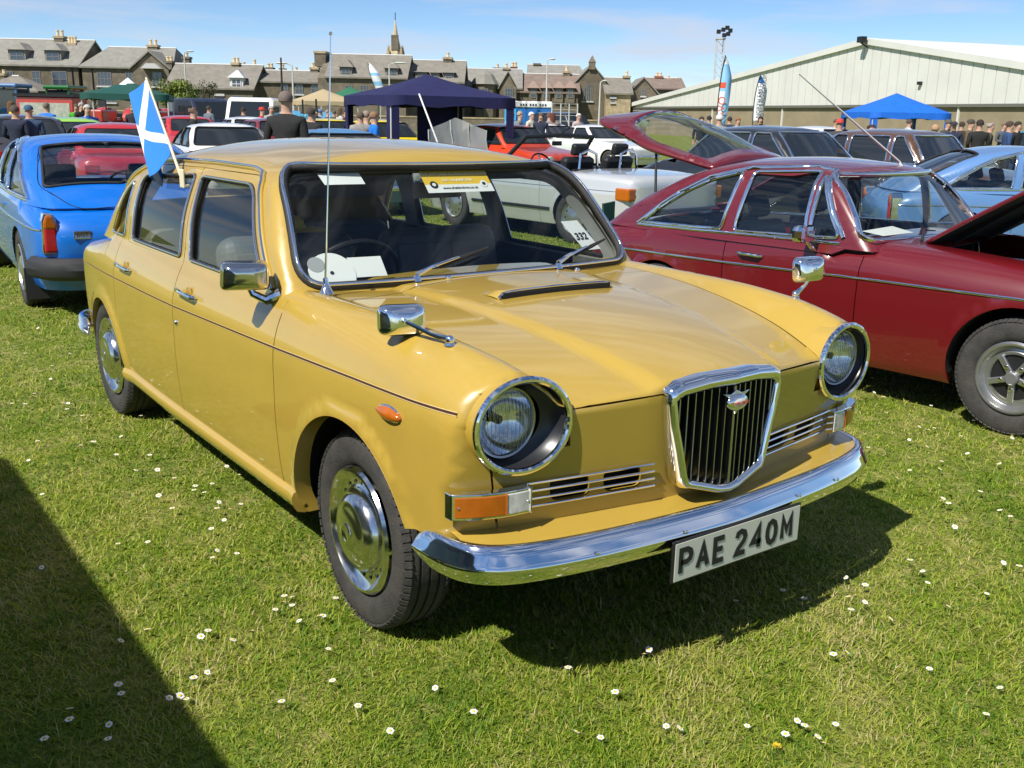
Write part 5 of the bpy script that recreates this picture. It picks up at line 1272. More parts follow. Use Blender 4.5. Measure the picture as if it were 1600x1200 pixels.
# raised bonnet, hinged at the scuttle, and the engine bay below
def raised_bonnet(root, S_, m, poly, ang):
    full_ = dens(poly, .05, False); full_ = [q for q in full_]; loop = [q for q in full_ if q[1] > 1e-6]; loop = loop+[(a, -c) for a, c in loop[::-1]]
    gx_, gy_ = np.meshgrid(np.arange(-.58, .62, .08), np.arange(-.46, .47, .08)); Gd = np.c_[gx_.ravel(), gy_.ravel()]; Gd = Gd[inpoly(Gd, loop)]
    n1 = len(loop); r = delaunay_2d_cdt([Vector(p) for p in loop]+[Vector(p) for p in Gd], [(i, (i+1) % n1) for i in range(n1)], [], 1, 1e-6)
    V2 = np.array([tuple(v) for v in r[0]]); P = S_.top(np.c_[V2[:, 0], np.abs(V2[:, 1])]); P[:, 1] = V2[:, 1]
    h = np.array([-.62, 0, float(S_.top([(-.62, 0)])[0, 2])]); d = P-h; ca, sa = math.cos(ang), math.sin(ang)
    Q_ = np.c_[h[0]+d[:, 0]*ca-d[:, 2]*sa, d[:, 1], h[2]+d[:, 0]*sa+d[:, 2]*ca]
    o = mesh_obj('bonnet', Q_, [tuple(f) for f in r[2]], m, root); o.data.materials.append(BLACKM); so = o.modifiers.new('t', 'SOLIDIFY'); so.thickness = .022; so.offset = -1; so.material_offset = 1; so.material_offset_rim = 0
    for y in (-.22, .22):
        b = MB(); q = h+np.array([.02, y, .0]); M = TR(*q) @ RY(-ang); b.box(0.03, 1.1, -.025, .025, -.05, -.023, M); b.build('bonnet_rib', BLACKM, o)
    b = MB(); e = np.array([h[0]+.75*ca, .40, h[2]+.75*sa-.03]); b.tube([(.35, .44, .78), tuple(e)], .006, 6); b.build('bonnet_stay', BLACK, o)
    e = MB(); e.box(-.6, .56, -.47, .47, .34, .40); e.build('engine_bay', BLACKM, root)
    eb = MB(); eb.box(-.45, .22, -.16, .16, .40, .74); en = eb.build('engine', mat('engine_block', (.05, .05, .05), rough=.7), root, bevel=.02)
    b = MB(); b.box(-.40, .16, -.09, .09, .741, .80); b.build('rocker_cover', mat('rocker_chrome', (.5, .5, .48), rough=.25, metal=1.), en, bevel=.02)
    for xx in (-.20, .05):
        b = MB(); b.lathe([(.085, -.04), (.085, .04), (.001, .041)], 18, TR(xx, -.30, .70) @ RX(math.pi/2)); b.build('air_filter', mat('rocker_chrome', (.5, .5, .48)), en, smooth=True)
    b = MB(); b.box(.36, .42, -.28, .28, .42, .78); b.build('radiator', BLACK, en, bevel=.01)
raised_bonnet(mg, Sm, MAROON, MGB['bonnet'], R_(35))
p = Sm.wrap([(-1.12, .80)])[0]
b = MB(); b.tube([(-1.12, -p[1], .815), (-1.12, -p[1]-.05, .84), (-1.13, -p[1]-.09, .88)], [.016, .012, .010], 8); dm = b.build('door_mirror', CHROME, mg, smooth=True)
b = MB(); b.box(-1.17, -1.09, -p[1]-.19, -p[1]-.03, .865, .965); b.build('mirror_shell', CHROME, dm, bevel=.03)
b = MB(); b.tube([(-1.13, .20, 1.245), (-1.15, .18, 1.30), (-1.42, -.60, 1.80)], [.012, .008, .004], 6); b.build('roof_aerial', mat('white_rod', (.75, .75, .72), rough=.4), mg)
pp = MB(); pp.add([(-.86, -.45, .905), (-.86, -.10, .905), (-1.0, -.10, .93), (-1.0, -.45, .92)], [(0, 1, 2, 3)]); pp.build('paper_sheet', WHITE, mg)
# -- bright blue coupe seen from behind
bl, Sb, Gb, Pb = make_car('coupe_car', 'bright blue coupe seen from behind, with black bumper and tall tail lamps', MGB, MBLUE, (-8.30, .352, 0), R_(175.7), wheel='slot')
mgb_details(bl, Sb, Gb, MBLUE, rubber=True)
gap = dens(rpoly([(-2.07, -.50), (-2.07, .50), (-2.66, .615), (-2.97, .40), (-2.97, -.40), (-2.66, -.615)], [.05, .05, .12, .12, .12, .12], 5), .04)
gq = np.array(gap); z_ = np.maximum(Gb.top(np.c_[gq[:, 0], np.abs(gq[:, 1])])[:, 2], Sb.top(np.c_[gq[:, 0], np.abs(gq[:, 1])])[:, 2])
b = MB(); b.tube([(a, c, z+.0) for (a, c), z in zip(gap, z_)], .0035, 5, closed=True); b.build('tailgate_gap', BLACKM, bl)
for sd in (-1, 1):
    b = MB(); b.box(-2.62, -2.60, sd*.66-.10, sd*.66+.10, .10, .34); fl_ = b.build('mudflap', mat('mudflap', (.015, .015, .016), rough=.7), bl)
    b = MB(); b.lathe([(.030, 0), (.030, .001), (.022, .001)], 16, frame_M((-2.6205, sd*.66, .25), (0, -1, 0), (0, 0, 1))); b.build('flap_emblem', WHITE, fl_); text_mesh('MG', .026, 'flap_lettering', WHITE, fl_, frame_M((-2.6215, sd*.66, .25), (0, -1, 0), (0, 0, 1)))
b = MB(); q = Sb.frontx([.40], [.62], -1)[0]; b.box(q[0]-.012, q[0]+.01, .34, .46, .60, .66); bp2 = b.build('model_badge', CHROME, bl, bevel=.006); text_mesh('BGT', .045, 'badge_lettering', INK, bp2, frame_M((q[0]-.0125, .40, .63), (0, -1, 0), (0, 0, 1)))
b = MB(); b.box(-3.10, -3.07, .22, .38, .20, .28); b.build('fog_lamp', REDL, bl, bevel=.008)
# -- pale blue coupe beyond the maroon one
hp = R_(48); tip = gp(1486, 11.3); loc = (tip.x-(math.cos(hp)*-2.50-math.sin(hp)*-.66), tip.y-(math.sin(hp)*-2.50+math.cos(hp)*-.66), 0)
pb, Sp_, Gp_, Pp = make_car('coupe_car', 'pale blue coupe with chrome window trim parked behind the maroon coupe', MGB, PBLUE, loc, hp)
mgb_details(pb, Sp_, Gp_, PBLUE)
# ------------------------------------------------------------------ cars further back
def sedan(L1=.75, wb=2.55, L2=.95, w=.82, zb=.88, zn=.74, belt=.88, roofz=1.40, deckz=.88, tailz=.80, xw0=-.55, xw1=-1.0, xr1=-2.1, xb0=-2.6, tyre=.30, bp=(-1.45,), r=.30, rnd=.08, roof=True, fast=False, doors=(-.58, -1.5)):
    E = -wb-L2
    p = dict(plan=[(E, w*.88), (E+.3, w*.965), (-wb, w*.99), (-wb/2, w), (0, w*.99), (L1-.25, w*.955), (L1, w*.88)], vo=[(.12, .12), (.2, .05), (.3, .02), (.45, .004), (.6, 0), (belt-.18, .002), (belt-.08, .016), (belt, .05), (belt+.12, .14)],
             top=[(E-.05, tailz-.06), (E+.08, tailz), (E+.35, (tailz+deckz)/2), (xb0-.12, deckz), (-1.2, zb), (xw0-.1, zb), (0, zb-.4*(zb-zn)), (L1-.12, zn), (L1+.05, zn-.07)], cabin=(xw0-.10, xb0+.10), drop=.05, crown=.01, rst=rnd, rf=rnd, rr=rnd,
             nose=[(.2, L1-.08), (.4, L1), (zn-.1, L1), (zn+.15, L1-.08)], tail=[(.2, E+.10), (.4, E), (tailz-.1, E), (tailz+.2, E+.08)], fk=(.08, 4), rk=(.08, 4), arch=[(0, tyre, tyre+.04), (-wb, tyre, tyre+.035)], tyre=tyre, track=w-.10, rim=tyre*.62,
             kf=-.05, kr=-wb+.05, zk=.5, ss=.45, sf=.40, sr=.42, sill=.21, belt=belt, gaps=list(doors), cowl=xw0-.09, deck=xb0+.05, sp=.07)
    if roof:
        z0, z1 = belt+.035, roofz-.105; sl = (xw0-xw1)/(roofz-.05-belt-.03); bsl = (xr1-xb0)/(roofz-.05-belt-.02)
        wx = lambda z: xw0-sl*(z-belt-.03)-.14; bx_ = lambda z: xr1-bsl*(roofz-.05-z)+.16
        cuts = [None]+list(bp)+[None]; wins = []
        for i in range(len(cuts)-1):
            a0, a1 = (wx(z0), wx(z1)) if i == 0 else (cuts[i]-.035, cuts[i]-.05); b0, b1 = (bx_(z0), bx_(z1)) if i == len(cuts)-2 else (cuts[i+1]+.035, cuts[i+1]+.02)
            wins.append([(a0, z0), (b0, z0), (b1, z1), (a1, z1)])
        p.update(gw=[(belt-.08, w*.98), (belt, w-.05), (belt+.2, w*.885), (roofz-.09, w*.775), (roofz-.02, w*.70), (roofz+.06, w*.60)], gtp=[(E, .10), (xb0, .05), (xr1, .01), (xw1, 0), (0, 0)], roof=[(xw1+.35, roofz-.13), (xw1, roofz-.035), ((xw1+xr1)/2, roofz), (xr1, roofz-.035), (xr1-.35, roofz-.14)], rdrop=.055,
                 ws=(xw0, belt+.03, sl, .07), bl=(xr1, roofz-.05, bsl, .07), gcore=(xw1-.25, xr1+.25, roofz-.25, .28, .75, .75), wins=wins, wr=.04, wsp=(w*.84, belt+.06, w*.685, roofz-.085), blp=(w*.76, belt+.07, w*.63, roofz-.09))
    return p
def lamps(root, p, S_, rects=None, bump=CHROME, amber=False):
    w = max(b for a, b in p['plan']); zn = .62
    for sd in (-1, 1):
        q = S_.frontx([w*.72], [zn])[0]; b = MB(); b.lathe([(.09, -.05), (.09, .01), (.08, .02), (.0005, .03)], 16, TR(q[0], sd*w*.72, zn) @ RY(math.pi/2)); b.build('headlamp', CLEARL, root, smooth=True)
        q = S_.frontx([w*.74], [.64], -1)[0]; b = MB(); b.box(q[0]-.02, q[0]+.05, sd*w*.74-.10, sd*w*.74+.10, .58, .70); b.build('tail_lamp', REDL, root, bevel=.01)
    for fr in (1, -1):
        P3 = [(S_.frontx([abs(y)], [.43], fr)[0, 0]+fr*.04, y, .43) for y in np.linspace(-w*.93, w*.93, 11)]; b = MB(); b.tube(P3, .05, 8); b.build('front_bumper' if fr > 0 else 'rear_bumper', bump, root, smooth=True)
    if 'roof' in p:
        b = MB(); x0, x1 = p['cabin']; b.box(x1+.2, x0-.1, -w*.8, w*.8, .3, p['belt']-.02); b.build('cabin_trim', BLACKM, root)
WPAINT = paint('white_paint', (.78, .78, .76)); SILVER = mat('silver_paint', (.62, .63, .63), rough=.32, metal=.35, coat=1.)
def far_car(label, spec, pm, u, d, hd, name='parked_car', wheel='alloy', trim=BLACK, at=(-1.2, 0), group='cars parked further back on the field'):
    g_ = gp(u, d); a = R_(hd); loc = (g_.x-(math.cos(a)*at[0]-math.sin(a)*at[1]), g_.y-(math.sin(a)*at[0]+math.cos(a)*at[1]), 0)
    r, S_, G_, P_ = make_car(name, label, spec, pm, loc, a, far=True, trim=trim, wheel=wheel, group=group); lamps(r, spec, S_); return r, S_
coupe = dict(xw0=-.75, xw1=-1.2, xr1=-1.95, xb0=-2.95, roofz=1.30, belt=.84, zb=.84, deckz=.86, bp=(-1.75,), doors=(-.72, -1.85))
CARS = [
 ('white fastback coupe with black windscreen surround parked behind the mustard saloon', sedan(**coupe, wb=2.56, L2=.85), WPAINT, 352, 19.6, -8),
 ('mid blue coupe with rounded roof standing behind the man in a black jumper', sedan(**{**coupe, 'roofz': 1.27}), paint('mid_blue_paint', (.07, .22, .42)), 533, 17.2, -10),
 ('bright yellow two door saloon parked beside the navy gazebo', sedan(wb=2.4, roofz=1.38, bp=(-1.55,)), paint('yellow_paint', (.75, .58, .01)), 600, 28, 2),
 ('small yellow car with pale roof behind the blue coupe', sedan(wb=2.3, roofz=1.36), MATS['yellow_paint'], 515, 31, -5),
 ('low red sports coupe parked behind the bright blue coupe', sedan(**{**coupe, 'xb0': -2.6, 'xr1': -2.1}), paint('red_paint', (.46, .025, .03)), 172, 17.6, 172),
 ('lime green hatchback parked among the far cars', sedan(wb=2.4, xr1=-2.3, xb0=-2.75, L2=.65, roofz=1.33), paint('lime_paint', (.30, .58, .09)), 92, 22.5, 178),
 ('dark grey estate with pale window frames behind the blue coupe roof', sedan(wb=2.5, xr1=-2.9, xb0=-3.2, bp=(-1.3, -2.1), roofz=1.38), paint('dark_grey_paint', (.05, .05, .055)), 20, 21.5, 176),
 ('orange red saloon parked under the edge of the navy gazebo', sedan(wb=2.4, roofz=1.36), paint('orange_red_paint', (.62, .05, .015)), 800, 24, 6),
 ('white two door saloon with black side glass, left of the white pair', sedan(wb=2.4, roofz=1.33, xw0=-.65, xw1=-1.12, xr1=-1.95, bp=(-1.6,)), WPAINT, 868, 34, 8),
 ('white two door saloon with alloy wheels, right of the white pair', sedan(wb=2.4, roofz=1.33, xw0=-.65, xw1=-1.12, xr1=-1.95, bp=(-1.6,)), WPAINT, 938, 32, 4),
 ('black saloon with chrome window frames behind the maroon coupe', sedan(wb=2.8, w=.87, L1=.8, L2=1.1, roofz=1.47, belt=.93, zb=.95, deckz=.95, xw0=-.75, xw1=-1.25, xr1=-2.5, xb0=-3.05, bp=(-1.62,), tyre=.33, doors=(-.75, -1.7, -2.6)), paint('black_car_paint', (.015, .016, .018)), 1262, 15.2, 3),
 ('brown saloon with chrome pillars parked before the blue gazebo', sedan(wb=2.75, w=.86, roofz=1.46, belt=.95, zb=.97, deckz=.97, xw0=-.85, xw1=-1.2, xr1=-2.5, xb0=-3.0, bp=(-1.45, -2.15), tyre=.33, doors=(-.8, -1.6, -2.5)), paint('brown_paint', (.092, .042, .018)), 1462, 15.3, 4),
 ('white hatchback half hidden behind the black saloon roof', sedan(wb=2.4, roofz=1.44), WPAINT, 1296, 27, 5),
 ('small white saloon parked behind the white fastback', sedan(wb=2.3, roofz=1.36), WPAINT, 392, 31, -4),
 ('dull maroon saloon parked behind the white fastback bonnet', sedan(wb=2.5, roofz=1.36), paint('dull_maroon_paint', (.19, .02, .03)), 432, 27, 0),
 ('red saloon with dark windows near the bush', sedan(wb=2.4, roofz=1.37), MATS['red_paint'], 283, 30, 175),
 ('black off road car parked by the wire fence', sedan(wb=2.6, w=.88, roofz=1.78, belt=1.15, zb=1.12, zn=1.0, deckz=1.15, xr1=-3.1, xb0=-3.3, bp=(-1.5, -2.4), tyre=.36), MATS['black_car_paint'], 893, 50, 10),
 ('teal saloon beyond the crowd by the shed', sedan(wb=2.5, roofz=1.45), paint('teal_paint', (.03, .20, .24)), 1650, 30, 5),
]
CHR = {10, 11}
for i, (lb, spc, pmx, u, d, hd) in enumerate(CARS):
    far_car(lb, spc, pmx, u, d, hd, trim=CHROME if i in CHR else BLACK)
# -- silver open two seater
sp = sedan(L1=.80, wb=2.46, L2=.98, w=.895, zb=.90, zn=.78, belt=.86, deckz=.90, tailz=.86, xw0=-.75, xb0=-2.35, tyre=.315, roof=False, rnd=.06, doors=(-.65, -1.85)); sp['sp'] = .05; sp['vo'] = [(.12, .12), (.2, .06), (.3, .03), (.40, .005), (.55, 0), (.66, .0), (.70, .008), (.80, .018), (.9, .05), (1., .12)]
a = R_(184); g_ = gp(908, 12.7); lx, ly = -2.46, .78
sv, Ss, _, _ = make_car('convertible_car', 'silver open convertible with black seats parked behind the mustard saloon', sp, SILVER, (g_.x-(math.cos(a)*lx-math.sin(a)*ly), g_.y-(math.sin(a)*lx+math.cos(a)*ly), 0), a, wheel='alloy')
lamps(sv, sp, Ss, bump=BLACK)
for o in [c for c in sv.children if c.name.startswith('tail_lamp')]: bpy.data.objects.remove(o)
for sd in (-1, 1):
    P3 = S_side = Ss.wrap(Ss.xz([(-3.40, .66), (-3.3, .66)])); b = MB(); q = Ss.frontx([.80], [.66], -1)[0]
    b.box(q[0]-.03, q[0]+.20, min(sd*.66, sd*.865), max(sd*.66, sd*.865), .58, .73); b.build('wrap_tail_lamp', AMBER, sv, bevel=.02)
    P3 = Ss.wrap(Ss.xz(dens([(.5, .685), (-3.2, .685)], .1, False))); strip_tube('side_crease', P3+Ss.nrm(P3)*.001, .004, mat('crease_grey', (.2, .2, .2), rough=.4), sv, side=sd)
    P3 = Ss.wrap(Ss.xz(dens([(-.45, .40), (-2.05, .40)], .1, False))); strip_tube('rubbing_strip', P3, .02, BLACK, sv, side=sd)
VN = mat('black_leather', (.012, .012, .013), rough=.5)
b = MB(); b.box(-2.30, -.85, -.74, .74, .25, .30); b.box(-2.34, -2.28, -.74, .74, .3, .90); b.box(-.95, -.86, -.74, .74, .30, .93); b.build('cockpit', BLACKM, sv)
simple_seat(sv, -1.85, -.37, .34, .52, .60, VN, -14, True); simple_seat(sv, -1.85, .37, .34, .52, .60, VN, -14, True); steer_wheel(sv, -1.32, .37, .88)
b = MB(); b.tube([(-.86, -.72, .90), (-1.26, -.62, 1.27), (-1.30, 0, 1.295), (-1.26, .62, 1.27), (-.86, .72, .90)], .030, 8); wf = b.build('windscreen_frame', BLACK, sv, smooth=True)
mesh_obj('windscreen_glass', [(-.86, -.72, .90), (-.80, 0, .91), (-.86, .72, .90), (-1.26, .62, 1.27), (-1.30, 0, 1.295), (-1.26, -.62, 1.27)], [(0, 1, 4, 5), (1, 2, 3, 4)], GLASS, wf)
b = MB(); b.box(-1.20, -1.185, -.09, .09, 1.15, 1.21); b.build('rear_view_mirror', BLACK, wf, bevel=.01)
for y in (-.37, .37):
    b = MB(); b.tube([(-2.2, y-.17, .85), (-2.2, y-.14, 1.08), (-2.2, y, 1.13), (-2.2, y+.14, 1.08), (-2.2, y+.17, .85)], .018, 8); b.build('roll_hoop', CHROME, sv, smooth=True)
# -- green and cream roadster behind the maroon coupe
sp = sedan(L1=.70, wb=2.3, L2=.75, w=.76, zb=.92, zn=.78, belt=.84, deckz=.90, tailz=.78, xw0=-.75, xb0=-1.9, tyre=.32, roof=False, rnd=.14, doors=(-.75, -1.6))
a = R_(178); g_ = gp(1226, 15.3); lx, ly = -2.3, .66
GR = paint('green_paint', (.02, .20, .075)); CREAM = paint('cream_paint', (.66, .60, .44))
gr_, Sg, _, _ = make_car('roadster_car', 'green over cream open roadster with disc wheels seen through the maroon coupe', sp, GR, (g_.x-(math.cos(a)*lx-math.sin(a)*ly), g_.y-(math.sin(a)*lx+math.cos(a)*ly), 0), a, wheel='alloy')
lamps(gr_, sp, Sg)
for sd in (-1, 1):
    ribbon_obj('cream_flank', Sg, Sg.xz(dens([(-.42, .45), (-1.93, .45)], .08, False)), .34, .004, CREAM, gr_, sd)
simple_seat(gr_, -1.6, -.33, .32, .48, .52, VN); simple_seat(gr_, -1.6, .33, .32, .48, .52, VN); steer_wheel(gr_, -1.1, -.33, .86)
b = MB(); b.tube([(-.80, -.60, .90), (-.98, -.56, 1.22), (-1.0, 0, 1.24), (-.98, .56, 1.22), (-.80, .60, .90)], .014, 6); wf = b.build('windscreen_frame', CHROME, gr_, smooth=True); mesh_obj('windscreen_glass', [(-.80, -.6, .9), (-.80, .6, .9), (-.98, .56, 1.22), (-.98, -.56, 1.22)], [(0, 1, 2, 3)], GLASS, wf)
b = MB(); b.box(-1.9, -.8, -.6, .6, .25, .32); b.box(-1.95, -1.88, -.62, .62, .3, .86); b.build('cockpit', BLACKM, gr_)
# -- vans
def van(label, u, d, hd, m, L=4.6, W=1.85, H=2.05, name='van', loc=None, far=True):
    g_ = gp(u, d) if loc is None else Vector(loc); r = thing(name, label, 'van', g_, R_(hd)); h = W/2
    prof = [(L/2, .35), (L/2, .80), (L/2-.10, .98), (L/2-.75, 1.12), (L/2-1.35, H-.12), (L/2-1.6, H), (-L/2+.15, H), (-L/2, H-.15), (-L/2, .35)]
    V = []; n = len(prof)
    for y, k in ((-h, 0), (-h+.02, 1), (h-.02, 1), (h, 0)): pass
    rows = [(-h, .0), (-h*.93, .06), (h*.93, .06), (h, .0)]
    for y, e in [(-h, .07), (-h*.90, 0), (h*.90, 0), (h, .07)]:
        for x, z in prof: V.append((x*(1-e*.3), y*(1-.05*max(0, (z-1.1))), z-(e if z > 1.4 else 0)))
    F = [(a*n+i, a*n+(i+1) % n, (a+1)*n+(i+1) % n, (a+1)*n+i) for a in range(3) for i in range(n)]+[tuple(range(n))[::-1], tuple(range(3*n, 4*n))]
    mesh_obj('body', V, F, m, r, sharp=30)
    b = MB(); x0, z0, x1, z1 = L/2-.78, 1.16, L/2-1.33, H-.16; wq = h*.86; mesh_obj('windscreen', [(x0+.012, -wq, z0), (x0+.012, wq, z0), (x1+.012, wq*.92, z1), (x1+.012, -wq*.92, z1)], [(0, 1, 2, 3)], GLASSF, r, smooth=False)
    for sd in (-1, 1):
        for xa, xb in ((L/2-1.25, L/2-2.1), (L/2-2.25, L/2-3.1)):
            y0 = sd*(h*(1-.05*.1)+.008); y1 = sd*(h*(1-.05*(H-.35-1.1))+.006)
            mesh_obj('side_window', [(xa+.25 if xa > L/2-1.3 else xa, y0, 1.2), (xb, y0, 1.2), (xb, y1, H-.35), (xa, y1, H-.35)], [(0, 1, 2, 3)], GLASSF, r, smooth=False)
        for x in (L/2-.85, -L/2+.85): disc_wheel(r, x, sd, h-.12, ALLOY, R=.32, z=.32, kind='alloy', detail=False)
        b = MB(); b.box(L/2-.01, L/2+.03, sd*h*.75-.12, sd*h*.75+.12, .68, .84); b.build('headlamp', CLEARL, r, bevel=.02)
    b = MB(); b.box(L/2-.05, L/2+.06, -h*.95, h*.95, .36, .52); b.build('front_bumper', BLACK, r, bevel=.03)
    return r
van('white van parked in front of the stone houses', 397, 42, 330, WPAINT)
van('dark blue van parked near the bush before the houses', 318, 48, 0, paint('navy_van_paint', (.015, .02, .045)))
van('dark green van parked alongside the mustard saloon on its driver side', 0, 0, 0, paint('dark_green_paint', (.02, .06, .035)), loc=(.35, -3.83, 0), H=1.95, L=4.7)
# ------------------------------------------------------------------ ground
def noise_mat(name, cols, scales, rough=.95, bump=0.):
    m = bpy.data.materials.new(name); m.use_nodes = True; n, l, p = nodes_of(m); p.inputs['Roughness'].default_value = rough; p.inputs['Specular IOR Level'].default_value = .2
    t = n.new('ShaderNodeTexCoord'); prev = None
    for i, (c, s) in enumerate(zip(cols[1:], scales)):
        q = n.new('ShaderNodeTexNoise'); q.inputs['Scale'].default_value = s; q.inputs['Detail'].default_value = 6; q.inputs['Roughness'].default_value = .7; l(t.outputs['Object'], q.inputs['Vector'])
        r = n.new('ShaderNodeMapRange'); r.inputs['From Min'].default_value = .42; r.inputs['From Max'].default_value = .64; l(q.outputs[0], r.inputs[0])
        x = n.new('ShaderNodeMix'); x.data_type = 'RGBA'; x.inputs['B'].default_value = (*c, 1)
        if prev is None: x.inputs['A'].default_value = (*cols[0], 1)
        else: l(prev, x.inputs['A'])
        l(r.outputs[0], x.inputs['Factor']); prev = x.outputs['Result']
    l(prev, p.inputs['Base Color'])
    if bump:
        q = n.new('ShaderNodeTexNoise'); q.inputs['Scale'].default_value = 45; q.inputs['Detail'].default_value = 6; l(t.outputs['Object'], q.inputs['Vector']); b = n.new('ShaderNodeBump'); b.inputs['Strength'].default_value = bump; b.inputs['Distance'].default_value = .03; l(q.outputs[0], b.inputs['Height']); l(b.outputs[0], p.inputs['Normal'])
    MATS[name] = m; return m
SOIL = noise_mat('turf', [(.12, .17, .012), (.20, .225, .025), (.32, .285, .10), (.09, .135, .012)], [.9, 4.5, 14.], bump=.8)
g_ = mesh_obj('ground', [(-900, -900, 0), (900, -900, 0), (900, 900, 0), (-900, 900, 0)], [(0, 1, 2, 3)], SOIL, smooth=False); tag(g_, kind='structure')

# ------------------------------------------------------------------ houses
STONE = {}
def stone(name, c, v=.35):
    m = bpy.data.materials.new(name); m.use_nodes = True; n, l, p = nodes_of(m); p.inputs['Roughness'].default_value = .95
    t = n.new('ShaderNodeTexCoord'); q = n.new('ShaderNodeTexNoise'); q.inputs['Scale'].default_value = 1.1; q.inputs['Detail'].default_value = 8; q.inputs['Roughness'].default_value = .75; l(t.outputs['Object'], q.inputs['Vector'])
    vo = n.new('ShaderNodeTexVoronoi'); vo.inputs['Scale'].default_value = 2.6; l(t.outputs['Object'], vo.inputs['Vector'])
    ad = n.new('ShaderNodeMath'); ad.operation = 'ADD'; l(q.outputs[0], ad.inputs[0]); mu = n.new('ShaderNodeMath'); mu.operation = 'MULTIPLY'; mu.inputs[1].default_value = .35; l(vo.outputs['Color'], mu.inputs[0]); l(mu.outputs[0], ad.inputs[1])
    r = n.new('ShaderNodeMapRange'); r.inputs['From Min'].default_value = .4; r.inputs['From Max'].default_value = .95; l(ad.outputs[0], r.inputs[0])
    x = n.new('ShaderNodeMix'); x.data_type = 'RGBA'; x.inputs['A'].default_value = (*[k*(1-v) for k in c], 1); x.inputs['B'].default_value = (*[k*(1+v) for k in c], 1); l(r.outputs[0], x.inputs['Factor']); l(x.outputs['Result'], p.inputs['Base Color'])
    MATS[name] = m; return m
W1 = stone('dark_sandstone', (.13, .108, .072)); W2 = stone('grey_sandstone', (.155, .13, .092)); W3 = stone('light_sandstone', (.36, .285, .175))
SL1 = stone('grey_slate', (.23, .22, .19), .18); SL2 = stone('brown_slate', (.205, .187, .155), .2); SL3 = stone('red_brown_slate', (.20, .15, .12), .2)
WFR = mat('window_white', (.62, .62, .60), rough=.6); WGR = mat('window_grey', (.16, .16, .155), rough=.6); HGL = mat('house_glass', (.045, .06, .085), rough=.08, spec=.9); POT = mat('chimney_pot', (.66, .54, .34), rough=.9); LEAD = mat('pale_lead', (.5, .5, .48), rough=.6)
HRZ = VYAW-math.pi/2
class House:
    def __init__(s, name, label, cat, u0, u1, d, group=None):
        s.d = d; s.o = gp(u0, d); s.r = thing(name, label, cat, s.o, HRZ, group); s.ax = Vector((math.cos(HRZ), math.sin(HRZ), 0)); s.W = s.x(u1)
    def x(s, u, dd=0.): return (gp(u, s.d+dd)-s.o).dot(s.ax)
    def z(s, u, v, dd=0.): return zpix(u, v, s.d+dd)
    def wall(s, ez, depth, m, x0=0., x1=None, y0=0., name='wall', gab=None):
        x1 = s.W if x1 is None else x1; b = MB()
        if gab is None: b.box(x0, x1, y0, y0+depth, 0, ez)
        elif gab[0] == 'side': b.prism([(y0, 0), (y0+depth, 0), (y0+depth, ez), (y0+depth/2, gab[1]-.06), (y0, ez)], (x0, x1), lambda a, c, e: (e, a, c))
        else: b.prism([(x0, 0), (x1, 0), (x1, ez), ((x0+x1)/2, gab[1]-.06), (x0, ez)], (y0, y0+depth), lambda a, c, e: (a, e, c))
        return b.build(name, m, s.r)
    def roof(s, ez, rz, depth, m, x0=-.25, x1=None, hipl=0., hipr=0., y0=-.3, front=False, name='roof', y1=None):
        x1 = s.W+.25 if x1 is None else x1; th = .16; y1 = depth+.3 if y1 is None else y1; ym = (y0+y1)/2
        if not front:
            V = [(x0, y0, ez), (x1, y0, ez), (x1, y1, ez), (x0, y1, ez), (x0+hipl, ym, rz), (x1-hipr, ym, rz)]
        else:
            xm = (x0+x1)/2; V = [(x0, y0, ez), (x0, y1, ez), (x1, y1, ez), (x1, y0, ez), (xm, y0, rz), (xm, y1, rz)]
        V2 = [(a, b_, c+th) for a, b_, c in V]
        F = [(0, 1, 5, 4), (2, 3, 4, 5), (0, 4, 3), (1, 2, 5)] if not front else [(0, 4, 5, 1), (3, 2, 5, 4), (0, 3, 4), (1, 5, 2)]
        n = 6; b = MB(); 
        if front: top = [(0, 1, 5, 4), (3, 4, 5, 2)]; bot = [(0, 4, 5, 1), (3, 2, 5, 4)]; rim = [(0, 4), (4, 3), (1, 5), (5, 2), (0, 1), (3, 2)]
        else: top = [(0, 1, 5, 4), (2, 3, 4, 5)]+([(3, 0, 4)] if hipl else [])+([(1, 2, 5)] if hipr else []); bot = []; rim = [(0, 1), (2, 3)]+([] if hipl else [(0, 4), (4, 3)])+([] if hipr else [(1, 5), (5, 2)])
        b.add(V+V2, [tuple(i+n for i in f) for f in top]+[tuple(f)[::-1] for f in top]+[(a, c, c+n, a+n) for a, c in rim]); o = b.build(name, m, s.r)
        if not front:
            q = MB(); q.tube([(x0+hipl, ym, rz+th), (x1-hipr, ym, rz+th)], .10, 6); q.build('ridge', LEAD, o)
        return o
    def win(s, ua, va, ub, vb, y=0., bars=1, fr=.07, parent=None, m=None, sill=True):
        xa, xb = s.x(ua, y), s.x(ub, y); z1, z0 = s.z(ua, va, y), s.z(ua, vb, y); b = MB(); t = .075
        b.box(xa, xb, y-.05, y+.05, z1-t, z1); b.box(xa, xb, y-.05, y+.05, z0, z0+t); b.box(xa, xa+t, y-.05, y+.05, z0+t, z1-t); b.box(xb-t, xb, y-.05, y+.05, z0+t, z1-t)
        b.box(xa+t, xb-t, y-.045, y+.05, (z0+z1)/2-.035, (z0+z1)/2+.035)
        for k in range(bars): xm = xa+(xb-xa)*(k+1)/(bars+1); b.box(xm-.03, xm+.03, y-.04, y+.05, z0+t, z1-t)
        f = b.build('window', m or WGR, parent or s.r); q = MB(); q.box(xa+.02, xb-.02, y-.02, y+.04, z0+.02, z1-.02); q.build('pane', HGL, f)
        if sill: q = MB(); q.box(xa-.12, xb+.12, y-.14, y+.05, z0-.14, z0-.002); q.build('sill', LEAD, f)
        return f
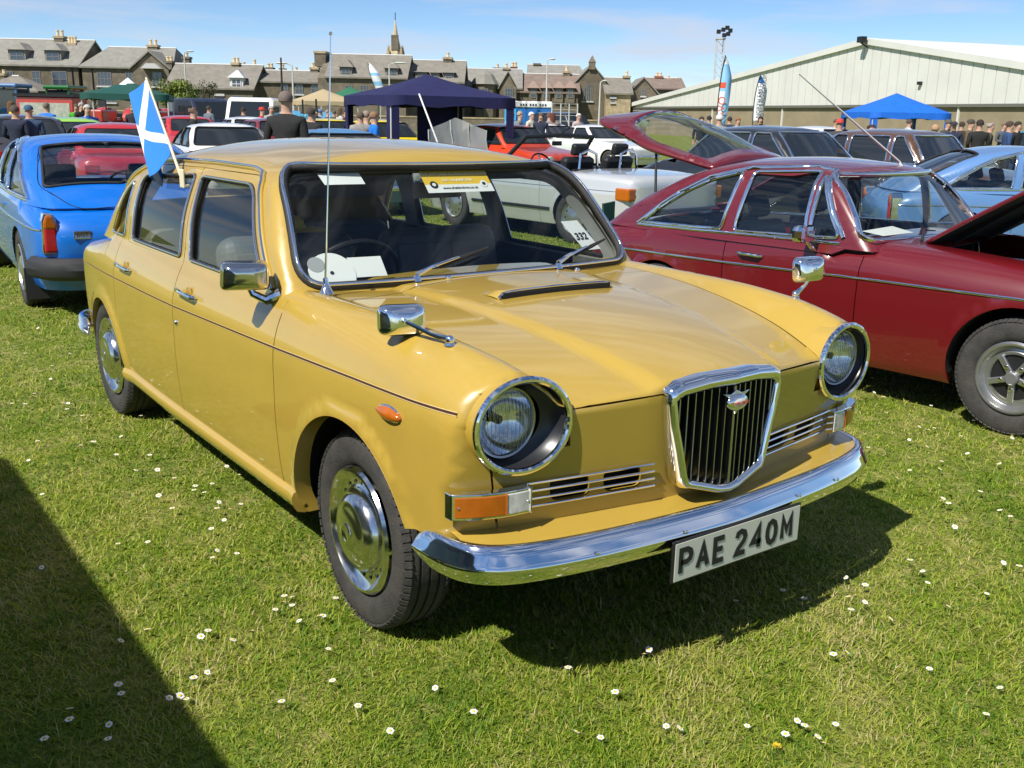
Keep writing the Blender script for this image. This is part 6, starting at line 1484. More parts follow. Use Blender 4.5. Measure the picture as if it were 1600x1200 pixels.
    def door(s, ua, va, ub, y=0.):
        xa, xb = s.x(ua, y), s.x(ub, y); z1 = s.z(ua, va, y); b = MB(); b.box(xa, xb, y-.04, y+.04, 0, z1); d_ = b.build('door', mat('door_dark', (.03, .03, .035), rough=.5), s.r); q = MB(); q.box(xa-.15, xb+.15, y-.10, y+.03, z1+.002, z1+.22); q.build('lintel', LEAD, d_)
    def chim(s, ua, ub, vt, vb, dd, pots=2, m=None, dp=.9):
        xa, xb = s.x(ua, dd), s.x(ub, dd); z1, z0 = s.z(ua, vt, dd), s.z(ua, vb, dd)-.8; ph = (z1-z0)*.26 if pots else 0; b = MB(); b.box(xa, xb, dd-dp/2, dd+dp/2, z0, z1-ph-.22); c = b.build('chimney', m or W2, s.r)
        b = MB(); b.box(xa-.08, xb+.08, dd-dp/2-.08, dd+dp/2+.08, z1-ph-.22, z1-ph); b.build('chimney_cap', m or W3, c)
        for k in range(pots):
            xm = xa+(xb-xa)*(k+.5)/pots; b = MB(); b.lathe([(.17, -.02), (.15, ph*.8), (.19, ph*.82), (.18, ph), (.10, ph)], 8, TR(xm, dd, z1-ph)); b.build('chimney_pot', POT, c, smooth=True)
    def dormer(s, ua, va, ub, vb, yf, roofm, bars=1, cheek=None, flat=False, wm=None):
        """window box standing out of the roof slope; yf is how far back its face stands"""
        xa, xb = s.x(ua, yf), s.x(ub, yf); z1, z0 = s.z(ua, va, yf), s.z(ua, vb, yf); e = .18; b = MB(); b.box(xa-e, xb+e, yf, yf+2.6, z0-.5, z1+.1); d_ = b.build('dormer', cheek or SL1, s.r)
        h = .12 if flat else .75
        b = MB(); xm = (xa+xb)/2; V = [(xa-e-.2, yf-.25, z1+.1), (xb+e+.2, yf-.25, z1+.1), (xb+e+.2, yf+2.7, z1+.1), (xa-e-.2, yf+2.7, z1+.1), (xm-.1 if not flat else xa, yf+.55, z1+.1+h), (xm+.1 if not flat else xb, yf+.55, z1+.1+h), (xm, yf+2.7, z1+.1+h)]
        b.add(V, [(0, 1, 5, 4), (1, 2, 6, 5), (3, 0, 4, 6), (4, 5, 6), (0, 3, 2, 1)]); b.build('dormer_roof', roofm, d_)
        f = s.win(ua, va, ub, vb, yf-.01, bars, parent=d_, m=wm, sill=False); return d_
    def pipe(s, u, va, y=-.08):
        b = MB(); b.tube([(s.x(u), y, s.z(u, va)), (s.x(u), y, .0)], .05, 6); b.build('drainpipe', BLACK, s.r)
GH = 'stone houses along the far side of the field'
def mkhouses():
    h = House('stone_house', 'dark stone house with two hipped dormers and twin chimney stacks', 'house', -60, 127, 108, GH); ez, rz = h.z(60, 104), h.z(60, 64, 4.5)
    h.wall(ez, 9, W1, gab=('side', rz)); h.roof(ez, rz, 9, SL1)
    for r in ((55, 111, 68, 134), (86, 111, 109, 136), (16, 111, 26, 128)): h.win(*r, bars=1)
    for r in ((24, 79, 45, 95), (80, 80, 100, 97)): h.dormer(*r, .55, SL1)
    h.chim(97, 111, 47, 72, 4.5, 2); h.chim(116, 129, 57, 85, 4.0, 3); h.pipe(118, 104)
    h = House('stone_outbuilding', 'small stone outbuilding with a pyramid slate roof in front of the dark house', 'outbuilding', -40, 60, 100, None); ez = h.z(20, 144); h.wall(ez, 5, W1); h.roof(ez, h.z(10, 121, 2.5), 5, SL2, hipl=3.0, hipr=3.0); h.chim(9, 15, 109, 118, 2.5, 1); h.win(30, 150, 44, 160, bars=2)
    h = House('stone_house', 'stone house with hipped roof and a bay under its right hand gable', 'house', 133, 272, 108, GH); ez, rz = h.z(180, 107), h.z(180, 76, 4.2); h.wall(ez, 8.4, W2); h.roof(ez, rz, 8.4, SL1, hipl=1.6, hipr=1.0)
    xa, xb = h.x(216), h.x(272); h.wall(ez, 4, W2, xa, xb, -.9, gab=('front', h.z(243, 82))); h.roof(ez-.1, h.z(243, 82), 4, SL1, xa-.25, xb+.25, y0=-1.15, front=True, y1=4.5)
    h.win(156, 112, 178, 134, bars=3); h.win(200, 112, 211, 133, bars=1); h.win(241, 112, 257, 135, y=-.92, bars=1); h.door(154, 146, 165); h.win(168, 147, 182, 160, bars=1); h.pipe(149, 108); h.pipe(214, 108, -.1)
    b = MB(); x0, x1 = h.x(228, -.9), h.x(259, -.9); z0 = h.z(240, 108); b.prism([(x0, z0), (x1, z0), (x1-.6, z0+.5), (x0+.6, z0+.5)], (-1.7, -.9), lambda a, c, e: (a, e, c)); b.build('bay_top', LEAD, h.r)
    h.chim(239, 254, 62, 82, 4.2, 2)
    h = House('stone_cottage', 'low stone cottage with white bay window in its slate roof', 'house', 262, 396, 104, GH); ez, rz = h.z(330, 140), h.z(330, 103, 4); h.wall(ez, 8, W1, gab=('side', rz)); h.roof(ez, rz, 8, SL2)
    h.dormer(364, 123, 379, 139, .1, LEAD, 1, cheek=WFR, wm=WFR); h.win(364, 149, 380, 162, bars=1); h.door(338, 150, 350); h.chim(265, 275, 88, 104, 4, 2, W2); h.chim(292, 302, 82, 96, 7, 1, W2); h.chim(367, 378, 90, 108, 4, 2); h.chim(381, 388, 97, 110, 5, 1, W2); h.win(300, 148, 315, 162, bars=1)
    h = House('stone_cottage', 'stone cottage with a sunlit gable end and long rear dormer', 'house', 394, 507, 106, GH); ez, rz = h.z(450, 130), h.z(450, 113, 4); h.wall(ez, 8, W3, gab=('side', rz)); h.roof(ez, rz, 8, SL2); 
    b = MB(); b.box(h.x(405), h.x(506), -.05, -.01, 0, ez); b.build('render', W1, h.r)  # dark stone slab over the front; sunlight on the gable is its paler colour
    for r in ((463, 131, 475, 147), (487, 131, 503, 147), (440, 131, 452, 147)): h.win(*r, y=-.06, bars=1)
    h.chim(394, 408, 93, 113, 4, 1); h.chim(488, 500, 98, 114, 4, 2); h.chim(420, 430, 99, 112, 10, 2, W2); h.chim(441, 448, 101, 112, 10, 1, W2); h.chim(462, 468, 105, 114, 10, 1, W2)
    h = House('stone_house', 'tall stone house with two hipped dormers below the church spire', 'house', 498, 634, 104, GH); ez, rz = h.z(570, 123), h.z(570, 88, 4.3); h.wall(ez, 8.6, W2, gab=('side', rz)); h.roof(ez, rz, 8.6, SL2, x0=h.x(512)-.2)
    h.dormer(535, 106, 548, 120, .15, SL2); h.dormer(605, 108, 619, 121, .15, SL2); h.win(540, 133, 551, 146, bars=1); h.win(563, 133, 574, 150, bars=1); h.win(590, 133, 600, 148, bars=1); h.chim(498, 515, 81, 92, 4.3, 0, dp=3.0)
    for u in (561, 572, 584):
        b = MB(); yy = 2.3; x = h.x(u, yy); z = h.z(u, 114, yy); b.box(x-.25, x+.25, yy-.3, yy+.2, z-.2, z+.2); b.build('skylight', LEAD, h.r)
    h = House('stone_house', 'stone house with one wide flat dormer and end chimney', 'house', 630, 722, 106, GH); ez, rz = h.z(680, 130), h.z(680, 97, 4); h.wall(ez, 8, W2, gab=('side', rz)); h.roof(ez, rz, 8, SL2)
    for r in ((652, 114, 664, 124), (677, 115, 684, 124), (696, 115, 706, 124)): h.dormer(*r, .45, SL1, 1, flat=True)
    h.chim(693, 706, 82, 98, 4, 1); h.win(650, 136, 660, 150, bars=1); h.win(690, 136, 700, 150, bars=1)
    h = House('stone_villa', 'stone villa with turret cap, front gables and clustered chimneys', 'house', 715, 812, 112, GH); ez, rz = h.z(760, 139), h.z(760, 110, 4); h.wall(ez, 8, W2, gab=('side', rz)); h.roof(ez, rz, 8, SL1)
    xa, xb = h.x(780), h.x(806); h.wall(ez, 3, W2, xa, xb, -.8, gab=('front', h.z(795, 113))); h.roof(ez-.1, h.z(795, 113), 3, SL1, xa-.2, xb+.2, y0=-1.0, front=True, y1=4)
    b = MB(); x = h.x(757); z = h.z(757, 132); b.lathe([(1.3, 0), (1.3, z)], 8, TR(x, -.4, 0)); b.build('bay_turret', W2, h.r); b = MB(); b.lathe([(1.55, z), (.9, z+1.0), (.02, h.z(757, 108))], 8, TR(x, -.4, 0)); b.build('turret_cap', SL1, h.r)
    h.win(752, 138, 762, 148, y=-1.72, bars=1); h.win(788, 138, 801, 152, y=-.82, bars=2); h.win(735, 141, 745, 152, bars=1); h.chim(712, 723, 97, 112, 4, 2); h.chim(785, 794, 99, 112, 4, 1); h.chim(797, 806, 97, 114, 5, 2, mat('red_chimney', (.16, .06, .045), rough=.9)); h.chim(770, 782, 100, 110, 6, 1, W2)
    h = House('stone_house', 'stone house with red brown roof and four pointed dormers', 'house', 806, 902, 112, GH); ez, rz = h.z(850, 146), h.z(850, 118, 4); h.wall(ez, 8, W1, gab=('side', rz)); h.roof(ez, rz, 8, SL3)
    for u in (832, 852, 872, 890): h.dormer(u-4, 139, u+4, 153, -.25, mat('pink_slate', (.27, .19, .15), rough=.9), 0, cheek=W2)
    h.chim(878, 888, 104, 119, 4, 1); h.pipe(842, 146)
    h = House('stone_hall', 'long stone hall with grey ridge behind the red brown roof', 'hall', 826, 916, 124, None); ez = h.z(870, 130); h.wall(ez, 9, W1); h.roof(ez, h.z(870, 104, 4.5), 9, SL1, hipr=1.); h.chim(832, 842, 99, 110, 4.5, 0, W1)
    h = House('stone_chapel', 'stone chapel gable with a finial and tall lancet windows', 'chapel', 893, 951, 114, None); ez = h.z(920, 137); pk = h.z(920, 101); h.wall(ez, 14, W1, gab=('front', pk)); h.roof(ez-.05, pk, 14, SL1, front=True, y0=-.15, y1=14.2)
    for ua, ub, va in ((909, 912.5, 137), (914.5, 919, 131), (921, 924.5, 137)): h.win(ua, va, ub, 158, y=-.01, bars=0)
    b = MB(); x = h.x(922); z = pk; b.box(x-.35, x+.35, -.3, .4, z-.5, z+.25); b.add([(x-.4, -.35, z+.25), (x+.4, -.35, z+.25), (x+.4, .45, z+.25), (x-.4, .45, z+.25), (x, .05, z+1.0)], [(0, 1, 4), (1, 2, 4), (2, 3, 4), (3, 0, 4)]); b.build('bellcote', W2, h.r)
    h = House('stone_cottage', 'pale stone cottage with end chimney right of the chapel', 'house', 946, 984, 112, GH); ez, rz = h.z(965, 148), h.z(965, 124, 4); h.wall(ez, 8, W3, gab=('side', rz)); h.roof(ez, rz, 8, SL2); h.chim(971, 981, 111, 128, 4, 1); h.win(953, 145, 960, 152, bars=1); h.win(954, 154, 959, 160, bars=0)
    h = House('stone_cottage', 'dark gabled stone cottage next to the pale cottage', 'house', 982, 1024, 116, GH); ez = h.z(1003, 147); h.wall(ez, 8, W1, gab=('front', h.z(1003, 122))); h.roof(ez-.05, h.z(1003, 122), 8, SL2, front=True, y0=-.2); h.win(1000, 140, 1006, 150, bars=1)
    h = House('stone_house', 'distant house with orange chimney stacks beside the shed roof', 'house', 1012, 1066, 128, GH); ez, rz = h.z(1040, 140), h.z(1040, 124, 4); h.wall(ez, 8, W2, gab=('side', rz)); h.roof(ez, rz, 8, SL3); h.chim(1020, 1031, 113, 124, 4, 2, mat('orange_brick', (.30, .13, .07), rough=.9)); h.chim(1037, 1044, 118, 127, 4, 1); h.chim(1053, 1060, 121, 130, 4, 2, W2)
mkhouses()
# church spire beyond the roofs
c0 = gp(619, 150); sx = thing('church_spire', 'pale stone church spire with pinnacles rising behind the houses', 'spire', c0, HRZ)
zb_, zt = zpix(619, 90, 150), zpix(619, 30, 150); r0 = (gp(632, 150)-gp(606, 150)).length/2*.78
b = MB(); b.box(-r0, r0, -r0, r0, 0, zb_); W4 = stone('spire_stone', (.50, .41, .27)); b.build('tower', W4, sx)
b = MB(); b.lathe([(r0*1.05, zb_-.3), (r0*1.0, zb_+.6), (r0*.50, zb_+(zt-zb_)*.5), (.03, zt)], 8, RZ(math.pi/8)); b.build('spire', W4, sx)
b = MB(); b.tube([(0, 0, zt-.2), (0, 0, zt+.9)], .06, 5); b.build('weather_vane', BLACK, sx)
for i in (-1, 1):
    for j in (-1, 1): b = MB(); b.lathe([(.28, zb_-1), (.28, zb_+.5), (.02, zb_+1.7)], 6, TR(i*r0, j*r0, 0)); b.build('pinnacle', W3, sx)
b = MB(); b.box(-.5, .5, -r0*.95, -r0*.5, zb_+1.0, zb_+3.0); b.build('lucarne', W2, sx)
# field wall and wire fence
h = House('field_wall', 'low stone boundary wall in front of the houses', 'wall', -80, 1010, 96); b = MB(); b.box(0, h.W, 0, .45, 0, 1.25); b.build('wall', W2, h.r); b = MB(); b.box(0, h.W, -.05, .5, 1.25, 1.38); b.build('coping', W3, h.r)
h = House('wire_fence', 'tall wire mesh fence on posts by the far cars', 'fence', 862, 902, 44); 
for u in (862, 876, 889, 902): b = MB(); b.tube([(h.x(u), 0, 0), (h.x(u), 0, 2.1)], .03, 6); b.build('post', LEAD, h.r)
for k in range(9): b = MB(); b.tube([(0, 0, .2+k*.235), (h.W, 0, .2+k*.235)], .008, 4); b.build('wire', LEAD, h.r)
# ------------------------------------------------------------------ big shed
SHC = mat('cladding_cream', (.64, .64, .59), rough=.55, var=.05, vscale=.4); SHB = mat('render_tan', (.27, .22, .14), rough=.95, var=.12, vscale=.7); SHR = mat('roof_white', (.72, .73, .73), rough=.5)
A_ = gp(938, 122); B_ = gp(1760, 52); ax = (B_-A_); Wd_ = ax.length; rz_ = math.atan2(ax.y, ax.x); sh = thing('large_shed', 'large cream clad shed with a tan block base and shallow gable', 'shed', A_, rz_)
axn = ax.normalized()
def shx(u):
    """distance along the gable for a photo column"""
    t = (gp(u, 1)-Vector((CAM[0], CAM[1], 0))); o = Vector((CAM[0], CAM[1], 0)); n2 = Vector((-axn.y, axn.x, 0)); k = (A_-o).dot(n2)/t.dot(n2); P = o+t*k; return (P-A_).dot(axn), k
def shz(u, v): x, k = shx(u); return zpix(u, v, k)
xr, kr_ = shx(1345); zr_ = shz(1345, 60); zcl = shz(1300, 165.5); ze = shz(955, 171)
x_e = shx(955)[0]; slope_l = (zr_-ze)/(xr-x_e); x1_, z1_ = shx(1600)[0], shz(1600, 99); slope_r = (zr_-z1_)/(x1_-xr)
def rz_at(x): return zr_-(xr-x)*slope_l if x < xr else zr_-(x-xr)*slope_r
b = MB(); b.prism([(x_e-1, 0), (Wd_, 0), (Wd_, zcl), (x_e-1, zcl)], (0, 45), lambda a, c, e: (a, e, c)); b.build('block_wall', SHB, sh)
x = x_e+.2; k = 0
while x < Wd_-1:
    zt1, zt2 = rz_at(x+.03)-.35, rz_at(x+.97)-.35
    if min(zt1, zt2) > zcl+.05:
        b = MB(); b.prism([(x+.03, zcl), (x+.97, zcl), (x+.97, zt2), (x+.03, zt1)] if not (x < xr < x+1) else [(x+.03, zcl), (x+.97, zcl), (x+.97, zt2), (xr, zr_-.35), (x+.03, zt1)], (-.16, .0), lambda a, c, e: (a, e, c)); b.build('cladding_panel', SHC, sh)
    x += 1.0
b = MB(); b.prism([(x_e, zcl-.0), (Wd_, zcl), (Wd_, rz_at(Wd_)-.4), (xr, zr_-.4), (x_e, ze-.35)], (-.10, 45), lambda a, c, e: (a, e, c)); b.build('cladding_backing', mat('cladding_joint', (.44, .45, .39), rough=.7), sh)
b = MB(); b.prism([(x_e-.8, ze-.40), (xr, zr_-.38), (xr, zr_+.02), (x_e-.8, ze+.0)], (-.35, 45), lambda a, c, e: (a, e, c)); b.build('roof_slope', SHC, sh)
b = MB(); b.prism([(xr, zr_-.38), (Wd_+.5, rz_at(Wd_+.5)-.38), (Wd_+.5, rz_at(Wd_+.5)+.02), (xr, zr_+.02)], (-.35, 45), lambda a, c, e: (a, e, c)); b.build('roof_slope', SHC, sh)
b = MB(); b.box(x_e, Wd_, -.20, -.165, zcl-.12, zcl+.06); b.build('drip_flashing', mat('flashing_grey', (.14, .14, .12), rough=.6), sh)
for u in (1222, 1496, 1113): xx = shx(u)[0]; b = MB(); b.box(xx-.07, xx+.07, -.10, -.0, 0, zcl-.12); b.build('downpipe', SHC, sh)
b = MB(); xx = xr+.15; b.box(xx-.28, xx+.28, -.95, -.5, zr_-.3, zr_+.1); b.tube([(xx, -.2, zr_-.6), (xx, -.8, zr_-.3)], .06, 6); b.build('floodlight', BLACK, sh, bevel=.06)
b = MB(); xx = shx(1435)[0]; z = shz(1435, 130); b.box(xx-.12, xx+.12, -.4, -.16, z-.1, z+.1); b.build('wall_box', BLACK, sh)
# taller white roof standing behind
p0, p1 = gp(1338, 95), gp(1760, 70); wr = thing('white_roofed_shed', 'second shed whose white roof shows above the cream gable', 'shed', p0, math.atan2((p1-p0).y, (p1-p0).x)); Lw = (p1-p0).length
def wz(u, v): f = (gp(u, 1)-Vector((CAM[0], CAM[1], 0))); n2 = Vector((-(p1-p0).y, (p1-p0).x, 0)).normalized(); k = (p0-Vector((CAM[0], CAM[1], 0))).dot(n2)/f.dot(n2); return zpix(u, v, k), k
zA, zB = wz(1345, 58)[0], wz(1600, 75)[0]; xq = ((Vector((CAM[0], CAM[1], 0))+(gp(1600, 1)-Vector((CAM[0], CAM[1], 0)))*wz(1600, 75)[1])-p0).dot((p1-p0).normalized())
zE = zA+(zB-zA)/xq*Lw
b = MB(); b.prism([(0, 0), (Lw, 0), (Lw, zE-1.5), (0, zA-1.5)], (0, 20), lambda a, c, e: (a, e, c)); b.build('wall', SHB, wr); b = MB(); b.prism([(0, zA-1.6), (Lw, zE-1.6-1.2), (Lw, zE), (0, zA)], (-.3, 20.3), lambda a, c, e: (a, e, c)); b.build('roof', SHR, wr)
# ------------------------------------------------------------------ gazebos
def gazebo(label, u, d, half, eave, peak, rz, m, wallm=None, legs=LEAD, walls=(), val=.22, top2=None, soft=.0):
    r = thing('gazebo', label, 'gazebo', gp(u, d), rz); n = 8; V = []; h = half
    def roofpt(i, j):
        a, c = i/n*2-1, j/n*2-1; t = max(abs(a), abs(c)); z = eave+(peak-eave)*(1-t)**(1.0-.12)-.10*math.sin(math.pi*t)*(1-.0)*(.5+.5*abs(abs(a)-abs(c))); z -= .05*(1-abs(abs(a)-abs(c))) if False else 0
        return (a*h, c*h, z-(soft*(1-min(abs(a), abs(c))) if t == 1 else 0))
    V = [roofpt(i, j) for i in range(n+1) for j in range(n+1)]; F = [(i*(n+1)+j, (i+1)*(n+1)+j, (i+1)*(n+1)+j+1, i*(n+1)+j+1) for i in range(n) for j in range(n)]
    can = mesh_obj('canopy', V, F, m, r, smooth=True, sharp=28)
    sd = MB()
    per = [(i, 0) for i in range(n)]+[(n, j) for j in range(n)]+[(n-i, n) for i in range(n)]+[(0, n-j) for j in range(n)]; VV = []
    for k, (i, j) in enumerate(per): p = roofpt(i, j); VV += [p, (p[0]*1.005, p[1]*1.005, p[2]-val-.03*math.sin(k*1.7))]
    kk = len(per); mesh_obj('valance', VV, [(2*i, 2*i+1, (2*i+3) % (2*kk), (2*i+2) % (2*kk)) for i in range(kk)], m, can)
    for sx_ in (-1, 1):
        for sy in (-1, 1):
            b = MB(); b.tube([(sx_*h*.97, sy*h*.97, 0), (sx_*h*.97, sy*h*.97, eave-.02)], .025, 6); lg = b.build('leg', legs, r)
            if wallm is not None:
                b = MB(); b.box(sx_*h*.97-.0 if sx_ < 0 else sx_*h*.97-.17, sx_*h*.97+.17 if sx_ < 0 else sx_*h*.97, sy*h*.99-.01, sy*h*.99+.01, 0.05, eave-val); b.build('leg_curtain', wallm, lg)
                b = MB(); b.box(sx_*h*.99-.01, sx_*h*.99+.01, sy*h*.97 if sy < 0 else sy*h*.97-.17, sy*h*.97+.17 if sy < 0 else sy*h*.97, .05, eave-val); b.build('leg_curtain', wallm, lg)
    for w_ in walls:
        b = MB(); 
        if w_ == 'y+': b.box(-h, h, h*.985, h*.995, .02, eave-.03)
        if w_ == 'x-': b.box(-h*.995, -h*.985, -h, h, .02, eave-.03)
        if w_ == 'x+': b.box(h*.985, h*.995, -h, h, .02, eave-.03)
        b.build('side_wall', wallm, r)
    if top2: b = MB(); b.add([(-h*.45, -h*.45, peak-.5), (h*.45, -h*.45, peak-.5), (h*.45, h*.45, peak-.5), (-h*.45, h*.45, peak-.5), (0, 0, peak+.12)], [(0, 1, 4), (1, 2, 4), (2, 3, 4), (3, 0, 4)]); b.build('vent_cap', top2, can)
    return r
NAVY = mat('navy_canvas', (.008, .009, .065), rough=.8, var=.15, vscale=6); RBLUE = mat('royal_canvas', (.006, .13, .60), rough=.7, var=.1, vscale=5)
gz = gazebo('navy blue pop up gazebo with drooping canopy behind the mustard saloon roof', 668, 24.0, 1.5, 1.92, 2.42, VYAW+R_(28), NAVY, NAVY, walls=())
b = MB(); M = RZ(0); b.box(1.46, 1.475, -1.45, -.35, .1, 1.75); b.build('side_wall', NAVY, gz)
q0 = gp(655, 22.3); q1 = gp(690, 21.6); b = MB(); b.tube([(q0.x, q0.y, 1.95), (q1.x, q1.y, .75)], .018, 6); tag(b.build('guy_pole', WHITE, None), 'white pole leaning against the navy gazebo corner', 'pole')
PLAST = mat('plastic_sheet', (.75, .76, .76), rough=.3, coat=.5); PLAST.node_tree.nodes['Principled BSDF'].inputs['Alpha'].default_value = .38
b = MB(); q2 = gp(716, 21.5); sc_ = thing('clear_screen', 'crinkled clear plastic wind screen beside the navy gazebo', 'screen', q2, VYAW-math.pi/2+.3); V = []
for i in range(11):
    for j in range(7): V.append((-.62+1.24*i/10+.03*math.sin(j*2), .05*math.sin(i*1.7+j)+.12*math.sin(i/10*math.pi), .1+(1.38-.25*abs(i-5)/5)*j/6))
mesh_obj('sheet', V, [(i*7+j, (i+1)*7+j, (i+1)*7+j+1, i*7+j+1) for i in range(10) for j in range(6)], PLAST, sc_)
for i in (0, 4, 7, 10): b = MB(); b.tube([V[i*7+j] for j in range(7)], .010, 5); b.build('rib', LEAD, sc_)
gazebo('royal blue pop up gazebo in front of the cream shed', 1396, 40, 1.5, 1.95, 2.68, VYAW-R_(20.8-25), RBLUE, RBLUE, walls=())
gazebo('dark green gazebo with a white vent cap left of the bush', 203, 40, 1.55, 2.05, 2.55, VYAW+R_(15), mat('dark_green_canvas', (.006, .07, .055), rough=.75), top2=mat('white_canvas', (.75, .75, .75), rough=.8))
gazebo('tan gazebo beside the crowd', 506, 56, 1.6, 2.1, 2.75, VYAW+R_(20), mat('tan_canvas', (.42, .33, .19), rough=.8))
gazebo('mid green gazebo between the tan and navy gazebos', 548, 60, 1.7, 2.25, 3.0, VYAW+R_(10), mat('mid_green_canvas', (.02, .14, .07), rough=.8))
# ------------------------------------------------------------------ feather flags
def feather(label, u, d, vtop, vbot, wpx, mats_, words=None, lean=0.):
    z1, z0 = zpix(u, vtop, d), max(.1, zpix(u, vbot, d)); r = thing('feather_flag', label, 'flag', gp(u, d), HRZ); wd = wpx*d/FPX; n = 24; V = []; F = []; fm = []
    for i in range(n+1):
        t = i/n; z = z0+(z1-z0)*t; xl = lean*t+.12*wd*t**4*3; xr_ = xl+wd*(1-.0)*min(1, (1-t)*3.2)**.6*(.75+.25*math.sin(t*2.6)) if t < 1 else xl
        V += [(xl, .05*math.sin(t*6), z), ((xl+xr_)/2, .09*math.sin(t*6+1), z), (xr_, .05*math.sin(t*7+2), z)]
    for i in range(n):
        for k in (0, 1): F.append((3*i+k, 3*i+k+1, 3*i+k+4, 3*i+k+3)); t = i/n; fm.append(mats_[1](t, k))
    o = mesh_obj('cloth', V, F, None, r, mats=mats_[0], fmat=fm); so = o.modifiers.new('s', 'SOLIDIFY'); so.thickness = .01
    b = MB(); b.tube([(0, 0, 0)]+[V[3*i] for i in range(0, n+1, 2)], .02, 6); b.build('pole', BLACK, r)
    if words:
        for s, tx, tz, sz, m in words: text_mesh(s, sz, 'flag_lettering', m, r, frame_M((wd*tx, -.16, z0+(z1-z0)*tz), (0, 0, 1), (-1, 0, 0)), extrude=.004)
    return r
FW = mat('flag_white_cloth', (.74, .76, .78), rough=.8); FB2 = mat('flag_pale_blue', (.25, .52, .78), rough=.8); FD = mat('flag_deep_blue', (.02, .17, .50), rough=.8); FR = mat('flag_red', (.65, .09, .04), rough=.8)
feather('tall pale blue and white feather flag in front of the shed', 1120, 42, 86, 198, 17, ([FB2, FW, FR], lambda t, k: 2 if .50 < t < .60 and k == 0 else (1 if (t > .86 or (k == 0 and t < .5)) else 0)), [('AVO', .30, .27, .42, FR)])
feather('short white feather flag with a blue top in front of the shed', 1176, 46, 117, 190, 17, ([FW, FD], lambda t, k: 1 if t > .80 else 0), [('NORTH EAST OF', .35, .52, .23, INK), ('SCOTLAND GROUP', .72, .48, .23, INK)])
feather('white feather flag leaning beside the tall house', 592, 70, 98, 152, 14, ([FW, FB2], lambda t, k: 1 if .3 < t < .42 or .6 < t < .7 else 0), None, lean=-.9)
# ------------------------------------------------------------------ lamp posts, floodlight tower
def lamp_post(label, u, d, vtop, arm=-1.1, m=LEAD):
    z = zpix(u, vtop, d); r = thing('street_lamp', label, 'street lamp', gp(u, d), HRZ); b = MB(); b.tube([(0, 0, 0), (0, 0, z*.4), (0, 0, z-.15), (arm*.35, 0, z)], [.11, .075, .05, .045], 8); b.build('column', m, r, smooth=True)
    b = MB(); b.sphere((arm*.7, 0, z), (abs(arm)*.4, .13, .08), 12, 6); b.build('lamp_head', LEAD, r, smooth=True)
lamp_post('grey street lamp beside the low cottage', 459, 70, 99, -1.0); lamp_post('grey street lamp in front of the spire house', 609, 85, 98, 1.3); lamp_post('grey street lamp between the cottage and the gabled house', 293, 90, 80, .8); lamp_post('grey street lamp near the red brown roof', 853, 85, 92, .0001+.6); lamp_post('grey street lamp beside the chapel', 936, 85, 126, .5)
b = MB(); g0 = gp(442, 60); z = zpix(442, 90, 60); b.tube([(0, 0, 0), (0, 0, z)], [.09, .05], 8); o = b.build('dark_pole', mat('dark_wood', (.03, .025, .02), rough=.9), None); o.location = g0; tag(o, 'thin dark wooden pole behind the white van', 'pole')
tw = thing('floodlight_tower', 'tall lattice floodlight mast behind the shed', 'floodlight mast', gp(1117, 165), HRZ); z = zpix(1117, 50, 165)
for sx_ in (-.55, .55):
    for sy in (-.55, .55): b = MB(); b.tube([(sx_, sy, 0), (sx_, sy, z-1)], .07, 5); b.build('mast_leg', LEAD, tw)
for k in range(12):
    z0 = k*(z-1)/12; z1 = (k+1)*(z-1)/12; b = MB(); b.tube([(-.55, -.55, z0), (.55, -.55, z1)], .035, 4); b.build('brace', LEAD, tw); b = MB(); b.tube([(.55, .55, z0), (-.55, .55, z1)], .035, 4); b.build('brace', LEAD, tw)
b = MB(); b.box(-.7, .7, -.7, .7, z-1.1, z-.9); b.build('platform', LEAD, tw)
for i, (x, dz) in enumerate(((-.5, 0), (.2, .3), (.8, .6), (1.0, -.3), (.4, -.5), (1.3, .2))): b = MB(); b.box(x-.3, x+.3, -.9, -.5, z+dz-.3, z+dz+.3); b.build('flood_lamp', BLACK, tw)
# ------------------------------------------------------------------ portable toilets
PB = mat('cabin_blue', (.015, .13, .40), rough=.5); PBL = mat('cabin_light_blue', (.05, .35, .70), rough=.5)
for i, u in enumerate((803, 818, 833, 848)):
    r = thing('portable_toilet', 'blue portable toilet cabin with a white roof near the red brown roofed house', 'toilet', gp(u, 62), HRZ, 'row of portable toilets'); w_ = .56
    b = MB(); b.box(-w_, w_, 0, 1.15, .08, 2.05); b.build('cabin', PBL if i == 0 else PB, r, bevel=.03); b = MB(); b.box(-w_*.8, w_*.8, -.03, -.002, .15, 1.95); dr_ = b.build('door', PBL if i == 0 else PB, r); b = MB(); b.box(w_*.55, w_*.65, -.07, -.03, 1.0, 1.12); b.build('handle', BLACK, dr_)
    b = MB(); b.prism([(-w_-.04, 2.05), (w_+.04, 2.05), (w_-.03, 2.42), (-w_+.03, 2.42)], (-.06, 1.2), lambda a, c, e: (a, e, c)); b.build('roof', mat('cabin_roof_white', (.75, .76, .77), rough=.5), r, bevel=.06)
    for k in range(3 if i else 0): b = MB(); b.box(-.22+k*.16, -.12+k*.16, -.068, -.058, 2.14, 2.27); b.build('roof_mark', INK, r)
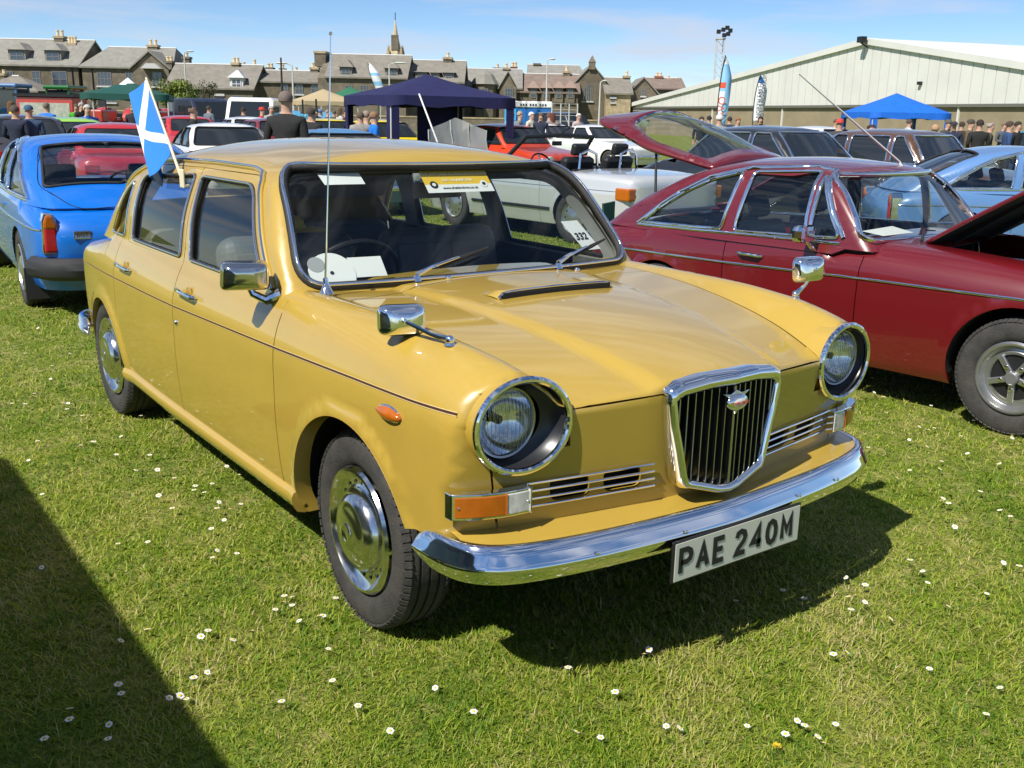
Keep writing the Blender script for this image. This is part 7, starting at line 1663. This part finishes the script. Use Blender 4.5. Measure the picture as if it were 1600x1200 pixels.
# ------------------------------------------------------------------ tractors, trailers and stalls at the left
def tractor(label, u, d, hd, body, roofm, cab=True):
    r = thing('tractor', label, 'tractor', gp(u, d), R_(hd)); b = MB(); b.box(.2, 1.9, -.35, .35, .8, 1.45); b.build('engine_cover', body, r, bevel=.08)
    if not cab:
        b = MB(); b.box(-1.1, .2, -.25, .25, .6, .95); b.build('transmission', body, r, bevel=.05); b = MB(); b.box(-.85, -.45, -.22, .22, .96, 1.06); st_ = b.build('seat', BLACK, r, bevel=.03); b = MB(); b.box(-.90, -.85, -.22, .22, 1.0, 1.3); b.build('seat_back', BLACK, st_, bevel=.02); steer_wheel(r, -.15, 0, 1.35)
        cb = r
    b = MB(); b.box(-1.0, .25, -.65, .65, 1.1, 2.35); cb = b.build('cab', GLASSF, r, bevel=.06) if cab else r
    for x in ((-1.0, .25) if cab else ()):
        for y in (-.65, .65): b = MB(); b.tube([(x, y, 1.1), (x*.9, y*.95, 2.4)], .06, 6); b.build('cab_post', body, cb)
    if cab: b = MB(); b.box(-1.15, .4, -.75, .75, 2.38, 2.58); b.build('cab_roof', roofm, cb, bevel=.08)
    for sd in (-1, 1):
        disc_wheel(r, -.75, sd, .75, body, R=.75, z=.75, rim=.42, wd=.38, kind='alloy', detail=False); disc_wheel(r, 1.5, sd, .6, body, R=.45, z=.45, rim=.25, wd=.22, kind='alloy', detail=False)
        b = MB(); M = TR(-.75, sd*.75, .75); b.lathe([(.80, -.25), (.84, 0), (.80, .25)], 12, M @ RX(math.pi/2), R_(10), R_(170)); b.build('mudguard', body, r)
    b = MB(); b.tube([(1.1, .2, 1.45), (1.1, .2, 2.1)], .04, 6); b.build('exhaust', BLACK, r)
TG = paint('tractor_green', (.015, .13, .02)); TB = paint('tractor_blue', (.03, .12, .32)); TRD = paint('tractor_red', (.45, .03, .02))
tractor('green tractor with tall glazed cab in front of the dark house', 97, 52, 310, TG, TG); tractor('blue tractor with pale cab in front of the outbuilding', 12, 50, 320, TB, TB)
tractor('small red tractor parked beside the dark green gazebo', 175, 54, 320, TRD, TRD, cab=False)
st = thing('red_trailer', 'red show trailer with an open side and painted panel', 'trailer', gp(70, 46), HRZ); b = MB(); b.box(-1.25, 1.25, 0, 1.6, .55, 1.95); b.build('box', TRD, st, bevel=.04); b = MB(); b.box(-1.1, 1.1, -.02, -.003, .9, 1.7); b.build('panel', mat('painted_panel', (.25, .32, .25), rough=.7, var=.9, vscale=5, vcol=(.5, .45, .40)), st); b = MB(); b.box(-1.35, 1.35, -.08, 1.7, 1.96, 2.08); b.build('roof', BLACK, st)
for x in (-.7, .7): disc_wheel(st, x, -1, -.05, TRD, R=.3, z=.3, kind='alloy', detail=False)
for i, (u, d) in enumerate(((255, 50), (276, 52), (470, 50), (487, 47))):
    tractor(['red vintage tractor standing left of the bush', 'second red vintage tractor under the bush', 'pale blue vintage tractor by the tan gazebo', 'blue grey vintage tractor near the tan gazebo'][i], u, d, 320+i*5, (TRD, TRD, paint('ford_blue', (.08, .30, .45)), MATS['ford_blue'])[i] if i < 2 else paint('ford_blue', (.08, .30, .45)), BLACK, cab=False)
# green folding chair behind the silver car
ch = thing('camping_chair', 'dark green canvas camping chair by the silver convertible', 'chair', gp(984, 10.9), R_(120)); ch.scale = (.74, .74, .74); CV = mat('green_canvas_chair', (.01, .07, .045), rough=.8)
b = MB(); b.box(-.26, .26, -.25, .25, .40, .43); b.build('seat', CV, ch, bevel=.01); b = MB(); b.box(-.26, .26, .24, .27, .43, .88); b.build('backrest', CV, ch, bevel=.01)
for x in (-.26, .26):
    for y in (-.25, .26): b = MB(); b.tube([(x, y, 0), (-x*.2+x, y, .42), (x, y, .88 if y > 0 else .62)], .011, 6); b.build('leg', BLACK, ch)
# ------------------------------------------------------------------ bush and shrubs by the cottages
def leaf_mat(name, c1, c2):
    m = bpy.data.materials.new(name); m.use_nodes = True; n, l, p = nodes_of(m); p.inputs['Roughness'].default_value = .6
    a = n.new('ShaderNodeAttribute'); a.attribute_name = 'shade'; x = n.new('ShaderNodeMix'); x.data_type = 'RGBA'; x.inputs['A'].default_value = (*c1, 1); x.inputs['B'].default_value = (*c2, 1); l(a.outputs['Fac'], x.inputs['Factor']); l(x.outputs['Result'], p.inputs['Base Color']); MATS[name] = m; return m
def bush(label, u0, u1, vtop, d, m, seed, n=2600, trunk=True):
    rg = np.random.default_rng(seed); W = (u1-u0)*d/FPX; H = zpix((u0+u1)/2, vtop, d); r = thing('tree', label, 'tree', gp((u0+u1)/2, d), HRZ)
    cl = [(rg.uniform(-.36, .36)*W, rg.uniform(-.25, .25)*W, rg.uniform(.3, .78)*H, rg.uniform(.16, .27)*W) for _ in range(14)]
    V = []; F = []; sh_ = []
    for k in range(n):
        c = cl[rg.integers(len(cl))]; dr = rg.normal(size=3); dr /= np.linalg.norm(dr); rad = c[3]*rg.uniform(.6, 1.08); p = np.array([c[0], c[1], c[2]])+dr*rad*[1, 1, .85]
        if p[2] < .15: continue
        a = rg.normal(size=3); a /= np.linalg.norm(a); t = np.cross(dr, a); t /= np.linalg.norm(t)+1e-9; s = rg.uniform(.10, .22)*W/4.5; a2 = np.cross(t, dr)*.6+dr*.5
        b0 = len(V); V += [tuple(p-t*s*.5), tuple(p+a2*s), tuple(p+t*s*.5), tuple(p-a2*s*.7)]; F.append((b0, b0+1, b0+2, b0+3)); sh_ += [rg.uniform(0, 1)]*4
    o = mesh_obj('crown', V, F, m, r, smooth=False); at = o.data.attributes.new('shade', 'FLOAT', 'POINT'); at.data.foreach_set('value', np.array(sh_, dtype=np.float32))
    b = MB(); b.tube([(0, 0, 0), (.1, 0, H*.3), (.0, .1, H*.6)], [.16, .11, .05], 7); 
    for k in range(6):
        c = cl[k]; b.tube([(.05, 0, H*.25), (c[0]*.5, c[1]*.5, c[2]*.7), c[:3]], [.07, .05, .02], 5)
    b.build('trunk', mat('bark', (.06, .045, .03), rough=.95), r)
bush('leafy yellow green tree in front of the low cottage', 250, 312, 108, 88, leaf_mat('leaf_yellow_green', (.07, .12, .012), (.19, .22, .03)), 3, n=4500); bush('brown leaved tree beside the yellow green tree', 298, 342, 114, 92, leaf_mat('leaf_olive', (.07, .075, .025), (.12, .10, .05)), 4, n=1300)
bush('grey shrub behind the green gazebo', 118, 156, 150, 80, leaf_mat('leaf_grey', (.05, .055, .04), (.10, .095, .075)), 6, n=900)
# ------------------------------------------------------------------ people
def hair_mesh(style):
    b = MB(); n, m_ = 14, 7; V = []; F = []
    for i in range(m_+1):
        for j in range(n):
            ph = math.pi*.58*i/m_; th = 2*math.pi*j/n; front = math.sin(th)
            if style == 'bald': ph = math.pi*(.34+.26*i/m_)
            cut = 1.0 if front < .35 else .72
            if style == 'long': cut = 1.0 if front < .35 else .7
            ph *= cut; z = 1.662+.098*math.cos(ph)*1.06; r = math.sin(ph)
            if style == 'long' and i >= m_-1 and front < .3: z -= .10*(i-m_+2)
            if style == 'bald' and front > .2: r *= .93
            V.append((.086*r*math.cos(th), .004+.102*r*math.sin(th), z))
    F = [(i*n+j, i*n+(j+1) % n, (i+1)*n+(j+1) % n, (i+1)*n+j) for i in range(m_) for j in range(n)]; b.add(V, F); me = bpy.data.meshes.new('hair_'+style); me.from_pydata(b.V, [], b.F); me.shade_smooth(); return me
HM = {k: hair_mesh(k) for k in ('short', 'long', 'bald')}
def cap_mesh():
    b = MB(); b.lathe([(.097, 1.672), (.092, 1.72), (.06, 1.765), (.001, 1.775)], 14); b.V = [(v[0]*.95, v[1]*1.08+.004, v[2]) for v in b.V]; b.box(-.07, .07, .08, .17, 1.672, 1.684); me = bpy.data.meshes.new('cap'); me.from_pydata(b.V, [], b.F); me.shade_smooth(); return me
HM['cap'] = cap_mesh()
def face_mesh():
    b = MB()
    for s in (-1, 1): b.sphere((s*.030, .098, 1.652), (.011, .008, .006), 8, 5)
    b.box(-.024, .024, .101, .107, 1.580, 1.586); me = bpy.data.meshes.new('face_features'); me.from_pydata(b.V, [], b.F); return me
FM = face_mesh()
def ear_mesh():
    b = MB()
    b.sphere((0, .0, 1.638), (.090, .016, .026), 10, 6)
    me = bpy.data.meshes.new('ears'); me.from_pydata(b.V, [], b.F); me.shade_smooth(); return me
EM = ear_mesh()
SKIN = mat('skin', (.45, .26, .18), rough=.6)
CLO = {}
def cloth(c):
    k = 'cloth_%02d_%02d_%02d' % tuple(int(x*99) for x in c)
    return mat(k, c, rough=.9, var=.15, vscale=12)
def person(label, u, d, face, top, legs=(.03, .035, .05), hair='short', hc=(.05, .035, .025), pose='stand', h=1.74, loc=None):
    """face: direction the person looks, degrees relative to facing the camera"""
    g_ = gp(u, d) if loc is None else Vector(loc); rz = VYAW+math.pi/2+R_(face)
    r = thing('person', label, 'person', g_, rz); s = h/1.78; r.scale = (s*1.08, s*1.08, s)
    o = bpy.data.objects.new('body', PM[pose]); COL.objects.link(o); o.parent = r
    for i, m_ in enumerate((cloth(top), cloth(legs), SKIN, BLACK)):
        o.material_slots[i].link = 'OBJECT'; o.material_slots[i].material = m_
    for nm, me_, m_ in (('hair', HM[hair], cloth(hc)), ('facial_features', FM, mat('eye_dark', (.06, .03, .025), rough=.5)), ('ears', EM, SKIN)):
        q = bpy.data.objects.new('cap' if (nm == 'hair' and hair == 'cap') else nm, me_); COL.objects.link(q); q.parent = r
        if not me_.materials: me_.materials.append(None)
        q.material_slots[0].link = 'OBJECT'; q.material_slots[0].material = m_
    return r
K = (.018, .018, .019)
person('man in a black jumper seen from behind, head bowed, standing among the cars', 447, 13.2, 172, (.016, .016, .016), hair='short', hc=(.16, .12, .10), pose='look', h=1.80)
PL = [
 ('person in a navy coat seen from behind over the blue coupe roof', 22, 19, 180, (.015, .02, .045), 'short', (.08, .06, .05)), ('person in a dark blue hooded top beside the navy coat', 44, 19.3, 200, (.03, .06, .12), 'cap', (.04, .09, .16)),
 ('person in a yellow jacket near the red trailer', 17, 27, 120, (.55, .38, .04), 'long', (.12, .06, .02)), ('person in a bright blue jacket in front of the red trailer', 72, 26, 170, (.02, .16, .55), 'short', (.18, .14, .11)), ('grey haired person in a blue jacket behind the low red coupe', 136, 23, 40, (.02, .12, .45), 'short', (.45, .43, .40)),
 ('person in a green top by the green tractor', 119, 34, 20, (.05, .30, .02), 'short', (.10, .07, .05)), ('person in dark clothes beside the green top', 127, 33, 60, K, 'short', (.35, .33, .3)), ('person in a dark coat under the dark green gazebo', 207, 33, 0, (.02, .022, .03), 'long', (.25, .16, .08)),
 ('bald man in a black jacket near the white fastback', 301, 22, 110, K, 'bald', (.16, .10, .07)), ('man in a grey shirt bending by the navy van', 326, 40, 150, (.13, .15, .18), 'short', (.05, .04, .03)),
 ('person in a red jacket before the white van', 409, 34, 90, (.50, .03, .025), 'cap', (.5, .04, .03)), ('person in black before the white van', 380, 35, 180, K, 'short', (.03, .02, .02)), ('person in a pale coat before the white van', 424, 33, 30, (.30, .30, .28), 'short', (.4, .35, .3)), ('person in dark clothes crouching over a car by the man in the black jumper', 486, 19, 150, (.016, .014, .013), 'short', (.05, .04, .03)),
 ('person in a brown coat in the crowd by the tan gazebo', 512, 40, 70, (.10, .07, .045), 'short', (.25, .22, .2)), ('person in a light blue jacket in the crowd by the tan gazebo', 500, 42, 160, (.10, .28, .50), 'cap', (.1, .2, .4)), ('person in black in the crowd by the tan gazebo', 494, 38, 10, K, 'short', (.02, .02, .02)), ('person in an olive jacket in the crowd by the tan gazebo', 522, 43, 200, (.09, .085, .05), 'short', (.1, .08, .06)), ('person in a white top in the crowd by the tan gazebo', 531, 37, 120, (.45, .42, .38), 'long', (.1, .06, .03)), ('person in maroon in the crowd by the tan gazebo', 540, 41, 30, (.16, .02, .03), 'short', (.05, .04, .04)),
 ('person in a bright blue jacket beside the yellow saloon', 584, 21, 110, (.01, .16, .62), 'short', (.24, .13, .07)), ('person in a cream jacket left of the bright blue jacket', 572, 22, 100, (.35, .32, .26), 'short', (.25, .2, .15)), ('person in a grey top behind the blue coupe roof', 563, 21.5, 200, (.28, .26, .24), 'short', (.10, .07, .05)),
 ('person in light blue beside the portable toilets', 800, 36, 20, (.20, .32, .45), 'short', (.5, .48, .45)), ('old man in a grey coat walking by the portable toilets', 812, 33, 80, (.20, .19, .17), 'short', (.35, .28, .22)), ('white haired person in a cream top by the portable toilets', 830, 34, 60, (.55, .50, .40), 'short', (.65, .64, .62)), ('person in a navy jumper by the portable toilets', 845, 33, 0, (.02, .025, .05), 'short', (.10, .07, .05)), ('person in a grey jacket near the wire fence', 858, 35, 120, (.20, .23, .27), 'short', (.12, .06, .04)), ('person with long red brown hair near the wire fence', 864, 34, 190, (.20, .17, .16), 'long', (.10, .025, .015)),
 ('person with pale hair in front of the wire fence', 904, 36, 40, (.45, .35, .33), 'short', (.55, .5, .45)), ('person in black left of the tall feather flag', 1096, 34, 10, K, 'short', (.05, .03, .02)), ('person in dark clothes close to the tall feather flag', 1108, 35, 200, (.03, .02, .02), 'short', (.03, .02, .02)), ('white haired person at the foot of the tall feather flag', 1124, 25, 200, (.3, .3, .3), 'short', (.6, .58, .56)), ('person in a navy coat right of the tall feather flag', 1140, 36, 160, (.03, .035, .06), 'short', (.04, .03, .03)), ('ginger haired man in a grey jacket between the feather flags', 1153, 33, 20, (.20, .23, .26), 'short', (.25, .11, .04)), ('woman with long dark hair below the short feather flag', 1188, 36, 0, K, 'long', (.03, .015, .012)),
 ('bald bearded man in a grey jacket before the royal blue gazebo', 1362, 19.5, 10, (.05, .05, .05), 'bald', (.05, .03, .02)), ('man in brown photographing behind the white hatchback', 1306, 34, 30, (.10, .06, .05), 'short', (.12, .07, .05)), ('person in a red cap behind the black saloon', 1312, 23, 160, (.05, .05, .05), 'cap', (.5, .05, .04)), ('person inside the royal blue gazebo in white', 1420, 34.5, 90, (.45, .47, .5), 'short', (.08, .06, .05)), ('fair haired person behind the brown saloon roof', 1462, 22, 170, (.25, .2, .17), 'short', (.4, .24, .14)),
 ('person in a flat cap in the crowd by the shed wall', 1481, 30, 30, (.06, .06, .05), 'cap', (.10, .09, .07)), ('person in a navy cap in the crowd by the shed wall', 1491, 29, 340, (.02, .025, .05), 'cap', (.03, .03, .05)), ('person in dark brown in the crowd by the shed wall', 1503, 31, 180, (.05, .035, .02), 'short', (.05, .03, .02)), ('man in a tan jacket in the crowd by the shed wall', 1516, 28, 60, (.12, .085, .05), 'cap', (.06, .05, .04)), ('person in black with back turned in the crowd by the shed wall', 1531, 24.5, 180, K, 'short', (.03, .02, .02)), ('bald man in an olive coat facing the crowd by the shed wall', 1547, 26, 75, (.06, .055, .035), 'bald', (.35, .3, .27)), ('tall man in grey standing behind the navy jacket', 1569, 34, 20, (.09, .10, .12), 'short', (.2, .12, .08)), ('man in a navy jacket with white collar by the shed wall', 1577, 25.5, 80, (.025, .06, .16), 'short', (.06, .04, .03)), ('person in a black coat right of the navy jacket', 1590, 27, 40, K, 'short', (.03, .025, .02)),
]
_rg = random.Random(4)
for i, (lb, u, d, fc, c, hr, hc) in enumerate(PL):
    person(lb, u, d, fc, c, legs=_rg.choice([(.02, .03, .06), (.03, .03, .03), (.08, .075, .06), (.03, .05, .10)]), hair=hr, hc=hc, pose=('photo' if 'photograph' in lb else _rg.choice(['stand', 'look', 'stand'])), h=(1.55 if d < 24 else 1.64)+_rg.random()*.08)
# ------------------------------------------------------------------ grass
rg = np.random.default_rng(11)
def grass():
    n = 660000
    # positions by distance from the place the photographer stood, thinning with distance
    d = np.exp(rg.uniform(math.log(1.15), math.log(26), n)); a = VYAW+rg.uniform(-R_(48), R_(48), n)
    x, y = CAM[0]+d*np.cos(a), CAM[1]+d*np.sin(a)
    # leave out blades under tyres only
    cl = np.sin(x*3.1+1.3*np.sin(y*2.3))*np.cos(y*2.7+x*.9)+.7*np.sin(x*9.1+2*np.sin(y*6))*np.cos(y*7.7)
    hgt = rg.gamma(4, .0028, n)*(1+.35*np.clip(cl, -1, 1.3))+.004; hgt *= (.85+.5*np.clip((d-4)/12, 0, 1)); wd = rg.uniform(.0009, .0019, n)*(1+.26*np.clip(d-2.5, 0, 14)**.85)
    th = rg.uniform(0, 2*math.pi, n); ln = rg.uniform(.4, 2.5, n); tx, ty = np.cos(th), np.sin(th); sx_, sy = -ty, tx
    wk = (rg.random(n) < .05) & (cl > -.2); wd = np.where(wk, wd*2.8, wd); hgt = np.where(wk, hgt*.75, hgt)
    V = np.zeros((n, 5, 3)); ox = hgt*ln
    V[:, 0] = np.c_[x-sx_*wd, y-sy*wd, np.zeros(n)]; V[:, 1] = np.c_[x+sx_*wd, y+sy*wd, np.zeros(n)]
    V[:, 2] = np.c_[x+tx*ox*.35-sx_*wd*.8, y+ty*ox*.35-sy*wd*.8, hgt*.62]; V[:, 3] = np.c_[x+tx*ox*.35+sx_*wd*.8, y+ty*ox*.35+sy*wd*.8, hgt*.62]; V[:, 4] = np.c_[x+tx*ox, y+ty*ox, hgt]
    base = (np.arange(n)*5)[:, None]; F = np.concatenate([base+[0, 1, 3], base+[0, 3, 2], base+[2, 3, 4]], 1).reshape(-1, 3)
    me = bpy.data.meshes.new('grass'); me.vertices.add(n*5); me.vertices.foreach_set('co', V.ravel()); me.loops.add(len(F)*3); me.loops.foreach_set('vertex_index', F.ravel().astype(np.int32)); me.polygons.add(len(F)); me.polygons.foreach_set('loop_start', np.arange(0, len(F)*3, 3, dtype=np.int32)); me.update(calc_edges=True); me.shade_smooth()
    dry = np.clip(.43+.22*np.sin(x*1.7+.8*np.sin(y*1.9))*np.cos(y*1.3-.5)+.18*np.sin(x*4.1+1.5*np.sin(y*3.3))*np.cos(y*4.7+x)+.12*np.sin(x*11+y*9)+rg.normal(0, .27, n), 0, 1)
    dry = np.where(wk, rg.uniform(0, .3, n), dry)
    at = me.attributes.new('shade', 'FLOAT', 'POINT'); at.data.foreach_set('value', np.repeat(dry, 5).astype(np.float32))
    m = bpy.data.materials.new('grass_blade'); m.use_nodes = True; n_, l, p = nodes_of(m); p.inputs['Roughness'].default_value = .55; p.inputs['Specular IOR Level'].default_value = .35
    at_ = n_.new('ShaderNodeAttribute'); at_.attribute_name = 'shade'; rp_ = n_.new('ShaderNodeValToRGB'); e = rp_.color_ramp.elements; e[0].position = 0; e[0].color = (.085, .185, .008, 1); e[1].position = 1; e[1].color = (.54, .47, .21, 1)
    for pos, c in ((.35, (.21, .32, .016, 1)), (.62, (.37, .42, .04, 1)), (.82, (.44, .43, .09, 1))): q = e.new(pos); q.color = c
    l(at_.outputs['Fac'], rp_.inputs[0]); l(rp_.outputs[0], p.inputs['Base Color'])
    tr = n_.new('ShaderNodeBsdfTranslucent'); l(rp_.outputs[0], tr.inputs[0]); ms = n_.new('ShaderNodeMixShader'); ms.inputs[0].default_value = .35; l(p.outputs[0], ms.inputs[1]); l(tr.outputs[0], ms.inputs[2]); l(ms.outputs[0], n_['Material Output'].inputs['Surface'])
    me.materials.append(m); o = bpy.data.objects.new('grass', me); COL.objects.link(o); tag(o, 'short sunlit mown grass with dry straw patches', 'grass', kind='stuff')
grass()
# ------------------------------------------------------------------ daisies
def ground(u, v):
    t = _fw+_R*(u-800)/FPX-_U*(v-600)/FPX; k = -CAM[2]/t[2]; return CAM[0]+t[0]*k, CAM[1]+t[1]*k
def daisy_mesh(ph, tilt):
    b = MB(); b.mi = 2; b.tube([(0, 0, 0), (.002, 0, .018), (0, 0, .034)], .0008, 4); b.mi = 0; n = 15; M = TR(0, 0, .034) @ RX(tilt)
    for k in range(n):
        a = 2*math.pi*k/n+ph; r = .0105+.0012*math.sin(k*2.4+ph); w_ = .0021
        P = [Vector((.0030, -w_*.6, 0)), Vector((r*.75, -w_, .0012)), Vector((r, 0, .0006)), Vector((r*.75, w_, .0012)), Vector((.0030, w_*.6, 0))]; b.add([tuple(M @ RZ(a) @ p) for p in P], [(0, 1, 2, 3, 4)])
    b.mi = 1; s = MB(); s.sphere((0, 0, .0010), (.0042, .0042, .0026), 8, 5); b.add([tuple(M @ Vector(v)) for v in s.V], s.F)
    me = bpy.data.meshes.new('daisy'); me.from_pydata(b.V, [], b.F)
    for m_ in (mat('petal_white', (.82, .82, .80), rough=.7), mat('daisy_yellow', (.70, .48, .02), rough=.8), mat('daisy_stem', (.08, .14, .02), rough=.8)): me.materials.append(m_)
    me.polygons.foreach_set('material_index', np.array(b.M, dtype=np.int32)); return me
DM = [daisy_mesh(.0, .12), daisy_mesh(.3, -.35), daisy_mesh(.6, .5), daisy_mesh(.1, -.1)]
DP = [(445, 947), (457, 946), (444, 957), (431, 967), (457, 960), (468, 984), (498, 981), (505, 979), (525, 950), (541, 957), (544, 970), (553, 971), (326, 1003), (315, 1013), (325, 1065), (304, 1078), (292, 1107), (365, 1017), (396, 1004), (331, 840), (340, 808), (351, 824), (340, 872), (371, 878), (377, 799), (360, 808), (343, 797), (306, 772), (304, 778), (355, 740), (370, 745), (332, 767), (148, 701), (213, 747), (203, 717), (183, 722), (195, 623), (199, 634), (274, 660), (221, 659), (328, 702), (190, 692), (247, 747), (320, 781), (191, 1101), (266, 1109), (283, 1107),
 (706, 969), (720, 980), (729, 981), (724, 966), (741, 970), (747, 943), (912, 1006), (885, 1043), (887, 1061), (830, 1043), (799, 1042), (1006, 1036), (1222, 936), (1255, 950), (1324, 945), (1335, 943), (1048, 930), (1015, 955), (1105, 932), (1114, 935), (1166, 1150), (1255, 1152), (1276, 1168), (1285, 1177), (1225, 1167), (1304, 1147), (1244, 1143), (1320, 915), (1350, 930), (1420, 890), (1440, 905), (1500, 830), (1480, 800), (1530, 780), (1560, 810), (1400, 760), (1420, 745), (1470, 730), (1510, 720), (1365, 622), (1380, 630), (1345, 602), (1545, 665), (1580, 695), (1500, 690), (1450, 680), (1430, 700), (1560, 735), (1590, 900), (1540, 940), (1480, 960), (1390, 980), (1300, 1040), (1450, 1060), (1560, 1090), (100, 640), (60, 700), (40, 560), (80, 600), (110, 560), (130, 660), (20, 640), (160, 640), (60, 520), (520, 1080), (560, 1120), (610, 1160), (680, 1090), (740, 1130), (960, 1100), (1040, 1150), (900, 1160)]
r2 = random.Random(8)
for i in range(150):
    u, v = r2.uniform(20, 1590), r2.choice([r2.uniform(560, 760), r2.uniform(560, 800), r2.uniform(600, 1180)]); DP.append((u, v))
for i, (u, v) in enumerate(DP):
    x, y = ground(u, v)
    if -3.35 < x < .55 and -.60 < y < .60: continue
    if any(math.hypot(x-a, y-c) < .16 for a, c in ((0, -.71), (-2.69, -.71), (0, .71), (-2.69, .71))): continue
    o = bpy.data.objects.new('daisy', DM[i % 4]); COL.objects.link(o); s = r2.uniform(.85, 1.15); o.location = (x, y, 0); o.rotation_euler = (0, 0, r2.uniform(0, 6.28)); o.scale = (s, s, s)
    tag(o, 'small white daisy with a yellow centre in the grass', 'daisy', 'daisies scattered in the grass')
# dandelion in the foreground
b = MB(); b.tube([(0, 0, 0), (0, 0, .03)], .0012, 5); b.mi = 1
for k in range(24):
    a = k*2.4; r = .004+.010*(k/24); b.add([(r*.3*math.cos(a), r*.3*math.sin(a), .031), (r*math.cos(a-.2), r*math.sin(a-.2), .034), (r*math.cos(a+.2), r*math.sin(a+.2), .034)], [(0, 1, 2)])
o = b.build('dandelion', [MATS['daisy_stem'], mat('dandelion_yellow', (.75, .45, .01), rough=.8)], None); x, y = ground(1212, 1183); o.location = (x, y, 0); tag(o, 'single yellow dandelion flower in the foreground grass', 'dandelion')
